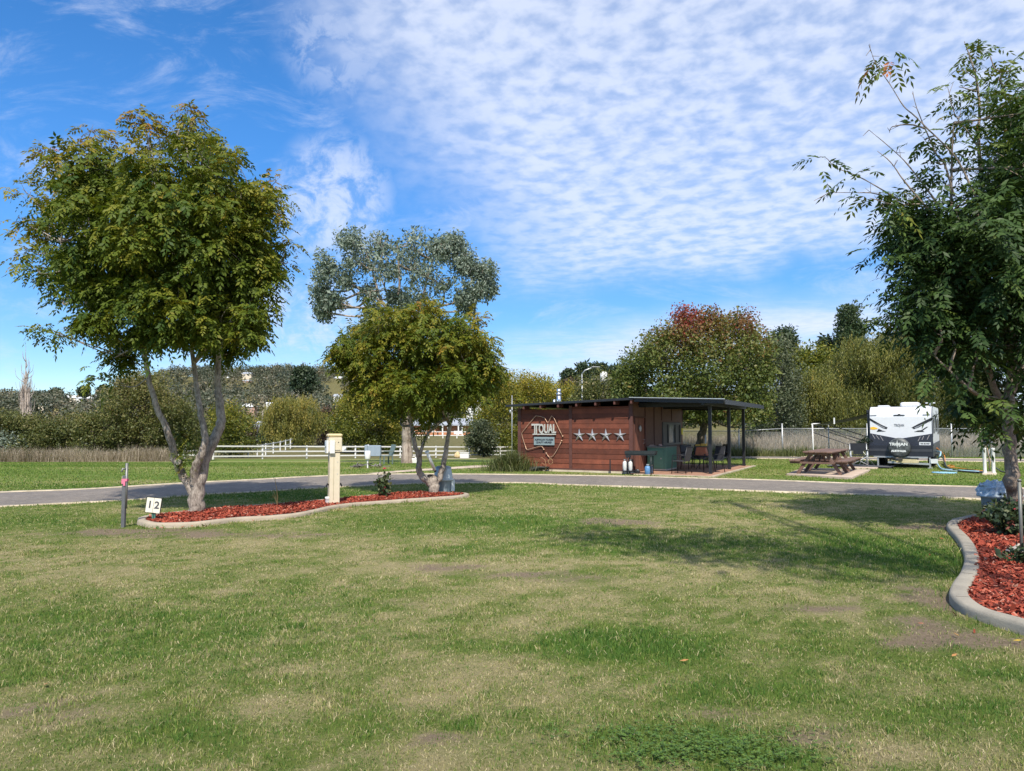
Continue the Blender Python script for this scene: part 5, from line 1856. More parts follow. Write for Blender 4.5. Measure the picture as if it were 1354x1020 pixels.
# ================================================================ fences
def rail_fence(label, pts, step, hgt, rails, pw=.11, rw=.10, group=None, name='rail_fence', m=None):
    m = m or WHITE
    pts = [np.array([p[0], p[1]]) for p in pts]
    root = thing(name, label, 'fence', (*pts[0], tz(*pts[0])), group=group)
    o = np.array(root.location)
    line = []
    for a_, b_ in zip(pts[:-1], pts[1:]):
        n = max(1, int(round(np.linalg.norm(b_ - a_) / step)))
        for k in range(n):
            line.append(a_ + (b_ - a_) * k / n)
    line.append(pts[-1])
    for p in line:
        q = MB()
        z = tz(*p)
        q.box((p[0] - o[0] - pw / 2, p[1] - o[1] - pw / 2, z - o[2] - .3), (p[0] - o[0] + pw / 2, p[1] - o[1] + pw / 2, z - o[2] + hgt + .06))
        q.build('post', m, root)
    for zz in rails:
        q = MB()
        for a_, b_ in zip(line[:-1], line[1:]):
            d_ = (b_ - a_) / np.linalg.norm(b_ - a_)
            a3 = a_ + np.array([d_[1], -d_[0]]) * (pw / 2 + .02)
            b3 = b_ + np.array([d_[1], -d_[0]]) * (pw / 2 + .02)
            q.bar((a3[0] - o[0], a3[1] - o[1], tz(*a_) - o[2] + zz), (b3[0] - o[0], b3[1] - o[1], tz(*b_) - o[2] + zz), .045, rw, up=(0, 0, 1))
        q.build('rail', m, root)
    return root


rail_fence('white three-rail fence crossing the grass from the big tree to the cabin', [onland(284, 52)[:2], onland(407, 58)[:2], onland(530, 63)[:2], onland(700, 72)[:2], onland(760, 76)[:2]], 3.6, .95, (.22, .56, .93))
rail_fence('white fence section low behind the trunk fork of the big left tree', [onland(210, 56)[:2], onland(284, 53.5)[:2]], 3.2, .95, (.3, .62, .93))
rail_fence('white post-and-rail fence in front of the brick bungalow', [onland(549, 128)[:2], onland(660, 128)[:2]], 2.3, 1.15, (.5, 1.12), pw=.16, rw=.13)
DARKR = mat('dark_guard_rail', (.06, .06, .06), .7)
rail_fence('white rail fence climbing the driveway behind the first fence', [onland(330, 66)[:2], onland(372, 80)[:2], onland(410, 108)[:2]], 4.0, 1.1, (.55, 1.06), pw=.1)
rail_fence('short white rail fence on the bank left of the brick bungalow', [onland(405, 112)[:2], onland(445, 122)[:2]], 4.5, 1.1, (.4, .78, 1.1), pw=.14)

# chain-link fence on the right
GALV = mat('galvanised_steel', (.42, .43, .43), .45, .6, var=.12, scale=4)


def mesh_mat():
    m, nt, b = new_mat('chain_link_wire')
    b.inputs['Base Color'].default_value = (.34, .35, .35, 1)
    b.inputs['Metallic'].default_value = .4
    b.inputs['Roughness'].default_value = .5
    pos = N(nt, 'ShaderNodeTexCoord').outputs['Object']
    sp = N(nt, 'ShaderNodeSeparateXYZ')
    nt.links.new(pos, sp.inputs[0])
    fs = []
    for k in (1, -1):
        t = math_node(nt, 'ADD', sp.outputs[0], math_node(nt, 'MULTIPLY', sp.outputs[2], k))
        t = math_node(nt, 'PINGPONG', t, .028)
        fs.append(math_node(nt, 'LESS_THAN', t, .0034))
    f = math_node(nt, 'MAXIMUM', fs[0], fs[1])
    tr = N(nt, 'ShaderNodeBsdfTransparent')
    mx = N(nt, 'ShaderNodeMixShader')
    nt.links.new(f, mx.inputs[0])
    nt.links.new(tr.outputs[0], mx.inputs[1])
    nt.links.new(b.outputs[0], mx.inputs[2])
    nt.links.new(mx.outputs[0], nt.nodes['Material Output'].inputs['Surface'])
    return m


def chain_fence():
    pts = [onland(897, 41.2), onland(932, 41), onland(976, 40.8), onland(1033, 40.5), onland(1145, 40), onland(1256, 39.5), onland(1375, 39), onland(1500, 38.5)]
    root = thing('chain_link_fence', 'galvanised chain-link fence with a top rail in front of the tall seed grass', 'fence', pts[0])
    o = pts[0]
    wm = mesh_mat()
    for i, p in enumerate(pts):
        q = MB()
        q.tube([p - o + [0, 0, -.2], p - o + [0, 0, 1.80 if i > 2 else 1.5]], .038 if i > 2 else .03, 8)
        q.build('post', GALV, root)
        if i in (1, 2):
            q = MB()
            q.tube([p - o + [0, .02, 1.50], p - o + [.42, .02, 1.78]], .024, 6)
            q.build('post_arm', GALV, root)
    for a_, b_ in zip(pts[:-1], pts[1:]):
        q = MB()
        za = 1.52 if a_[0] > 13 else 1.38
        q.tube([a_ - o + [0, 0, za], b_ - o + [0, 0, 1.52 if b_[0] > 13 else 1.38]], .024, 6)
        q.build('top_rail', GALV, root)
        # mesh panel in its own axes
        d = b_ - a_
        L = float(np.linalg.norm(d))
        q = MB()
        q.add([(0, 0, .03), (L, 0, .03), (L, 0, za - .03), (0, 0, za - .03)], [(0, 1, 2, 3)])
        mo = q.build('wire_panel', wm, root)
        mo.location = tuple(float(v) for v in (a_ - o))
        mo.rotation_euler = (0, 0, math.atan2(d[1], d[0]))


chain_fence()

# ================================================================ poles
WOODP = mat('pole_timber', (.30, .26, .22), .9, var=.2)
def pole(name, label, cat, px, ytop, D, r, base_z=None, extra=None):
    t = P(px, ytop, D)
    b = np.array([t[0], D, tz(t[0], D)])
    root = thing(name, label, cat, b)
    q = MB()
    q.tube([(0, 0, -.3), (0, 0, (t[2] - b[2]) * .5), (0, 0, t[2] - b[2])], [r, r * .9, r * .75], 8)
    q.build('pole', GALV if name != 'power_pole' else WOODP, root)
    if extra:
        extra(root, t[2] - b[2], D / FPX)
    return root


def lamp_arm(root, h, s):
    q = MB()
    q.tube([(0, 0, h), (.25, 0, h + 5 * s), (.9, -.1, h + 9 * s)], .06, 6)
    q.build('arm', GALV, root)
    q = MB()
    q.box((.75, -.22, h + 8.7 * s), (1.45, .02, h + 9.9 * s), bev=.04)
    q.build('lamp_head', GALV, root)


def transformer(root, h, s):
    q = MB()
    q.lathe([(.05, 0), (.30, .02), (.30, .95), (.2, 1.05)], (0, -.35, h - 15 * s), 12)
    q.build('transformer', WHITE, root)
    q = MB()
    q.box((-1.0, -.06, h - 8 * s), (1.0, .06, h - 7.2 * s))
    q.build('crossarm', WOODP, root)


def cross(root, h, s):
    q = MB()
    q.box((-.9, -.06, h - 2.5 * s), (.9, .06, h - 1.8 * s))
    q.build('crossarm', WOODP, root)


pole('street_lamp', 'grey street lamp with a tilted white head rising above the cabin roof', 'street lamp', 769.5, 495, 60, .07, extra=lamp_arm)
pole('power_pole', 'timber power pole carrying a white transformer above the cabin roof', 'power pole', 797.5, 494, 62, .09, extra=transformer)
pole('power_pole', 'thin timber pole directly left of the street lamp', 'power pole', 767, 503, 85, .10, extra=cross)
pole('power_pole', 'timber power pole beside the light grey gable', 'power pole', 347.5, 543, 108, .12, extra=cross)
pole('steel_pole', 'short thin grey pole showing over the left end of the cabin roof', 'pole', 677, 523, 36, .025)
pole('steel_pole', 'thin grey pole behind the forked tree near the bungalow', 'pole', 565, 533, 120, .09)

# ================================================================ cabin
CB = np.array([4.17, 25.7, 0.0])
CRZ = math.atan2(-.47, .883)


def cab_loc(p):
    d = np.asarray(p) - CB
    c, s = math.cos(-CRZ), math.sin(-CRZ)
    return np.array([d[0] * c - d[1] * s, d[0] * s + d[1] * c, d[2]])


def wall_pt(px, py):
    """photo pixel on the front wall -> (x, z) in the cabin's own axes"""
    k = (P(px, 565, 1.0))[0]
    x = (k * CB[1] - CB[0]) / (math.cos(CRZ) - k * math.sin(CRZ))
    D = CB[1] + math.sin(CRZ) * x
    return x, P(px, py, D)[2]


PLANK = mat('red_brown_planks', (.128, .038, .021), .72, var=.30, scale=2.2, bmp=.35, bscale=30, dirt=.55, dirtc=(.07, .030, .022), tint=.48, spec=.3)
TRIM = mat('dark_red_trim', (.085, .03, .022), .7, var=.2, tint=.2)
SHADEW = mat('brown_ply', (.15, .072, .05), .7, var=.2, tint=.2)
BLKR = mat('black_roof_sheet', (.035, .036, .042), .5, var=.15)
BLK = mat('black_steel', (.022, .023, .027), .42, .3, var=.2)
EDGEW = mat('bright_roof_edge', (.55, .57, .58), .35, .5)


def roofz(x):
    return 2.37 + .036 * (x + 4.45) if x < .2 else 2.535 - .035 * (x - .2)


def cabin():
    root = thing('camp_kitchen', 'red brown plank cabin with a skillion roof and a black post verandah', 'cabin', CB, CRZ)
    rg = np.random.default_rng(3)
    LX, DY = -4.45, 6.5
    # walls of boards
    m = MB()
    def boards(x0, x1, ztop, horizontal=True):
        z = .12
        while z < ztop(x0) - .01:
            hgt = .178
            t = float(np.clip(rg.normal(.5, .28), 0, 1))
            pr = rg.uniform(0, .012)
            z1 = min(z + hgt - .006, ztop(x0))
            V = [(x0, -pr - .012, z), (x1, -pr - .012, z), (x1, -pr, min(z1, ztop(x1))), (x0, -pr, min(z1, ztop(x0))), (x0, .03, z), (x1, .03, z), (x1, .03, z1), (x0, .03, z1)]
            m.add(V, [(0, 1, 2, 3), (5, 4, 7, 6), (3, 2, 6, 7), (0, 4, 5, 1), (4, 0, 3, 7), (1, 5, 6, 2)], 0, t)
            z += hgt
    zt = lambda x: roofz(x) - .12
    boards(LX + .12, -2.38, zt)
    boards(-2.26, -.12, zt)
    m.box((LX, .031, .0), (0, .12, 2.25), 0, .2)
    m.build('front_wall', PLANK, root)
    m = MB()
    m.box((LX, -.02, .06), (0, .03, .118), 0, .2)
    for xa, xb in ((LX - .012, LX + .118), (-2.378, -2.262), (-.118, .02)):
        m.box((xa, -.035, .06), (xb, .029, zt(xa) + .05), 0, .5)
    m.build('corner_trim', TRIM, root)
    m = MB()
    m.box((LX - .1, -.10, -.05), (.1, .14, .06))
    m.build('footing', conc, root)
    m = MB()
    m.box((LX, .121, 0), (LX + .1, DY, 2.3))
    m.box((LX + .101, DY - .1, 0), (-.1, DY, 2.42))
    m.build('rear_wall', PLANK, root)
    # side wall under the verandah: ply sheets with battens, door and window
    m = MB()
    ys = [.121, 1.42, 2.55, 3.50]
    m.box((-.1, .121, 0), (-.002, .16, 2.42))
    m.box((-.1, 1.36, 0), (-.002, 3.50, 2.42), 0, .45)
    m.box((-.1, .16, 1.93), (-.002, 1.36, 2.42), 0, .35)
    m.box((-.1, 3.50, 0), (-.002, 6.10, .88), 0, .5)
    m.box((-.1, 3.50, 1.80), (-.002, 6.10, 2.42), 0, .4)
    m.box((-.1, 6.10, 0), (-.002, DY, 2.42), 0, .5)
    m.build('side_wall', SHADEW, root)
    m = MB()
    for y in (1.38, 2.45, 3.42, 4.8, 6.42):
        m.box((0, y, .02 if y < 3.4 else 1.86), (.022, y + .06, 2.40))
    m.box((0, 3.42, .80), (.03, 6.18, .876))
    m.build('batten', TRIM, root)
    dr = MB()
    for k in range(6):
        y0 = .20 + k * .19
        dr.box((-.06, y0, .05), (-.02 + .004 * (k % 2), y0 + .186, 1.92), 0, .35 + .3 * (k % 2))
    door = dr.build('door', mat('door_boards', (.19, .072, .045), .7, var=.2, tint=.25), root)
    h_ = MB()
    h_.tube([(-.015, 1.20, 1.02), (.05, 1.20, 1.02), (.05, 1.20, 1.16), (-.015, 1.20, 1.16)], .011, 6)
    h_.build('handle', GALV, door)
    d2 = MB()
    d2.box((-.002, .165, .02), (.03, .198, 1.98)); d2.box((-.002, 1.345, .02), (.03, 1.378, 1.98)); d2.box((-.002, .199, 1.926), (.03, 1.344, 1.98))
    d2.build('door_frame', TRIM, root)
    ra = MB()
    ra.lathe([(.10, -.02), (.115, 0), (.10, .02)], (.02, .78, 1.55), 14, axis='x')
    ra.build('door_emblem', GALV, root)
    wf = MB()
    for a_, b_ in (((-.04, 3.52, .885), (.045, 6.08, .97)), ((-.04, 3.52, 1.70), (.045, 6.08, 1.79)), ((-.04, 3.52, .971), (.045, 3.62, 1.699)), ((-.04, 5.98, .971), (.045, 6.08, 1.699)), ((-.04, 4.25, .971), (.045, 4.33, 1.699)), ((-.04, 5.28, .971), (.045, 5.36, 1.699))):
        wf.box(a_, b_)
    win = wf.build('window', mat('grey_window_frame', (.10, .095, .088), .6), root)
    pn = MB()
    pn.box((-.02, 3.621, .972), (-.012, 4.249, 1.698))
    pn.build('shutter', mat('grey_shutter', (.13, .12, .11), .7), win)
    pn = MB()
    pn.box((-.02, 5.361, .972), (-.012, 5.979, 1.698))
    pn.build('shutter', mat('grey_shutter', (.13, .12, .11), .7), win)
    pn = MB()
    pn.box((-.02, 4.331, .972), (-.012, 5.279, 1.698))
    pn.build('pane', mat('pane_painted_reflection', (.20, .215, .22), .12, var=.4, scale=3, spec=.9), win)  # brightness reflected by the glass is put into this mottled grey colour
    # roof
    r = MB()
    def slab(x0, x1, y0, y1, th=.055):
        V = []
        for z in (0, th):
            V += [(x0, y0, roofz(x0) + z), (x1, y0, roofz(x1) + z), (x1, y1, roofz(x1) + z), (x0, y1, roofz(x0) + z)]
        r.add(V, [(3, 2, 1, 0), (4, 5, 6, 7), (0, 1, 5, 4), (1, 2, 6, 5), (2, 3, 7, 6), (3, 0, 4, 7)])
    slab(LX - .32, .19, -.42, DY + .5)
    slab(.20, 3.22, -.36, DY + .45)
    for k in range(12):
        y = -.3 + k * .6
        r.bar((LX - .3, y, roofz(LX - .3) + .066), (.19, y, roofz(.19) + .066), .05, .022)
        r.bar((.21, y + .05, roofz(.21) + .066), (3.2, y + .05, roofz(3.2) + .066), .05, .022)
    r.build('roof', BLKR, root)
    f = MB()
    f.bar((LX - .32, -.435, roofz(LX - .32) + .03), (.19, -.435, roofz(.19) + .03), .02, .07)
    f.bar((.2, -.375, roofz(.2) + .0), (3.2, -.375, roofz(3.2) + .0), .02, .14)
    f.bar((3.235, -.36, roofz(3.2) - .02), (3.235, DY + .44, roofz(3.2) - .02), .02, .14)
    f.build('fascia', BLK, root)
    f = MB()
    f.bar((.05, -.455, roofz(.15) + .078), (3.25, -.455, roofz(3.25) + .078), .07, .02)
    f.build('roof_edge', EDGEW, root)
    for px in (699, 721, 744, 768, 793, 818, 843):
        x, _ = wall_pt(px, 545)
        x = min(x, .1)
        q = MB()
        q.box((x - .035, -.42, roofz(x) - .13), (x + .03, .02 if x < -.1 else .3, roofz(x) - .004))
        q.build('rafter', TRIM, root)
    # verandah
    for (x, y) in ((2.51, .65), (2.51, 3.66), (2.51, 6.46)):
        q = MB()
        q.box((x - .055, y - .055, .03), (x + .055, y + .055, 2.33), bev=.008)
        q.build('post', BLK, root)
    q = MB()
    q.box((2.455, -.3, 2.331), (2.565, DY + .35, 2.446))
    q.box((.03, .62, 2.30), (2.45, .70, 2.44))
    q.box((.03, 3.62, 2.30), (2.45, 3.70, 2.44))
    q.box((.03, 6.42, 2.30), (2.45, 6.50, 2.44))
    q.build('verandah_beam', BLK, root)
    q = MB()
    fx_, fy_, fz_ = cab_loc(P(739, 535, 28.5))
    q.tube([(fx_, fy_, roofz(fx_)), (fx_, fy_, roofz(fx_) + .42)], .085, 14)
    q.tube([(fx_, fy_, roofz(fx_) + .42), (fx_, fy_, roofz(fx_) + .50)], .10, 14)
    q.tube([(fx_, fy_, roofz(fx_) + .50), (fx_, fy_, roofz(fx_) + .66)], .082, 14)
    q.tube([(fx_ - .17, fy_ - .05, roofz(fx_) + .0), (fx_ - .17, fy_ - .05, roofz(fx_) + .26)], .05, 10)
    q.build('flue', mat('stainless_flue', (.62, .64, .66), .25, .9, var=.15), root)
    q = MB()
    x, z = -4.62, 2.12
    q.lathe([(.03, 0), (.055, .04), (.055, .12), (.02, .14)], (x, -.30, z), 10)
    q.build('flood_lamp', GALV, root)
    # paving
    q = MB()
    q.box((-.05, -.55, -.06), (2.78, 6.9, .028))
    q.build('paving', mat('terracotta_paving', (.34, .185, .12), .9, var=.3, scale=3.2, bmp=.4, bscale=30, dirt=.3, dirtc=(.18, .12, .09)), root)
    q = MB()
    q.box((2.781, -.60, -.06), (2.90, 6.95, .034))
    q.box((-.2, -.66, -.06), (2.78, -.552, .034))
    q.build('paving_edge', edgm, root)
    return root


cabin()

ROT = Matrix.Rotation(CRZ, 4, 'Z')


def cab_world(x, y, z=0):
    v = ROT @ Vector((x, y, z))
    return np.array([CB[0] + v.x, CB[1] + v.y, CB[2] + v.z])


# metal stars
STAR = mat('silver_star_metal', (.46, .47, .49), .35, .6, var=.08)
for i, (px, lab) in enumerate([(766.3, 'leftmost silver metal star on the red cabin wall'), (783.5, 'second silver star from the left on the cabin wall'), (801.3, 'third silver star from the left on the cabin wall'), (820.3, 'silver star nearest the cabin door corner')]):
    x, z = wall_pt(px, 576)
    q = MB()
    V, F = [], []
    ro, ri = .25, .08
    for k in range(10):
        an = math.pi / 2 + k * math.pi / 5
        rr = ro if k % 2 == 0 else ri
        V.append((rr * math.cos(an), 0, rr * math.sin(an)))
    V.append((0, -.075, 0))
    F = [(k, (k + 1) % 10, 10) for k in range(10)] + [tuple(range(9, -1, -1))]
    q.add(V, F)
    o = q.build('metal_star', STAR, None, cab_world(x, -.04, z))
    o.rotation_euler = (0, 0, CRZ)
    tag(o, lab, 'star', 'metal stars on the cabin wall')


# map emblem with lettering
def emblem():
    x0, z0 = wall_pt(716, 577)
    root = thing('map_sign', 'copper outline map of a continent with raised silver lettering on the cabin wall', 'sign', cab_world(x0, -.03, z0), CRZ)
    COP = mat('copper_pipe', (.52, .33, .22), .45, .5, var=.15)
    SIL = mat('brushed_letters', (.55, .52, .46), .4, .4, var=.1)
    segs = [[(720, 594.5), (718.5, 591.5), (716, 590.2), (712, 591), (705, 593), (699, 594.6), (697, 594.2), (694, 585.5), (691.5, 577), (691, 573.5), (691.8, 571.5), (701, 560), (710, 549.8), (716, 551), (721, 552.8), (723, 556), (725, 559.5), (726.5, 558.5), (728, 555), (730.5, 550), (732, 551), (734.3, 554.5), (738, 563), (742, 571.5), (745, 577)],
            [(743.6, 583), (740, 590), (737, 596), (732.6, 602.6), (729.5, 604.6), (727.7, 605), (725.5, 603), (723.3, 599.6)]]
    for s in segs:
        q = MB()
        pts = []
        for px, py in s:
            x, z = wall_pt(px, py)
            pts.append((x - x0, -.035, z - z0))
        q.tube(pts, .0125, 7)
        q.lathe([(.001, -.03), (.03, -.025), (.03, .025), (.001, .03)], pts[0], 8, axis='y', cap=False)
        q.lathe([(.001, -.03), (.03, -.025), (.03, .025), (.001, .03)], pts[-1], 8, axis='y', cap=False)
        q.build('outline', COP, root)
    xa, za = wall_pt(704.3, 561.0)
    xb, zb = wall_pt(736.3, 573.8)
    me = text_mesh('QUAL', .46, .05, (xb - xa) * .70, .010)
    co = np.zeros(len(me.vertices) * 3, np.float32)
    me.vertices.foreach_get('co', co)
    co = co.reshape(-1, 3)
    co[:, 2] *= (za - zb) * .95 / .34
    me.vertices.foreach_set('co', co.ravel())
    o = link('lettering', me, SIL, root)
    o.location = ((xa + xb) / 2 - x0 + (xb - xa) * .15, -.05, (za + zb) / 2 - z0 - .01)
    q = MB()
    tw = (xb - xa)
    q.box((xa - x0, -.075, za - z0 - .055), (xa - x0 + tw * .34, -.03, za - z0 + .01))
    q.box((xa - x0 + tw * .115, -.0748, zb - z0), (xa - x0 + tw * .155, -.03, za - z0 - .056))
    q.box((xa - x0 + tw * .185, -.0748, zb - z0), (xa - x0 + tw * .225, -.03, za - z0 - .056))
    q.box((xa - x0 + tw * .05, -.0745, zb - z0 - .04), (xa - x0 + tw * 1.0, -.03, zb - z0 - .002))
    q.build('letter_bar', SIL, root)
    xa, za = wall_pt(707, 578)
    xb, zb = wall_pt(734, 589)
    q = MB()
    q.box((xa - x0, -.045, zb - z0), (xb - x0, -.02, za - z0), bev=.004)
    pl = q.build('plaque', mat('plaque_blue_grey', (.23, .29, .30), .5, .2, var=.08), root)
    for body, k in (('AUSTRALIAN TOURISM', .66), ('QUALITY ASSURED', .33)):
        me = text_mesh(body, .088, .006, (xb - xa) * (.90 if k > .5 else .76), .003)
        o = link('lettering', me, mat('dark_ink', (.025, .03, .045), .6), pl)
        o.location = ((xa + xb) / 2 - x0, -.05, zb - z0 + (za - zb) * k)


emblem()

# yellow notice at the end of the side wall
q = MB()
q.box((0, -.12, -.13), (.02, .12, .13), bev=.004)
o = q.build('wall_notice', mat('yellow_sign', (.75, .62, .04), .5), None, cab_world(.03, 6.28, 1.42))
o.rotation_euler = (0, 0, CRZ)
tag(o, 'small yellow notice at the dark far end of the cabin wall', 'sign')

# rusty garden ornament and hose heap at the foot of the wall
def ornament():
    x, z = wall_pt(726, 622)
    root = thing('garden_ornament', 'rusty metal garden ornament with loops against the cabin wall', 'ornament', cab_world(x, -.30, .0), CRZ)
    RU = mat('rusty_iron', (.30, .17, .09), .85, .2, var=.3)
    q = MB()
    q.tube([(0, 0, 0), (.02, 0, .2), (-.03, 0, .42), (-.16, 0, .50), (-.26, 0, .46)], .012, 6)
    q.tube([(.0, 0, .28), (.1, 0, .40), (.2, 0, .42)], .010, 6)
    q.tube([(0, 0, .2), (-.14, 0, .30), (-.22, 0, .28)], .010, 6)
    q.build('stalk', RU, root)
    q = MB()
    pts = [(.20 + .085 * math.cos(a_), -.01, .36 + .10 * math.sin(a_)) for a_ in np.linspace(0, 6.2, 16)]
    q.tube(pts, .014, 6)
    q.build('loop', RU, root)


ornament()
q = MB()
rg = np.random.default_rng(5)
for k in range(5):
    q.tube([(.36 * math.cos(a_) * (1 + .15 * rg.normal()) + .1 * k, .16 * math.sin(a_) - .02 * k, .03 + .03 * k) for a_ in np.linspace(0, 6.28, 20)], .018, 6)
x, z = wall_pt(706, 620)
o = q.build('garden_hose', mat('black_hose', (.025, .026, .024), .5), None, cab_world(x, -.4, .0))
tag(o, 'black hose lying coiled at the left foot of the cabin wall', 'hose')
q = MB()
q.box((-.02, -.02, 0), (.02, .02, .48))
x, z = wall_pt(811, 620)
o = q.build('tap_stake', BLK, None, cab_world(x, -.35, 0))
tag(o, 'thin dark stake in the grass before the cabin wall, below the stars', 'stake')

# ---------------------------------------------------------------- barbecue and gas bottles
def bbq():
    a_, b_ = G(829.5, 628.2), G(862, 628.8)
    rz = math.atan2(b_[1] - a_[1], b_[0] - a_[0]) - .05
    L = float(np.linalg.norm(b_ - a_))
    root = thing('barbecue_bench', 'black barbecue bench with a flat steel top outside the cabin door', 'barbecue', a_, rz)
    q = MB()
    q.box((-.06, -.04, .66), (L + .10, .50, .70)); q.box((-.06, -.06, .70), (L + .10, -.03, .80)); q.box((-.06, .48, .70), (L + .1, .51, .80)); q.box((-.08, -.03, .70), (-.055, .48, .80)); q.box((L + .1, -.03, .70), (L + .125, .48, .80))
    q.build('hotplate', mat('dark_green_steel', (.025, .03, .03), .45, .3, var=.2), root)
    q = MB()
    q.box((-.05, -.035, .58), (.12, .02, .655))
    q.build('burner_box', BLK, root)
    q = MB()
    q.box((-.18, -.10, .125), (.22, .14, .148))
    q.tube([(-.16, -.08, 0), (-.16, -.08, .125)], .012, 6); q.tube([(.20, -.08, 0), (.20, -.08, .125)], .012, 6); q.tube([(-.16, .12, 0), (-.16, .12, .125)], .012, 6); q.tube([(.20, .12, 0), (.20, .12, .125)], .012, 6)
    q.build('bottle_shelf', BLK, root)
    for x in (0, L - .02):
        for y in (0, .42):
            q = MB()
            q.tube([(x, y, .0), (x, y, .66)], .018, 7)
            q.build('leg', BLK, root)
    q = MB()
    q.lathe([(.02, -.02), (.085, -.02), (.095, 0), (.085, .02), (.02, .02)], (.28, .3, .095), 14, axis='y')
    q.build('wheel', BLK, root)


bbq()


def gas(name, label, px, py, r, h, m, group=None, z=.03):
    b = G(px, py)
    root = thing(name, label, 'gas bottle', b + [0, 0, z], group=group)
    q = MB()
    q.lathe([(r * .8, 0), (r * .82, h * .06), (r, h * .12), (r, h * .72), (r * .75, h * .88), (r * .25, h * .94)], (0, 0, 0), 16)
    q.build('cylinder', m, root)
    q = MB()
    q.lathe([(.02, h * .93), (.022, h * 1.05)], (0, 0, 0), 8)
    q.lathe([(r * .55, h * .98), (r * .55, h * 1.12)], (0, 0, 0), 10, cap=False)
    q.build('valve_collar', GALV, root)


WG = mat('white_gas_paint', (.62, .62, .60), .4, dirt=.15, dirtc=(.4, .36, .3))
BG = mat('blue_gas_paint', (.10, .24, .46), .4, dirt=.2, dirtc=(.3, .3, .3))
gas('gas_bottle', 'white gas bottle left of the barbecue leg', 826.3, 628.0, .070, .33, WG, 'gas bottles under the barbecue', .15)
gas('gas_bottle', 'white gas bottle right of the barbecue leg', 833.6, 628.0, .070, .33, WG, 'gas bottles under the barbecue', .15)
gas('gas_bottle', 'larger blue gas bottle under the right end of the barbecue', 856.5, 628.4, .10, .30, BG, 'gas bottles under the barbecue')
gas('gas_bottle', 'small pale blue gas bottle behind the bigger blue one', 861.5, 627.4, .065, .26, mat('pale_blue_gas_paint', (.30, .42, .55), .4), 'gas bottles under the barbecue')


# ---------------------------------------------------------------- green cabinet
def cabinet():
    root = thing('green_cabinet', 'green steel barbecue cabinet standing under the verandah', 'cabinet', cab_world(.06, 1.42, .03), CRZ)
    g = mat('green_steel', (.075, .20, .145), .5, var=.12, dirt=.15)
    q = MB()
    q.box((0, 0, .07), (.70, 1.38, .83), bev=.01)
    q.build('body', g, root)
    q = MB()
    q.box((-.02, -.03, .832), (.72, 1.40, .875), bev=.01)
    q.build('lid', mat('grey_green_lid', (.17, .21, .19), .5), root)
    q = MB()
    q.box((.05, -.016, .12), (.58, -.002, .76), bev=.004)
    d = q.build('door', mat('green_steel_door', (.09, .235, .17), .5, var=.12), root)
    q = MB()
    q.box((.50, -.03, .42), (.54, -.017, .47))
    q.build('latch', GALV, d)
    q = MB()
    q.box((0, -.012, .02), (.70, 1.36, .069))
    q.build('plinth', mat('pale_plinth', (.45, .43, .38), .8), root)
    q = MB()
    q.box((0, 0, 0), (.20, .12, .03)); q.box((.02, .01, .031), (.15, .11, .05), rz=.3)
    o = q.build('folded_cloth', mat('dusty_pink_cloth', (.52, .38, .33), .9), None, cab_world(.10, 1.55, .03 + .878))
    o.rotation_euler = (0, 0, CRZ)
    tag(o, 'folded dusty pink cloth on the left of the green cabinet lid', 'cloth')
    q = MB()
    q.lathe([(.05, 0), (.07, .01), (.065, .06), (.03, .075)], (0, 0, 0), 10)
    o = q.build('cloth_bundle', mat('pink_cloth', (.58, .36, .32), .9), None, cab_world(.45, 1.75, .03 + .878))
    tag(o, 'small round pink bundle on the green cabinet lid', 'cloth')


cabinet()

# ---------------------------------------------------------------- chairs and table under the verandah
WOVEN = mat('black_woven_plastic', (.035, .036, .042), .6, var=.3, scale=30)


def chair_proto():
    root = thing('patio_chair', 'x', 'chair')
    q = MB()
    q.box((-.24, -.22, .41), (.24, .22, .435), bev=.008)
    q.build('seat', WOVEN, root)
    q = MB()
    V = []
    n = 7
    for i in range(n):
        for j in range(7):
            x = -.23 + .46 * j / 6
            z = .44 + .44 * i / (n - 1)
            y = .21 + .09 * i / (n - 1) - .03 * (1 - (x / .23) ** 2) * .5
            V.append((x, y, z))
    F = [(i * 7 + j, i * 7 + j + 1, (i + 1) * 7 + j + 1, (i + 1) * 7 + j) for i in range(n - 1) for j in range(6)]
    V2 = [(x, y + .015, z) for x, y, z in V]
    q.add(V, F, smooth=True)
    q.add(V2, [f[::-1] for f in F], smooth=True)
    q.build('backrest', WOVEN, root)
    for s in (-1, 1):
        q = MB()
        q.tube([(s * .25, -.24, 0), (s * .25, -.22, .42), (s * .255, -.20, .62), (s * .255, .05, .64), (s * .25, .25, .60)], .014, 7)
        q.build('armrest', BLK, root)
        q = MB()
        q.tube([(s * .25, .27, 0), (s * .245, .20, .42), (s * .24, .31, .89)], .014, 7)
        q.build('leg', BLK, root)
    q = MB()
    q.tube([(-.24, .31, .89), (0, .30, .905), (.24, .31, .89)], .014, 7)
    q.build('back_rail', BLK, root)
    return root


ch = [(901, 627.5, -2.2, 'black patio chair nearest the green cabinet'), (913, 621.5, .4, 'black patio chair behind the table, seen against the tree trunk'), (944, 626, -1.15, 'black patio chair close to the nearest verandah post'), (951, 620.0, -1.4, 'black patio chair farthest right, between the two verandah posts'), (926, 619.5, 3.0, 'black patio chair pushed in under the terracotta box table')]
p0 = chair_proto()
for i, (px, py, rz, lab) in enumerate(ch):
    c = p0 if i == 0 else copy_tree(p0)
    g = G(px, py)
    c.location = (g[0], g[1], .03)
    c.rotation_euler = (0, 0, rz)
    tag(c, lab, 'chair', 'patio chairs under the verandah')


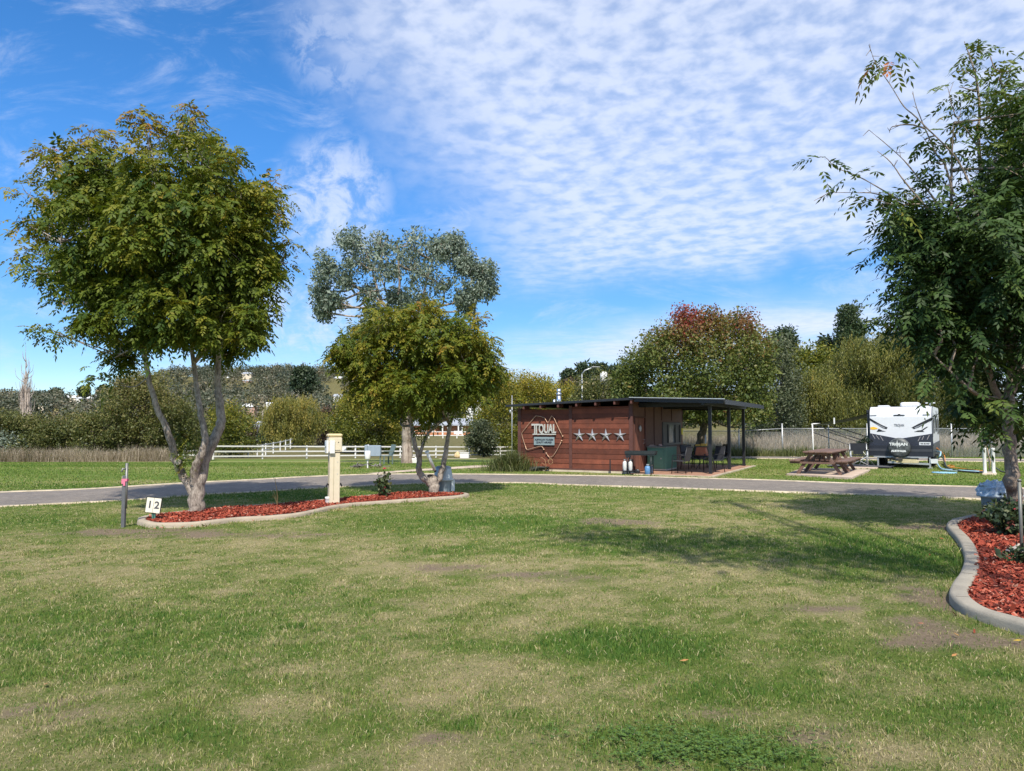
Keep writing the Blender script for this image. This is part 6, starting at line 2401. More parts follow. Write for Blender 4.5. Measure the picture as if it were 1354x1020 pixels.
def patio_table():
    g = G(930, 622.5)
    root = thing('patio_table', 'round dark metal table under the verandah', 'table', (g[0], g[1], .03), .3)
    q = MB()
    q.lathe([(.02, .50), (.40, .50), (.42, .515), (.40, .53), (.02, .53)], (0, 0, 0), 20)
    q.build('tabletop', BLK, root)
    for k in range(3):
        a_ = k * 2.094
        q = MB()
        q.tube([(.30 * math.cos(a_), .30 * math.sin(a_), 0), (.10 * math.cos(a_), .10 * math.sin(a_), .30), (.26 * math.cos(a_), .26 * math.sin(a_), .50)], .014, 6)
        q.build('leg', BLK, root)
    r2 = thing('kettle_barbecue', 'terracotta coloured box with a yellow tray standing on the patio table', 'box', (g[0] - .05, g[1], .563), CRZ)
    q = MB()
    TER = mat('terracotta_glaze', (.42, .115, .045), .5, var=.25)
    q.prism([(-.21, 0), (.21, 0), (.15, .30), (-.15, .30)], .30, 'y', -.15)
    q.build('body', TER, r2)
    r2.name = 'barbecue_box'
    q = MB()
    q.box((-.23, -.18, .301), (.23, .18, .335))
    q.build('shelf', BLK, r2)
    q = MB()
    q.box((-.20, -.12, .336), (-.02, .12, .40)); q.box((0, -.12, .336), (.18, .12, .43))
    q.build('tray', mat('ochre_tray', (.55, .34, .05), .5), r2)


patio_table()


# ---------------------------------------------------------------- picnic tables
LOG = mat('stained_timber', (.125, .07, .05), .75, var=.35, scale=5, bmp=.5, bscale=40, tint=.3, dirt=.3, dirtc=(.28, .22, .22))


def picnic_proto():
    root = thing('picnic_table', 'x', 'picnic table')
    rg = np.random.default_rng(8)
    def plank_set(name, xs, z, w, th, L):
        q = MB()
        for x in xs:
            q.box((x - w / 2, -L / 2 + rg.uniform(-.02, .02), z - th), (x + w / 2, L / 2 + rg.uniform(-.02, .02), z), 0, float(rg.uniform(.3, .9)), bev=.012)
        return q.build(name, LOG, root)
    plank_set('tabletop', [-.36, -.18, 0, .18, .36], .74, .17, .055, 1.75)
    plank_set('seat', [-.80, -.63], .45, .16, .055, 1.7)
    plank_set('seat', [.63, .80], .45, .16, .055, 1.7)
    for y in (-.60, .60):
        for s in (-1, 1):
            q = MB()
            q.bar((s * .22, y + .001 * s, .69), (s * .66, y + .001 * s, .0), .10, .085, up=(0, 1, 0))
            q.build('leg', LOG, root)
        q = MB()
        q.box((-.88, y - .105, .33), (.88, y - .05, .394))
        q.build('crossbeam', LOG, root)
        q = MB()
        q.box((-.40, y - .11, .62), (.40, y - .06, .684))
        q.build('top_bearer', LOG, root)
    for s in (-1, 1):
        q = MB()
        q.bar((0, s * .54, .36), (0, s * .12, .68), .06, .05, up=(1, 0, 0))
        q.build('brace', LOG, root)
    return root


SLZ = -math.atan2(.54, .84)
pt = picnic_proto()
tag(pt, 'near brown timber picnic table with splayed legs on the concrete slab', None, 'picnic tables on the slab')
pt.location = (10.36, 24.85, .07)
pt.rotation_euler = (0, 0, SLZ)
pt2 = copy_tree(pt)
tag(pt2, 'rear brown timber picnic table, half hidden behind the near one', None, 'picnic tables on the slab')
pt2.location = (11.42, 26.60, .07)
# slabs
def slab(name, pts, z, m):
    q = MB()
    q.prism([tuple(p[:2]) for p in pts], z + .05, 'z', -.05)
    o = q.build(name, m)
    return tag(o, kind='structure')


conc2 = mat('slab_concrete', (.46, .36, .28), .9, var=.2, scale=1.5, bmp=.3, dirt=.35, dirtc=(.25, .17, .13), obj=False)
slab('concrete_slab', [G(1040, 629), G(1126, 634.2), G(1151, 623.2), G(1062, 620.5)], .06, conc2)
slab('concrete_slab', [G(1120, 620.2), G(1160, 620.6), G(1165, 616.6), G(1128, 616.3)], .05, conc2)


# ================================================================ caravan
def caravan():
    th = R(33.0)
    fr = np.array([16.42, 29.0, 0])
    W, Lc, H = 2.22, 4.1, 2.42
    org = fr + np.array([-math.cos(th), math.sin(th), 0]) * W / 2
    root = thing('caravan', 'white and black off-road caravan with its awning out, parked beyond the picnic tables', 'caravan', org, -th)
    VW = mat('caravan_white', (.60, .61, .63), .28, var=.03, spec=.5, dirt=.06, dirtc=(.5, .48, .45))
    VB = mat('caravan_black', (.016, .017, .024), .35, var=.2)
    VG = mat('checker_plate', (.045, .048, .062), .38, .5, var=.25, scale=20)
    VGR = mat('decal_grey', (.22, .23, .25), .4)
    VK = mat('decal_black', (.012, .012, .015), .4)
    x0, x1 = -W / 2, W / 2
    prof = [(0, .46), (0, 2.0), (.03, 2.14), (.10, 2.28), (.22, 2.37), (.40, H), (Lc - .3, H), (Lc - .08, 2.36), (Lc, 2.2), (Lc, .46)]
    q = MB()
    q.prism(prof, W, 'x', x0)
    q.build('body', VW, root)

    def fpt(px, py):     # crop pixel of the front panel -> (x, z)
        return (px - 467) / 815 * W, (950 - py) / 865 * 2.44

    def front(name, polys, m, y0=-.006, th_=.006, par=root):
        q = MB()
        for p in polys:
            q.prism([fpt(*c) for c in p], th_, 'y', y0)
        return q.build(name, m, par)
    # dark lower panel with its V top
    q = MB()
    q.prism([fpt(61, 470), fpt(445, 547), fpt(873, 473), fpt(885, 640), fpt(50, 640)], .045, 'y', -.05)
    q.build('lower_panel', VG, root)
    q = MB()
    q.prism([fpt(52, 641), fpt(884, 641), fpt(884, 790), fpt(52, 790)], .30, 'y', -.305)
    q.build('front_box', VB, root)
    q = MB()
    q.prism([fpt(60, 688), fpt(870, 688), fpt(870, 722), fpt(60, 722)], .012, 'y', -.319)
    q.build('box_rail', mat('dark_rail', (.07, .07, .078), .4, .5), root)
    # decals, one part per side
    front('side_stripe', [[(60, 250), (62, 285), (235, 400), (285, 412), (300, 388), (210, 345)], [(150, 345), (240, 392), (262, 380), (200, 345)], [(150, 450), (180, 405), (225, 430), (275, 445)]], VK)
    front('side_stripe', [[(872, 248), (872, 285), (700, 390), (640, 412), (612, 388), (700, 338)], [(760, 345), (680, 388), (655, 380), (720, 345)], [(640, 450), (690, 430), (740, 425), (775, 450)], [(735, 425), (800, 380), (825, 377), (755, 432)]], VK)
    front('stripe_fill', [[(120, 320), (180, 345), (270, 392), (250, 402), (200, 372)]], VGR, -.009, .003)
    front('stripe_fill', [[(800, 320), (740, 345), (640, 392), (665, 402), (715, 372)]], VGR, -.009, .003)
    front('marker_lamp', [[(68, 211), (155, 208), (155, 216), (68, 220)], [(760, 206), (850, 204), (850, 214), (760, 214)]], VGR, -.012, .012)
    front('top_emblem', [[(380, 210), (440, 207), (440, 197), (470, 197), (470, 207), (530, 210), (525, 222), (385, 222)]], VK, -.012, .012)
    front('orange_sticker', [[(68, 385), (110, 378), (165, 395), (165, 408), (120, 420), (70, 415)]], mat('amber_sticker', (.75, .42, .03), .5), -.010, .004)
    q = MB()
    for a_, b_ in (((95, 488), (130, 550)), ((145, 498), (185, 557)), ((200, 508), (238, 577)), ((722, 515), (690, 578)), ((765, 508), (740, 560)), ((835, 495), (805, 555))):
        pa, pb = fpt(*a_), fpt(*b_)
        q.bar((pa[0], -.055, pa[1]), (pb[0], -.055, pb[1]), .02, .008, up=(0, 1, 0))
    q.build('panel_slash', mat('slash_silver', (.38, .34, .34), .4, .3), root)
    me = text_mesh('TROJAN', .13, .006, 130 / 815 * W, .004)
    o = link('lettering', me, VGR, root)
    px_, pz_ = fpt(452, 357)
    o.location = (px_, -.010, pz_)
    # plates
    front('number_plate', [[(705, 592), (850, 592), (850, 633), (705, 633)]], mat('plate_silver', (.58, .60, .60), .4), -.065, .012)
    q = MB()
    me = text_mesh('VR 42 ND', .075, .004, .32, .003)
    o = link('lettering', me, VK, root)
    a_ = fpt(778, 613)
    o.location = (a_[0], -.070, a_[1])
    # spare wheel with a printed cover
    q = MB()
    r_ = 145 / 815 * W
    c = fpt(460, 672)
    q.lathe([(.02, -.58), (r_ * .62, -.578), (r_ * .92, -.55), (r_, -.50), (r_, -.36), (r_ * .9, -.31)], (c[0], 0, c[1]), 30, axis='y')
    sw = q.build('spare_wheel', mat('grey_print_cover', (.055, .062, .062), .5, var=.9, scale=7), root)
    wcol = mat('cover_lettering', (.62, .64, .62), .5)
    for body, zz, ww, sz in (('TROJAN', 622, 235, .15), ('AUSTRALIA', 715, 195, .10)):
        me = text_mesh(body, sz, .004, ww / 815 * W, .006)
        o = link('lettering', me, wcol, sw)
        p = fpt(455, zz)
        o.location = (p[0], -.584, p[1])
    q = MB()
    k = fpt(440, 618)
    q.add([(k[0] - .022, -.586, k[1]), (k[0], -.586, k[1] + .17), (k[0] + .022, -.586, k[1]), (k[0], -.586, k[1] - .17)], [(0, 1, 2, 3)])
    q.build('compass_point', wcol, sw)
    # drawbar, bumper bar, jockey legs, undercarriage
    q = MB()
    q.bar((-.95, -.30, .42), (.95, -.30, .42), .06, .06)
    q.build('front_bar', GALV, root)
    q = MB()
    q.bar((-.55, .4, .36), (0, -1.35, .36), .06, .10)
    q.bar((.55, .4, .36), (0, -1.35, .36), .06, .10)
    q.bar((0, -1.30, .36), (0, -1.62, .38), .10, .08)
    q.build('drawbar', BLK, root)
    q = MB()
    q.prism([fpt(425, 855), fpt(460, 820), fpt(690, 822), fpt(722, 850), fpt(715, 868), fpt(430, 868)], .10, 'y', -1.0)
    q.build('stone_guard', mat('tan_stone_guard', (.48, .41, .24), .6, var=.3, scale=14), root)
    q = MB()
    q.prism([fpt(320, 855), fpt(850, 872), fpt(850, 898), fpt(320, 880)], .05, 'y', -.75)
    q.build('crossmember', GALV, root)
    q = MB()
    q.prism([fpt(845, 820), fpt(935, 815), fpt(940, 878), fpt(850, 880)], .02, 'y', -.33)
    q.build('rear_number_plate', mat('plate_pale', (.55, .57, .56), .5), root)
    for px in (172, 840):
        x = fpt(px, 0)[0]
        q = MB()
        q.box((x - .028, -.30, .03), (x + .028, -.24, .42)); q.box((x - .08, -.34, 0), (x + .08, -.20, .03))
        q.build('stabiliser_leg', GALV, root)
    for px in (172, 840):
        x = fpt(px, 0)[0] * .98
        q = MB()
        q.box((x - .028, Lc - .5, .03), (x + .028, Lc - .44, .46)); q.box((x - .08, Lc - .54, 0), (x + .08, Lc - .40, .03))
        q.build('stabiliser_leg', GALV, root)
    for s in (-1, 1):
        for y in (2.05, 2.75):
            q = MB()
            q.lathe([(.18, -.11), (.30, -.11), (.335, -.08), (.335, .08), (.30, .11), (.18, .11)], (s * (W / 2 - .20), y, .335), 24, axis='x')
            t = q.build('tyre', mat('tyre_rubber', (.018, .018, .018), .85), root)
            q = MB()
            q.lathe([(.02, s * .09), (.05, s * .11), (.17, s * .06), (.185, s * .10)], (s * (W / 2 - .20), y, .335), 20, axis='x')
            q.build('rim', GALV, t)
    q = MB()
    q.box((-.8, .5, .36), (.8, Lc - .2, .455))
    q.build('chassis', BLK, root)
    # sides: dark lower band, windows, trims, door
    q = MB()
    q.prism([(.0, .462), (Lc - .005, .462), (Lc - .005, 1.02), (.0, .95)], .02, 'x', x1)
    q.build('side_band', VG, root)
    q = MB()
    q.prism([(.0, .462), (Lc - .005, .462), (Lc - .005, 1.02), (.0, .95)], .02, 'x', x0 - .02)
    q.build('side_band', VG, root)
    for xs in (x0 - .018, x1):
        for y0, y1, z0, z1 in ((.55, 1.05, 1.35, 1.95), (1.75, 2.55, 1.42, 1.95), (3.1, 3.6, 1.3, 1.95)):
            if xs < 0 and y0 > 1.5 and y0 < 2:
                y0, y1, z0, z1 = 1.6, 2.3, .6, 2.1
                q = MB()
                q.box((xs - .004, y0, z0), (xs + .014, y1, z1), bev=.003)
                d = q.build('door', VB, root)
                continue
            q = MB()
            q.box((xs, y0, z0), (xs + .018, y1, z1), bev=.005)
            f_ = q.build('window', VB, root)
            q = MB()
            off = .019 if xs > 0 else -.003
            q.box((xs + off, y0 + .05, z0 + .05), (xs + off + .002, y1 - .05, z1 - .05))
            q.build('pane', GLASS, f_)
    q = MB()
    q.prism([(.08, 2.30), (.16, 2.33), (.30, 1.45), (.24, 1.20), (.16, 1.30)], .008, 'x', x1)
    q.prism([(.6, 2.05), (2.4, 1.55), (2.6, 1.75), (.9, 2.2)], .006, 'x', x1)
    q.prism([(2.2, 2.25), (3.9, 1.7), (3.9, 1.9), (2.5, 2.32)], .006, 'x', x1)
    q.build('side_graphic', VGR, root)
    for xa in (x0 - .012, x1 - .012):
        q = MB()
        pr = [(-.012, .45), (-.012, 2.0), (.02, 2.15), (.09, 2.29), (.21, 2.385), (.40, 2.436), (.40, 2.40), (.23, 2.35), (.13, 2.26), (.07, 2.14), (.045, 2.0), (.045, .45)]
        q.prism(pr, .024, 'x', xa)
        q.build('corner_moulding', VB, root)
    # roof gear
    q = MB()
    q.box((-.06, .75, H + .002), (.62, 1.65, H + .19), bev=.05)
    q.build('air_conditioner', VW, root)
    q = MB()
    q.box((-.88, .6, H + .002), (-.45, 1.2, H + .07), bev=.03)
    q.build('roof_hatch', VW, root)
    q = MB()
    q.box((.62, 1.9, H + .002), (.95, 2.3, H + .06), bev=.02)
    q.build('roof_hatch', VW, root)
    q = MB()
    q.tube([(.93, 2.1, H), (.93, 2.1, H + .16)], .03, 8)
    q.box((.76, 1.98, H + .16), (1.12, 2.22, H + .20), bev=.015)
    q.build('antenna', VW, root)
    # awning
    q = MB()
    q.box((x0 - .11, .15, .55), (x0 - .03, .25, 2.22)); q.box((x0 - .13, .12, 2.16), (x0 - .03, 3.9, 2.29), bev=.02)
    q.build('awning_case', VB, root)
    zi, zo, ox = 2.17, 1.72, -2.15
    q = MB()
    n = 8
    V = []
    for i in range(n + 1):
        t = i / n
        x = x0 - .10 + (ox) * t
        z = zi + (zo - zi) * t - .05 * math.sin(math.pi * t)
        V += [(x, .35, z), (x, 3.75, z + .02)]
    F = [(2 * i, 2 * i + 1, 2 * i + 3, 2 * i + 2) for i in range(n)]
    q.add(V, F)
    q.add([(a_, b_, c_ - .012) for a_, b_, c_ in V], [f[::-1] for f in F])
    q.build('awning_fabric', mat('awning_cloth', (.20, .21, .24), .8, var=.12), root)
    q = MB()
    q.tube([(x0 - .10 + ox, .25, zo), (x0 - .10 + ox, 3.85, zo + .02)], .045, 10)
    q.build('awning_roller', WHITE, root)
    for y in (.25, 3.85):
        q = MB()
        q.tube([(x0 - .10 + ox, y, zo), (x0 - .10 + ox + .02, y, .02)], .028, 8)
        q.build('awning_leg', WHITE, root)
        q = MB()
        q.tube([(x0 - .10 + ox, y, zo), (x0 - .08, y, .98)], .02, 6)
        q.build('awning_arm', VB, root)
        q = MB()
        q.tube([(x0 - .08 + ox, y, zo - .35), (x0 - .08, y, .60)], .016, 6)
        q.build('awning_arm', VB, root)
    q = MB()
    q.box((x0 + ox + .75, .20, 1.73), (x0 + ox + .80, .25, 1.99))
    q.build('awning_clip', WHITE, root)
    return root, org, th


CAR, CORG, CTH = caravan()


def car_world(x, y, z=0):
    c, s = math.cos(-CTH), math.sin(-CTH)
    return np.array([CORG[0] + x * c - y * s, CORG[1] + x * s + y * c, z])


# ground mat, folding chair, stand and plant under the awning
q = MB()
q.box((-1.15, -1.0, .0), (1.15, 1.0, .012))
o = q.build('ground_mat', mat('dark_grey_mat', (.07, .072, .08), .95, var=.2), None, (*G(1140, 617.5)[:2], .051))
o.rotation_euler = (0, 0, -CTH)
tag(o, 'dark grey mat spread on the ground under the awning', 'mat')


def camp_chair():
    g = G(1136, 618.8)
    root = thing('camp_chair', 'folding camp chair with black seat and pale frame under the awning', 'chair', (g[0], g[1], .063), -.35)
    FR = mat('pale_alloy', (.50, .52, .54), .4, .5)
    for s in (-1, 1):
        for y in (-.20, .22):
            q = MB()
            q.tube([(s * .30, y, 0), (s * .30, y, .62 if y < 0 else .88)], .014, 6)
            q.build('leg', FR, root)
        q = MB()
        q.box((s * .30 - .03, -.22, .62), (s * .30 + .03, .24, .645))
        q.build('armrest', BLK, root)
    q = MB()
    q.tube([(-.30, -.2, .06), (.30, -.2, .40)], .011, 6); q.tube([(.30, -.2, .06), (-.30, -.2, .40)], .011, 6)
    q.tube([(-.30, .22, .06), (.30, .22, .40)], .011, 6); q.tube([(.30, .22, .06), (-.30, .22, .40)], .011, 6)
    q.build('cross_brace', FR, root)
    q = MB()
    q.box((-.29, -.20, .41), (.29, .22, .43))
    q.build('seat', BLK, root)
    q = MB()
    q.box((-.31, .21, .60), (.31, .235, .90), bev=.008); q.box((-.18, .212, .46), (.18, .233, .599))
    q.build('backrest', BLK, root)


camp_chair()


def stand_plant():
    g = G(1146, 617.3)
    g = np.array([g[0], g[1], .063])
    root = thing('folding_stand', 'low folding stand with a tray beside the caravan under the awning', 'stand', g)
    q = MB()
    q.box((-.28, -.2, .60), (.28, .2, .63), bev=.006)
    q.build('tray', mat('pale_tray', (.40, .42, .40), .5), root)
    for s in (-1, 1):
        q = MB()
        q.tube([(s * .24, -.16, 0), (-s * .24, -.14, .60)], .012, 6)
        q.build('leg', GALV, root)
        q = MB()
        q.tube([(s * .24, .16, 0), (-s * .24, .14, .60)], .012, 6)
        q.build('leg', GALV, root)
    rg = np.random.default_rng(77)
    r2 = thing('potted_plant', 'dark bushy plant in a black pot on the folding stand', 'plant', g + [-.06, 0, .632])
    q = MB()
    q.lathe([(.06, 0), (.085, .14), (.09, .15), (.08, .14)], (0, 0, 0), 12)
    q.build('pot', BLK, r2)
    cr = Crown()
    base = g + [-.06, 0, .632 + .30]
    Pp, O, I = spray_pts([(base, np.array([.26, .22, .18]))], 60, rg, .2)
    simple_leaves(cr, Pp, O, 8, .09, .05, rg, np.full(len(Pp), .2))
    cr.build('foliage', PINE, r2)


stand_plant()


def hose(name, label, pts, r, c):
    q = MB()
    pts = spline([np.array(p) for p in pts], 6)
    q.tube(pts - pts[0], r, 7)
    o = q.build(name, mat(name + '_' + label[:8].replace(' ', '_'), c, .45, var=.1), None, pts[0])
    return tag(o, label, 'hose' if name == 'hose' else 'cord')


hs0 = car_world(1.16, 1.2, .62)
hose('hose', 'pale blue water hose looping from the caravan side', [hs0, car_world(1.34, .5, .62), car_world(1.30, .15, .42), G(1238, 615) + [0, 0, .22], G(1244, 621) + [0, 0, .05], G(1262, 623) + [0, 0, .03], G(1295, 625) + [0, 0, .03]], .028, (.30, .50, .62))
hose('hose', 'black drain hose running from the caravan to the white posts', [car_world(1.18, .9, .5), G(1247, 613) + [0, 0, .25], G(1252, 620) + [0, 0, .06], G(1268, 624.3) + [0, 0, .04], G(1290, 626.3) + [0, 0, .04], G(1300, 625.5) + [0, 0, .03]], .032, (.02, .02, .022))
hose('extension_cable', 'orange power cord dropping from the caravan to the grass', [car_world(1.15, 1.6, .75), G(1249, 611) + [0, 0, .3], G(1250, 617.5) + [0, 0, .03], G(1256, 616) + [0, 0, .02], G(1262, 617.5) + [0, 0, .02], G(1255, 618.8) + [0, 0, .02], G(1268, 620) + [0, 0, .02], G(1300, 623.8) + [0, 0, .02]], .016, (.75, .24, .03))
hose('hose', 'green-grey hose lying flat along the grass towards the white posts', [G(1244, 622.5) + [0, 0, .03], G(1262, 624) + [0, 0, .02], G(1278, 624.4) + [0, 0, .02], G(1300, 626) + [0, 0, .02]], .028, (.22, .30, .27))
hose('hose', 'short black hose end right of the white posts', [G(1317, 622.5) + [0, 0, .1], G(1324, 624.5) + [0, 0, .03], G(1332, 626) + [0, 0, .03], G(1345, 626.5) + [0, 0, .03]], .024, (.02, .02, .02))
q = MB()
q.lathe([(.02, 0), (.38, 0), (.40, .015), (.38, .03), (.02, .03)], (0, 0, 0), 22)
o = q.build('plastic_sheet', mat('light_blue_plastic', (.22, .44, .58), .5), None, G(1248.5, 625.8))
tag(o, 'flat light blue plastic disc lying on the grass by the caravan', 'mat')


# white service posts, meter box
def service_posts():
    for px, lab in ((1302.5, 'left white round post on the concrete pad, below the meter box'), (1314, 'right white round post on the concrete pad, below the meter box')):
        g = G(px, 627.3)
        q = MB()
        q.lathe([(.055, -.05), (.055, .80), (.058, .805), (.058, .83), (.03, .845)], (0, 0, 0), 14)
        o = q.build('service_post', WHITE, None, (g[0], g[1], .05))
        tag(o, lab, 'post', 'white service posts')
    slab('concrete_pad', [G(1299, 628.6), G(1318.5, 628.6), G(1317, 625.5), G(1300, 625.5)], .045, conc)
    g = G(1308.5, 624)
    root = thing('meter_box', 'dark grey power box on a thin pole behind the white posts', 'meter box', g)
    q = MB()
    q.tube([(0, 0, -.1), (0, 0, 1.5)], .024, 8)
    q.build('pole', GALV, root)
    q = MB()
    q.box((-.17, -.09, .98), (.11, .06, 1.52), bev=.01)
    b_ = q.build('box', mat('dark_grey_box', (.05, .055, .065), .5), root)
    q = MB()
    q.box((-.15, -.105, 1.02), (.09, -.092, 1.48), bev=.004)
    q.build('door', mat('grey_box_door', (.07, .075, .088), .5), b_)
    q = MB()
    q.tube([(-.08, -.02, .98), (-.02, -.03, .5), (.02, -.04, .35), (-.05, -.05, .1)], .012, 6)
    q.build('conduit', mat('tan_conduit', (.38, .24, .14), .6), root)


service_posts()

# ================================================================ around the left bed
def num_sign():
    g = G(202.5, 691)
    D = g[1]
    s = D / FPX
    root = thing('number_sign', 'small tilted cream number board lettered 1 and 2 on a green stake', 'sign', (g[0], g[1], .03), .10)
    GRS = mat('green_stake', (.045, .14, .11), .6, var=.2)
    q = MB()
    q.box((-.033, .006, -.1), (-.003, .03, .30)); q.box((.006, .006, -.1), (.036, .03, .30))
    q.build('stake', GRS, root)
    tl = Matrix.Translation((.005, -.01, .31)) @ Matrix.Rotation(R(7), 4, 'Y')
    q = MB()
    q.box((-.150, -.009, -.160), (.150, .011, .160), M=tl, bev=.004)
    q.build('backing', BLK, root)
    q = MB()
    q.box((-.138, -.016, -.150), (-.003, -.0095, .143), M=tl); q.box((.003, -.016, -.150), (.138, -.0095, .143), M=tl)
    pl = q.build('panel', mat('cream_board', (.70, .66, .54), .6, var=.06), root)
    for body, xx in (('1', -.068), ('2', .068)):
        me = text_mesh(body, .20, .004, None, .004)
        o = link('lettering', me, mat('dark_number', (.06, .06, .07), .6), pl)
        o.matrix_local = tl @ Matrix.Translation((xx, -.019, .0))
    root.scale = (.84, .84, .84)
    return root


num_sign()


def tap_post():
    g = G(163, 697)
    root = thing('tap_post', 'grey steel post with a garden tap and a pink ribbon, left of the bed', 'post', g)
    q = MB()
    q.box((-.028, -.028, -.1), (.028, .028, .82), bev=.004)
    q.build('post', mat('grey_post_steel', (.11, .11, .115), .6, .2, var=.2), root)
    q = MB()
    q.tube([(.03, -.0, .3), (.03, 0, 1.02)], .022, 8)
    q.tube([(.03, 0, .93), (-.01, -.05, .93), (-.02, -.06, .88)], .016, 7)
    q.build('tap', mat('aged_pipe', (.20, .20, .19), .5, .5, var=.2), root)
    q = MB()
    q.box((-.034, -.034, .73), (.054, .034, .77)); q.box((-.03, -.04, .69), (.02, -.034, .73)); q.box((.0, -.042, .66), (.03, -.036, .73))
    q.build('ribbon', mat('pink_ribbon', (.62, .16, .24), .7), root)
    q = MB()
    q.box((-.036, -.02, .775), (-.01, .02, .81))
    q.build('tag', mat('pale_tag', (.6, .62, .35), .6), root)


tap_post()


def pedestal():
    g = G(441, 669)
    root = thing('power_pedestal', 'cream power pedestal with a white meter cover standing in the red mulch bed', 'power pedestal', (g[0], g[1], .03), .42)
    CR = mat('cream_plastic', (.60, .52, .38), .5, var=.06, dirt=.12, dirtc=(.4, .33, .2))
    CR2 = mat('yellowed_cream_cap', (.62, .50, .27), .5, var=.08)
    q = MB()
    q.box((-.105, -.105, .03), (.105, .105, 1.06), bev=.012)
    q.build('post', CR, root)
    q = MB()
    q.box((-.03, -.108, .1), (-.018, -.1055, 1.0)); q.box((-.108, -.03, .1), (-.1055, -.018, 1.0)); q.box((-.108, .02, .1), (-.1055, .032, 1.0))
    q.build('groove_shade_strip', mat('cream_groove_shade', (.40, .34, .22), .7), root)  # raised strips; the shade of a groove is put into their darker cream
    q = MB()
    q.box((-.135, -.135, -.03), (.135, .135, .028), bev=.012)
    q.build('base', CR, root)
    q = MB()
    q.box((-.135, -.13, 1.062), (.135, .13, 1.36), bev=.012)
    q.build('head', CR, root)
    q = MB()
    q.box((-.145, -.14, 1.362), (.145, .14, 1.435), bev=.025)
    q.build('cap', CR2, root)
    q = MB()
    q.box((-.175, -.115, 1.045), (-.137, .09, 1.30), bev=.01); q.box((-.12, -.165, 1.04), (-.02, -.132, 1.30), bev=.01)
    q.build('meter_cover', WHITE, root)
    q = MB()
    q.box((-.185, -.08, 1.18), (-.176, .04, 1.27))
    q.build('meter_label', mat('pale_blue_label', (.50, .56, .62), .5), root)
    for sgn in (-1, 1):
        q = MB()
        q.tube([(sgn * .10, -.02, .40), (sgn * .15, -.02, .40), (sgn * .155, -.02, .36)], .016, 7); q.box((sgn * .13 - .012, -.04, .405), (sgn * .13 + .012, .0, .43))
        q.build('tap', BLK, root)
    q = MB()
    q.lathe([(.012, 0), (.012, .01)], (.06, -.132, 1.26), 8, axis='y')
    q.build('lock', BLK, root)
    q = MB()
    for zz in (.62, .86):
        q.lathe([(.009, 0), (.009, .006)], (.05, -.1115, zz), 8, axis='y')
    q.build('screw', GALV, root)
    q = MB()
    q.box((-.07, -.139, 1.10), (.10, -.131, 1.105)); q.box((-.136, -.10, 1.40), (.136, -.1405, 1.404))
    q.build('seam', BLK, root)
    c = G(433.5, 669.5)
    q = MB()
    q.lathe([(.05, 0), (.055, .11), (.06, .115), (.06, .15), (.045, .155)], (0, 0, 0), 14)
    o = q.build('drain_cap', WHITE, None, (c[0], c[1], .035))
    tag(o, 'small white drain cap at the foot of the cream pedestal', 'pipe cap')


pedestal()


def rose(label, px, py, h, seed, bloom=True, r=.10, m=None, name='rose_bush', n=9, fl=None):
    rg = np.random.default_rng(seed)
    g = G(px, py)
    root = thing(name, label, 'plant', (g[0], g[1], .03))
    wd = Wood()
    g = np.array([g[0], g[1], .03])
    tops = []
    for k in range(n):
        e = g + np.array([rg.normal(0, r), rg.normal(0, r), h * rg.uniform(.55, 1.0)])
        if k == 0:
            e = g + np.array([-.0, 0, h])
        wd.limb([g + [rg.normal(0, .02), rg.normal(0, .02), -.02], g * .5 + e * .5 + rg.normal(size=3) * .03, e], .010, .004, 5, 3, .05, rg)
        tops.append(e)
    wd.build('stem', BARKD, root)
    cr = Crown()
    bl = [(g * (1 - t) + e * t, np.array([r * .9, r * .9, h * .16])) for e in tops for t in (.45, .8)]
    Pp, O, I = spray_pts(bl, 60, rg, .3)
    simple_leaves(cr, Pp, O, 5, .065, .04, rg, np.clip(.35 + .2 * rg.normal(size=len(Pp)), 0, 1), aspect=.6)
    cr.build('foliage', m or leaf_mat('rose_leaf', [(0, (.025, .05, .015)), (.5, (.06, .09, .025)), (.8, (.10, .10, .03)), (1, (.2, .07, .04))], .2), root)
    PK = mat('pink_petal', (.72, .12, .17), .6, var=.25)
    for e, s in (fl or ([(g + [0, 0, h + .03], .052), (g + [.03, -.12, h * .38], .035)] if bloom else [])):
        q = MB()
        for ring, (rr, zz, nn) in enumerate(((.9, .0, 6), (.65, .25, 5), (.35, .4, 4))):
            for k in range(nn):
                a_ = k * 6.283 / nn + ring
                c, s_ = math.cos(a_), math.sin(a_)
                V = [(0, 0, zz * s * .4), (s * rr * (c * .8 - s_ * .45), s * rr * (s_ * .8 + c * .45), s * (zz + .15)), (s * rr * c * 1.15, s * rr * s_ * 1.15, s * (zz + .35)), (s * rr * (c * .8 + s_ * .45), s * rr * (s_ * .8 - c * .45), s * (zz + .15))]
                q.add(V, [(0, 1, 2, 3)])
        o = q.build('bloom', PK, root)
        o.location = tuple(float(v) for v in (np.asarray(e) - g))
    return root


rose('young rose bush with one pink bloom on top, in the long mulch bed', 508, 660, .60, 201, r=.07)


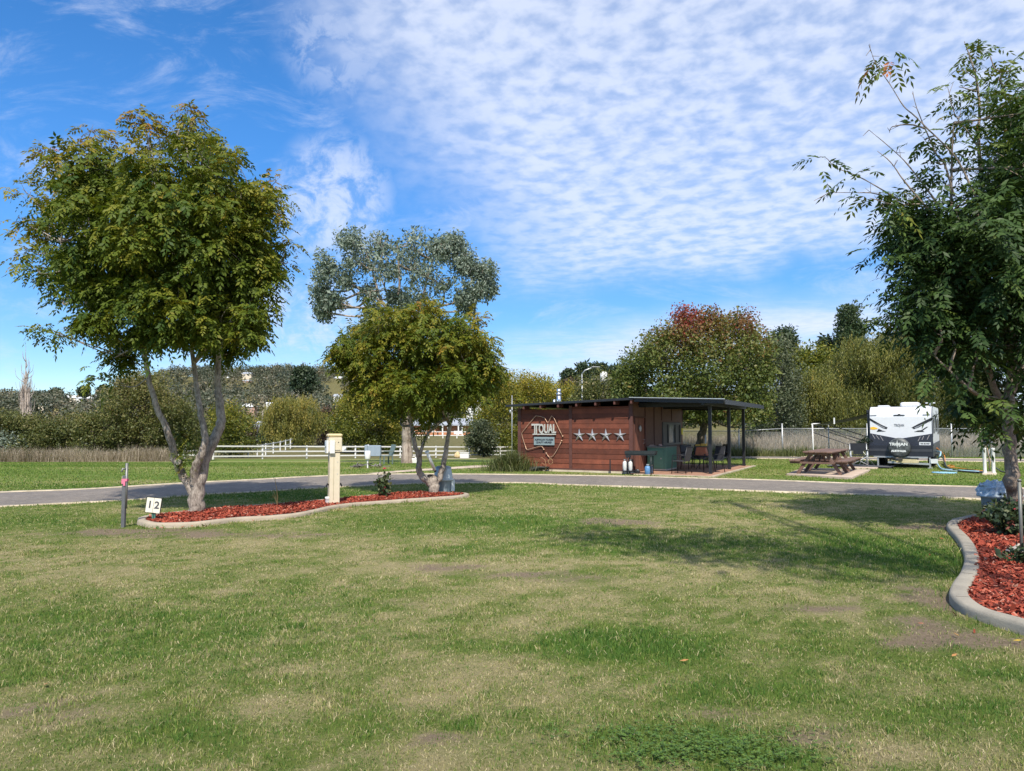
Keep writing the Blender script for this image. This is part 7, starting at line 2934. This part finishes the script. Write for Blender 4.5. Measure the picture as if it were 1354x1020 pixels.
def twig_plant():
    rg = np.random.default_rng(205)
    g = G(366, 672.5)
    g[2] = .03
    root = thing('bare_sapling', 'nearly leafless yellowish sapling between the big tree and the pedestal', 'plant', g)
    wd = Wood()
    for e in ((-.07, 0, .30), (-.03, .03, .40), (.0, -.02, .33), (-.09, .02, .24), (-.05, 0, .56)):
        wd.limb([g + [0, 0, -.03], g + np.array(e) * .5 + [.02, 0, 0], g + np.array(e)], .010, .004, 5, 4, .05, rg)
    wd.build('stem', mat('yellow_stem', (.38, .26, .09), .7), root)
    cr = Crown()
    Pp, O, I = spray_pts([(g + np.array([-.05, 0, .28]), np.array([.08, .08, .16])), (g + np.array([-.05, 0, .55]), np.array([.03, .03, .05]))], 60, rg, .2)
    simple_leaves(cr, Pp, O, 1, .05, .02, rg, np.full(len(Pp), .5))
    cr.build('foliage', OLIVE, root)


twig_plant()


# ---------------------------------------------------------------- bins
BINL = mat('bin_light_grey', (.40, .46, .50), .45, var=.08, dirt=.12)
BIND = mat('bin_grey', (.22, .26, .29), .5, var=.1, dirt=.2)


def bin_(label, px, py, k, rz, lid=True):
    g = G(px, py)
    root = thing('rubbish_bin', label, 'bin', (g[0], g[1], .0), rz, 'grey rubbish bins')
    q = MB()
    q.lathe([(.20 * k, .0), (.205 * k, .02), (.225 * k, .33 * k), (.23 * k, .34 * k)], (0, 0, 0), 28, rib=-.05)
    q.build('drum', BIND, root)
    q = MB()
    q.lathe([(.232 * k, .335 * k), (.275 * k, .345 * k), (.28 * k, .375 * k), (.25 * k, .385 * k)], (0, 0, 0), 28, cap=False)
    q.build('rim', BINL, root)
    if lid:
        q = MB()
        q.lathe([(.25 * k, .38 * k), (.235 * k, .50 * k), (.205 * k, .66 * k), (.20 * k, .665 * k)], (0, 0, 0), 26, cap=False)
        q.build('hood', BINL, root)
        q = MB()
        q.lathe([(.21 * k, .66 * k), (.205 * k, .69 * k), (.15 * k, .715 * k), (.02 * k, .725 * k)], (0, 0, 0), 26)
        q.build('lid', mat('bin_lid', (.26, .29, .33), .5), root)
        q = MB()
        q.prism([(-.10 * k, .56 * k), (.06 * k, .52 * k), (.10 * k, .66 * k), (-.02 * k, .68 * k)], .16 * k, 'y', -.30 * k)
        q.build('chute', BINL, root)
    q = MB()
    q.box((.20 * k, -.10 * k, .06 * k), (.30 * k, -.03 * k, .36 * k), bev=.01)
    q.build('side_pocket', mat('bin_side_white', (.60, .63, .63), .5), root)
    return root, g


bin_('light grey lidded rubbish bin behind the forked tree', 586, 652.5, .92, .1)
b0, t0 = G(576, 652), P(565, 599, 17.3)
q = MB()
d_ = P(575, 622, 17.55)
q.tube([tuple(t0 - d_), tuple((t0 - d_) * .02)], [.036, .036], 12)
q.tube([tuple((t0 - d_) * .02), tuple((t0 - d_) * -.07)], .032, 10, 1)
q.tube([tuple((t0 - d_) * 1.0), tuple((t0 - d_) * 1.07)], .05, 12)
o = q.build('white_pipe', [mat('white_pvc', (.8, .8, .77), .4, var=.05), BLK], None, d_)
tag(o, 'white plastic pipe leaning up out of the bin chute', 'pipe')
rb_, rg_ = bin_('grey rubbish bin under a pale plastic bag at the right edge', 1323, 690, 1.22, .3, lid=False)


def bag():
    rg = np.random.default_rng(300)
    n, k = 28, 12
    V = []
    for i in range(k + 1):
        t = i / k
        r = .30 * math.cos((t) * 1.5) ** .6 * (1 if t > .15 else .93)
        z = .46 + .20 * math.sin(t * 1.57)
        for j in range(n):
            a_ = 6.283 * j / n
            w_ = 1 + .16 * (vnoise(np.array([j * .9 + 50 * (j == 0) * 0]), np.array([i * .8]), 5)[0] - .5) * 2 + .05 * rg.normal()
            V.append((r * w_ * math.cos(a_) * 1.12, r * w_ * math.sin(a_), z + .03 * rg.normal()))
    F = [(i * n + j, i * n + (j + 1) % n, (i + 1) * n + (j + 1) % n, (i + 1) * n + j) for i in range(k) for j in range(n)]
    q = MB()
    q.add(V, F)
    o = q.build('plastic_bag', mat('pale_blue_plastic_film', (.42, .50, .58), .3, var=.15, spec=.6), None, (rg_[0], rg_[1], 0))
    tag(o, 'crumpled pale blue plastic bag covering the bin at the right edge', 'bag')


bag()
ROSEG = leaf_mat('dark_rose_leaf', [(0, (.018, .034, .014)), (.5, (.042, .068, .026)), (.85, (.085, .10, .035)), (1, (.30, .10, .08))], .2)
rose('leafy dark green shrub in front of the right-hand bin', 1331, 693, .48, 211, False, .10, ROSEG, 'garden_shrub', 9)
rose('spreading dark green rose bush at the right edge beside the tree trunk', 1347, 712, .50, 212, True, .24, ROSEG, 'rose_bush', 16, fl=[(G(1337, 712) + [0, -.1, .42], .03), (G(1344, 707) + [0, -.2, .40], .025), (G(1352, 700) + [0, -.1, .5], .03)])
rose('small green shoots at the right edge of the mulch', 1356, 752, .22, 213, False, .14, ROSEG, 'garden_shrub', 8)
g = G(1351.5, 735)
q = MB()
q.tube([(0, 0, -.1), (0, 0, .92)], .020, 10)
q.tube([(0, 0, .92), (0, 0, .95)], .024, 10)
o = q.build('steel_post', mat('pale_steel_post', (.16, .16, .14), .5, .3, var=.1), None, g)
tag(o, 'pale steel post at the right edge before the tree trunk', 'post')
rg = np.random.default_rng(9)
for k, (px, py, s, lab) in enumerate([(1344, 737, .10, 'larger pale stone in the mulch by the steel post'), (1353, 731, .08, 'smaller pale stone beside the steel post foot')]):
    import bmesh
    bm = bmesh.new()
    bmesh.ops.create_icosphere(bm, subdivisions=2, radius=1)
    for v_ in bm.verts:
        f = 1 + .22 * (rg.random() - .5)
        v_.co = Vector((v_.co.x * s * 1.3 * f, v_.co.y * s * f, v_.co.z * s * .6 * f))
    me = bpy.data.meshes.new('stone')
    bm.to_mesh(me)
    bm.free()
    o = link('stone', me, mat('pale_stone', (.48, .42, .34), .9, var=.2, scale=10), None, G(px, py) + [0, 0, .07])
    tag(o, lab, 'stone', 'stones in the mulch')

# ================================================================ odds and ends beyond the road
def far_box():
    g = G(486, 617.5)
    root = thing('utility_box', 'grey-blue utility box on a post beyond the road, left of the gum tree', 'utility box', g)
    q = MB()
    q.tube([(-.0, .1, -.1), (-.0, .1, .9)], .04, 8)
    q.build('pole', GALV, root)
    q = MB()
    q.box((.0, .0, .42), (.52, .22, .86), bev=.02); q.box((-.14, .02, .45), (-.002, .2, .88), bev=.02)
    q.build('box', mat('blue_grey_box', (.24, .29, .34), .5, var=.1), root)
    h_ = G(488, 614.5)
    q = MB()
    q.lathe([(.10, .0), (.11, .02), (.115, .30), (.09, .32)], (0, 0, 0), 14)
    q.lathe([(.03, -.35), (.03, 0)], (0, 0, 0), 8)
    o = q.build('white_drum', WHITE, None, G(486, 619.5) + [0, 0, .36])
    tag(o, 'white drum on a short stem beside the utility box', 'drum')
    rg = np.random.default_rng(17)
    q = MB()
    for k in range(30):
        a_, r = rg.random() * 6.28, rg.random() ** .5 * .5
        p = (r * math.cos(a_) * 1.3, r * math.sin(a_) * .6, max(.02, .13 - .16 * r))
        d = rg.normal(size=3) * .16
        q.bar(p, (p[0] + d[0], p[1] + d[1], p[2] + abs(d[2]) * .3), .05, .03, 0, float(rg.random()))
    o = q.build('debris_pile', mat('charred_wood', (.16, .145, .13), .9, var=.4, tint=.5), None, G(486, 619))
    tag(o, 'low pile of dark sticks under the utility box', 'pile')


far_box()


def far_chair():
    g = G(511, 614.2)
    root = thing('garden_chair', 'grey-green garden chair standing alone left of the gum tree', 'chair', g, -1.0)
    m_ = mat('grey_green_plastic', (.12, .155, .14), .5)
    q = MB()
    q.box((-.25, -.25, .38), (.25, .22, .42), bev=.01)
    q.build('seat', m_, root)
    q = MB()
    q.prism([(.20, .42), (.24, .42), (.40, .92), (.35, .93)], .46, 'x', -.23)
    q.build('backrest', m_, root)
    for sx in (-1, 1):
        for y in (-.22, .2):
            q = MB()
            q.box((sx * .23 - .025, y - .025, 0), (sx * .23 + .025, y + .025, .379))
            q.build('leg', m_, root)
        q = MB()
        q.box((sx * .27 - .03, -.25, .60), (sx * .27 + .03, .26, .63))
        q.build('armrest', m_, root)


far_chair()
g = G(547, 613)
q = MB()
q.box((-.16, -.12, 0), (.16, .12, .26), bev=.03)
q.tube([(-.08, 0, .27), (-.06, 0, .34), (.06, 0, .34), (.08, 0, .27)], .018, 6)
q.lathe([(.04, .26), (.04, .33)], (.11, 0, 0), 10)
o = q.build('water_jerrycan', WHITE, None, g)
o.rotation_euler = (0, 0, .5)
tag(o, 'white plastic water container leaning at the foot of the gum tree', 'container')
g = G(614, 606.5)
q = MB()
q.box((-.36, -.2, 0), (.36, .2, .40), bev=.04)
q.box((-.38, -.22, .40), (.38, .22, .46), bev=.02)
o = q.build('storage_box', WHITE, None, g)
tag(o, 'white lidded box on the grass before the white fence', 'box')
g = G(605, 606.5)
q = MB()
q.lathe([(.12, 0), (.27, .06), (.30, .22), (.20, .40), (.06, .52), (.02, .54)], (0, 0, 0), 14)
o = q.build('tan_sack', mat('tan_canvas', (.52, .38, .20), .9, var=.25, scale=9), None, g)
tag(o, 'bulging tan sack beside the white box on the grass', 'sack')
g = G(602, 607)
q = MB()
q.box((-1.2, -.5, 0), (1.6, .5, .012))
o = q.build('ground_cover', mat('faded_tarp', (.38, .33, .22), .9, var=.2), None, g)
tag(o, 'thin faded groundsheet beneath the tan sack', 'tarp')
for k, (px, py) in enumerate([(432, 591)]):
    g = onland(454, 60)
q = MB()
q.box((-.22, -.02, -.18), (.22, .02, .18), bev=.004)
o = q.build('fence_notice', WHITE, None, onland(456, 60.3) + [0, -.2, .78])
tag(o, 'blank white notice board fixed to the white fence by the pedestal', 'sign')
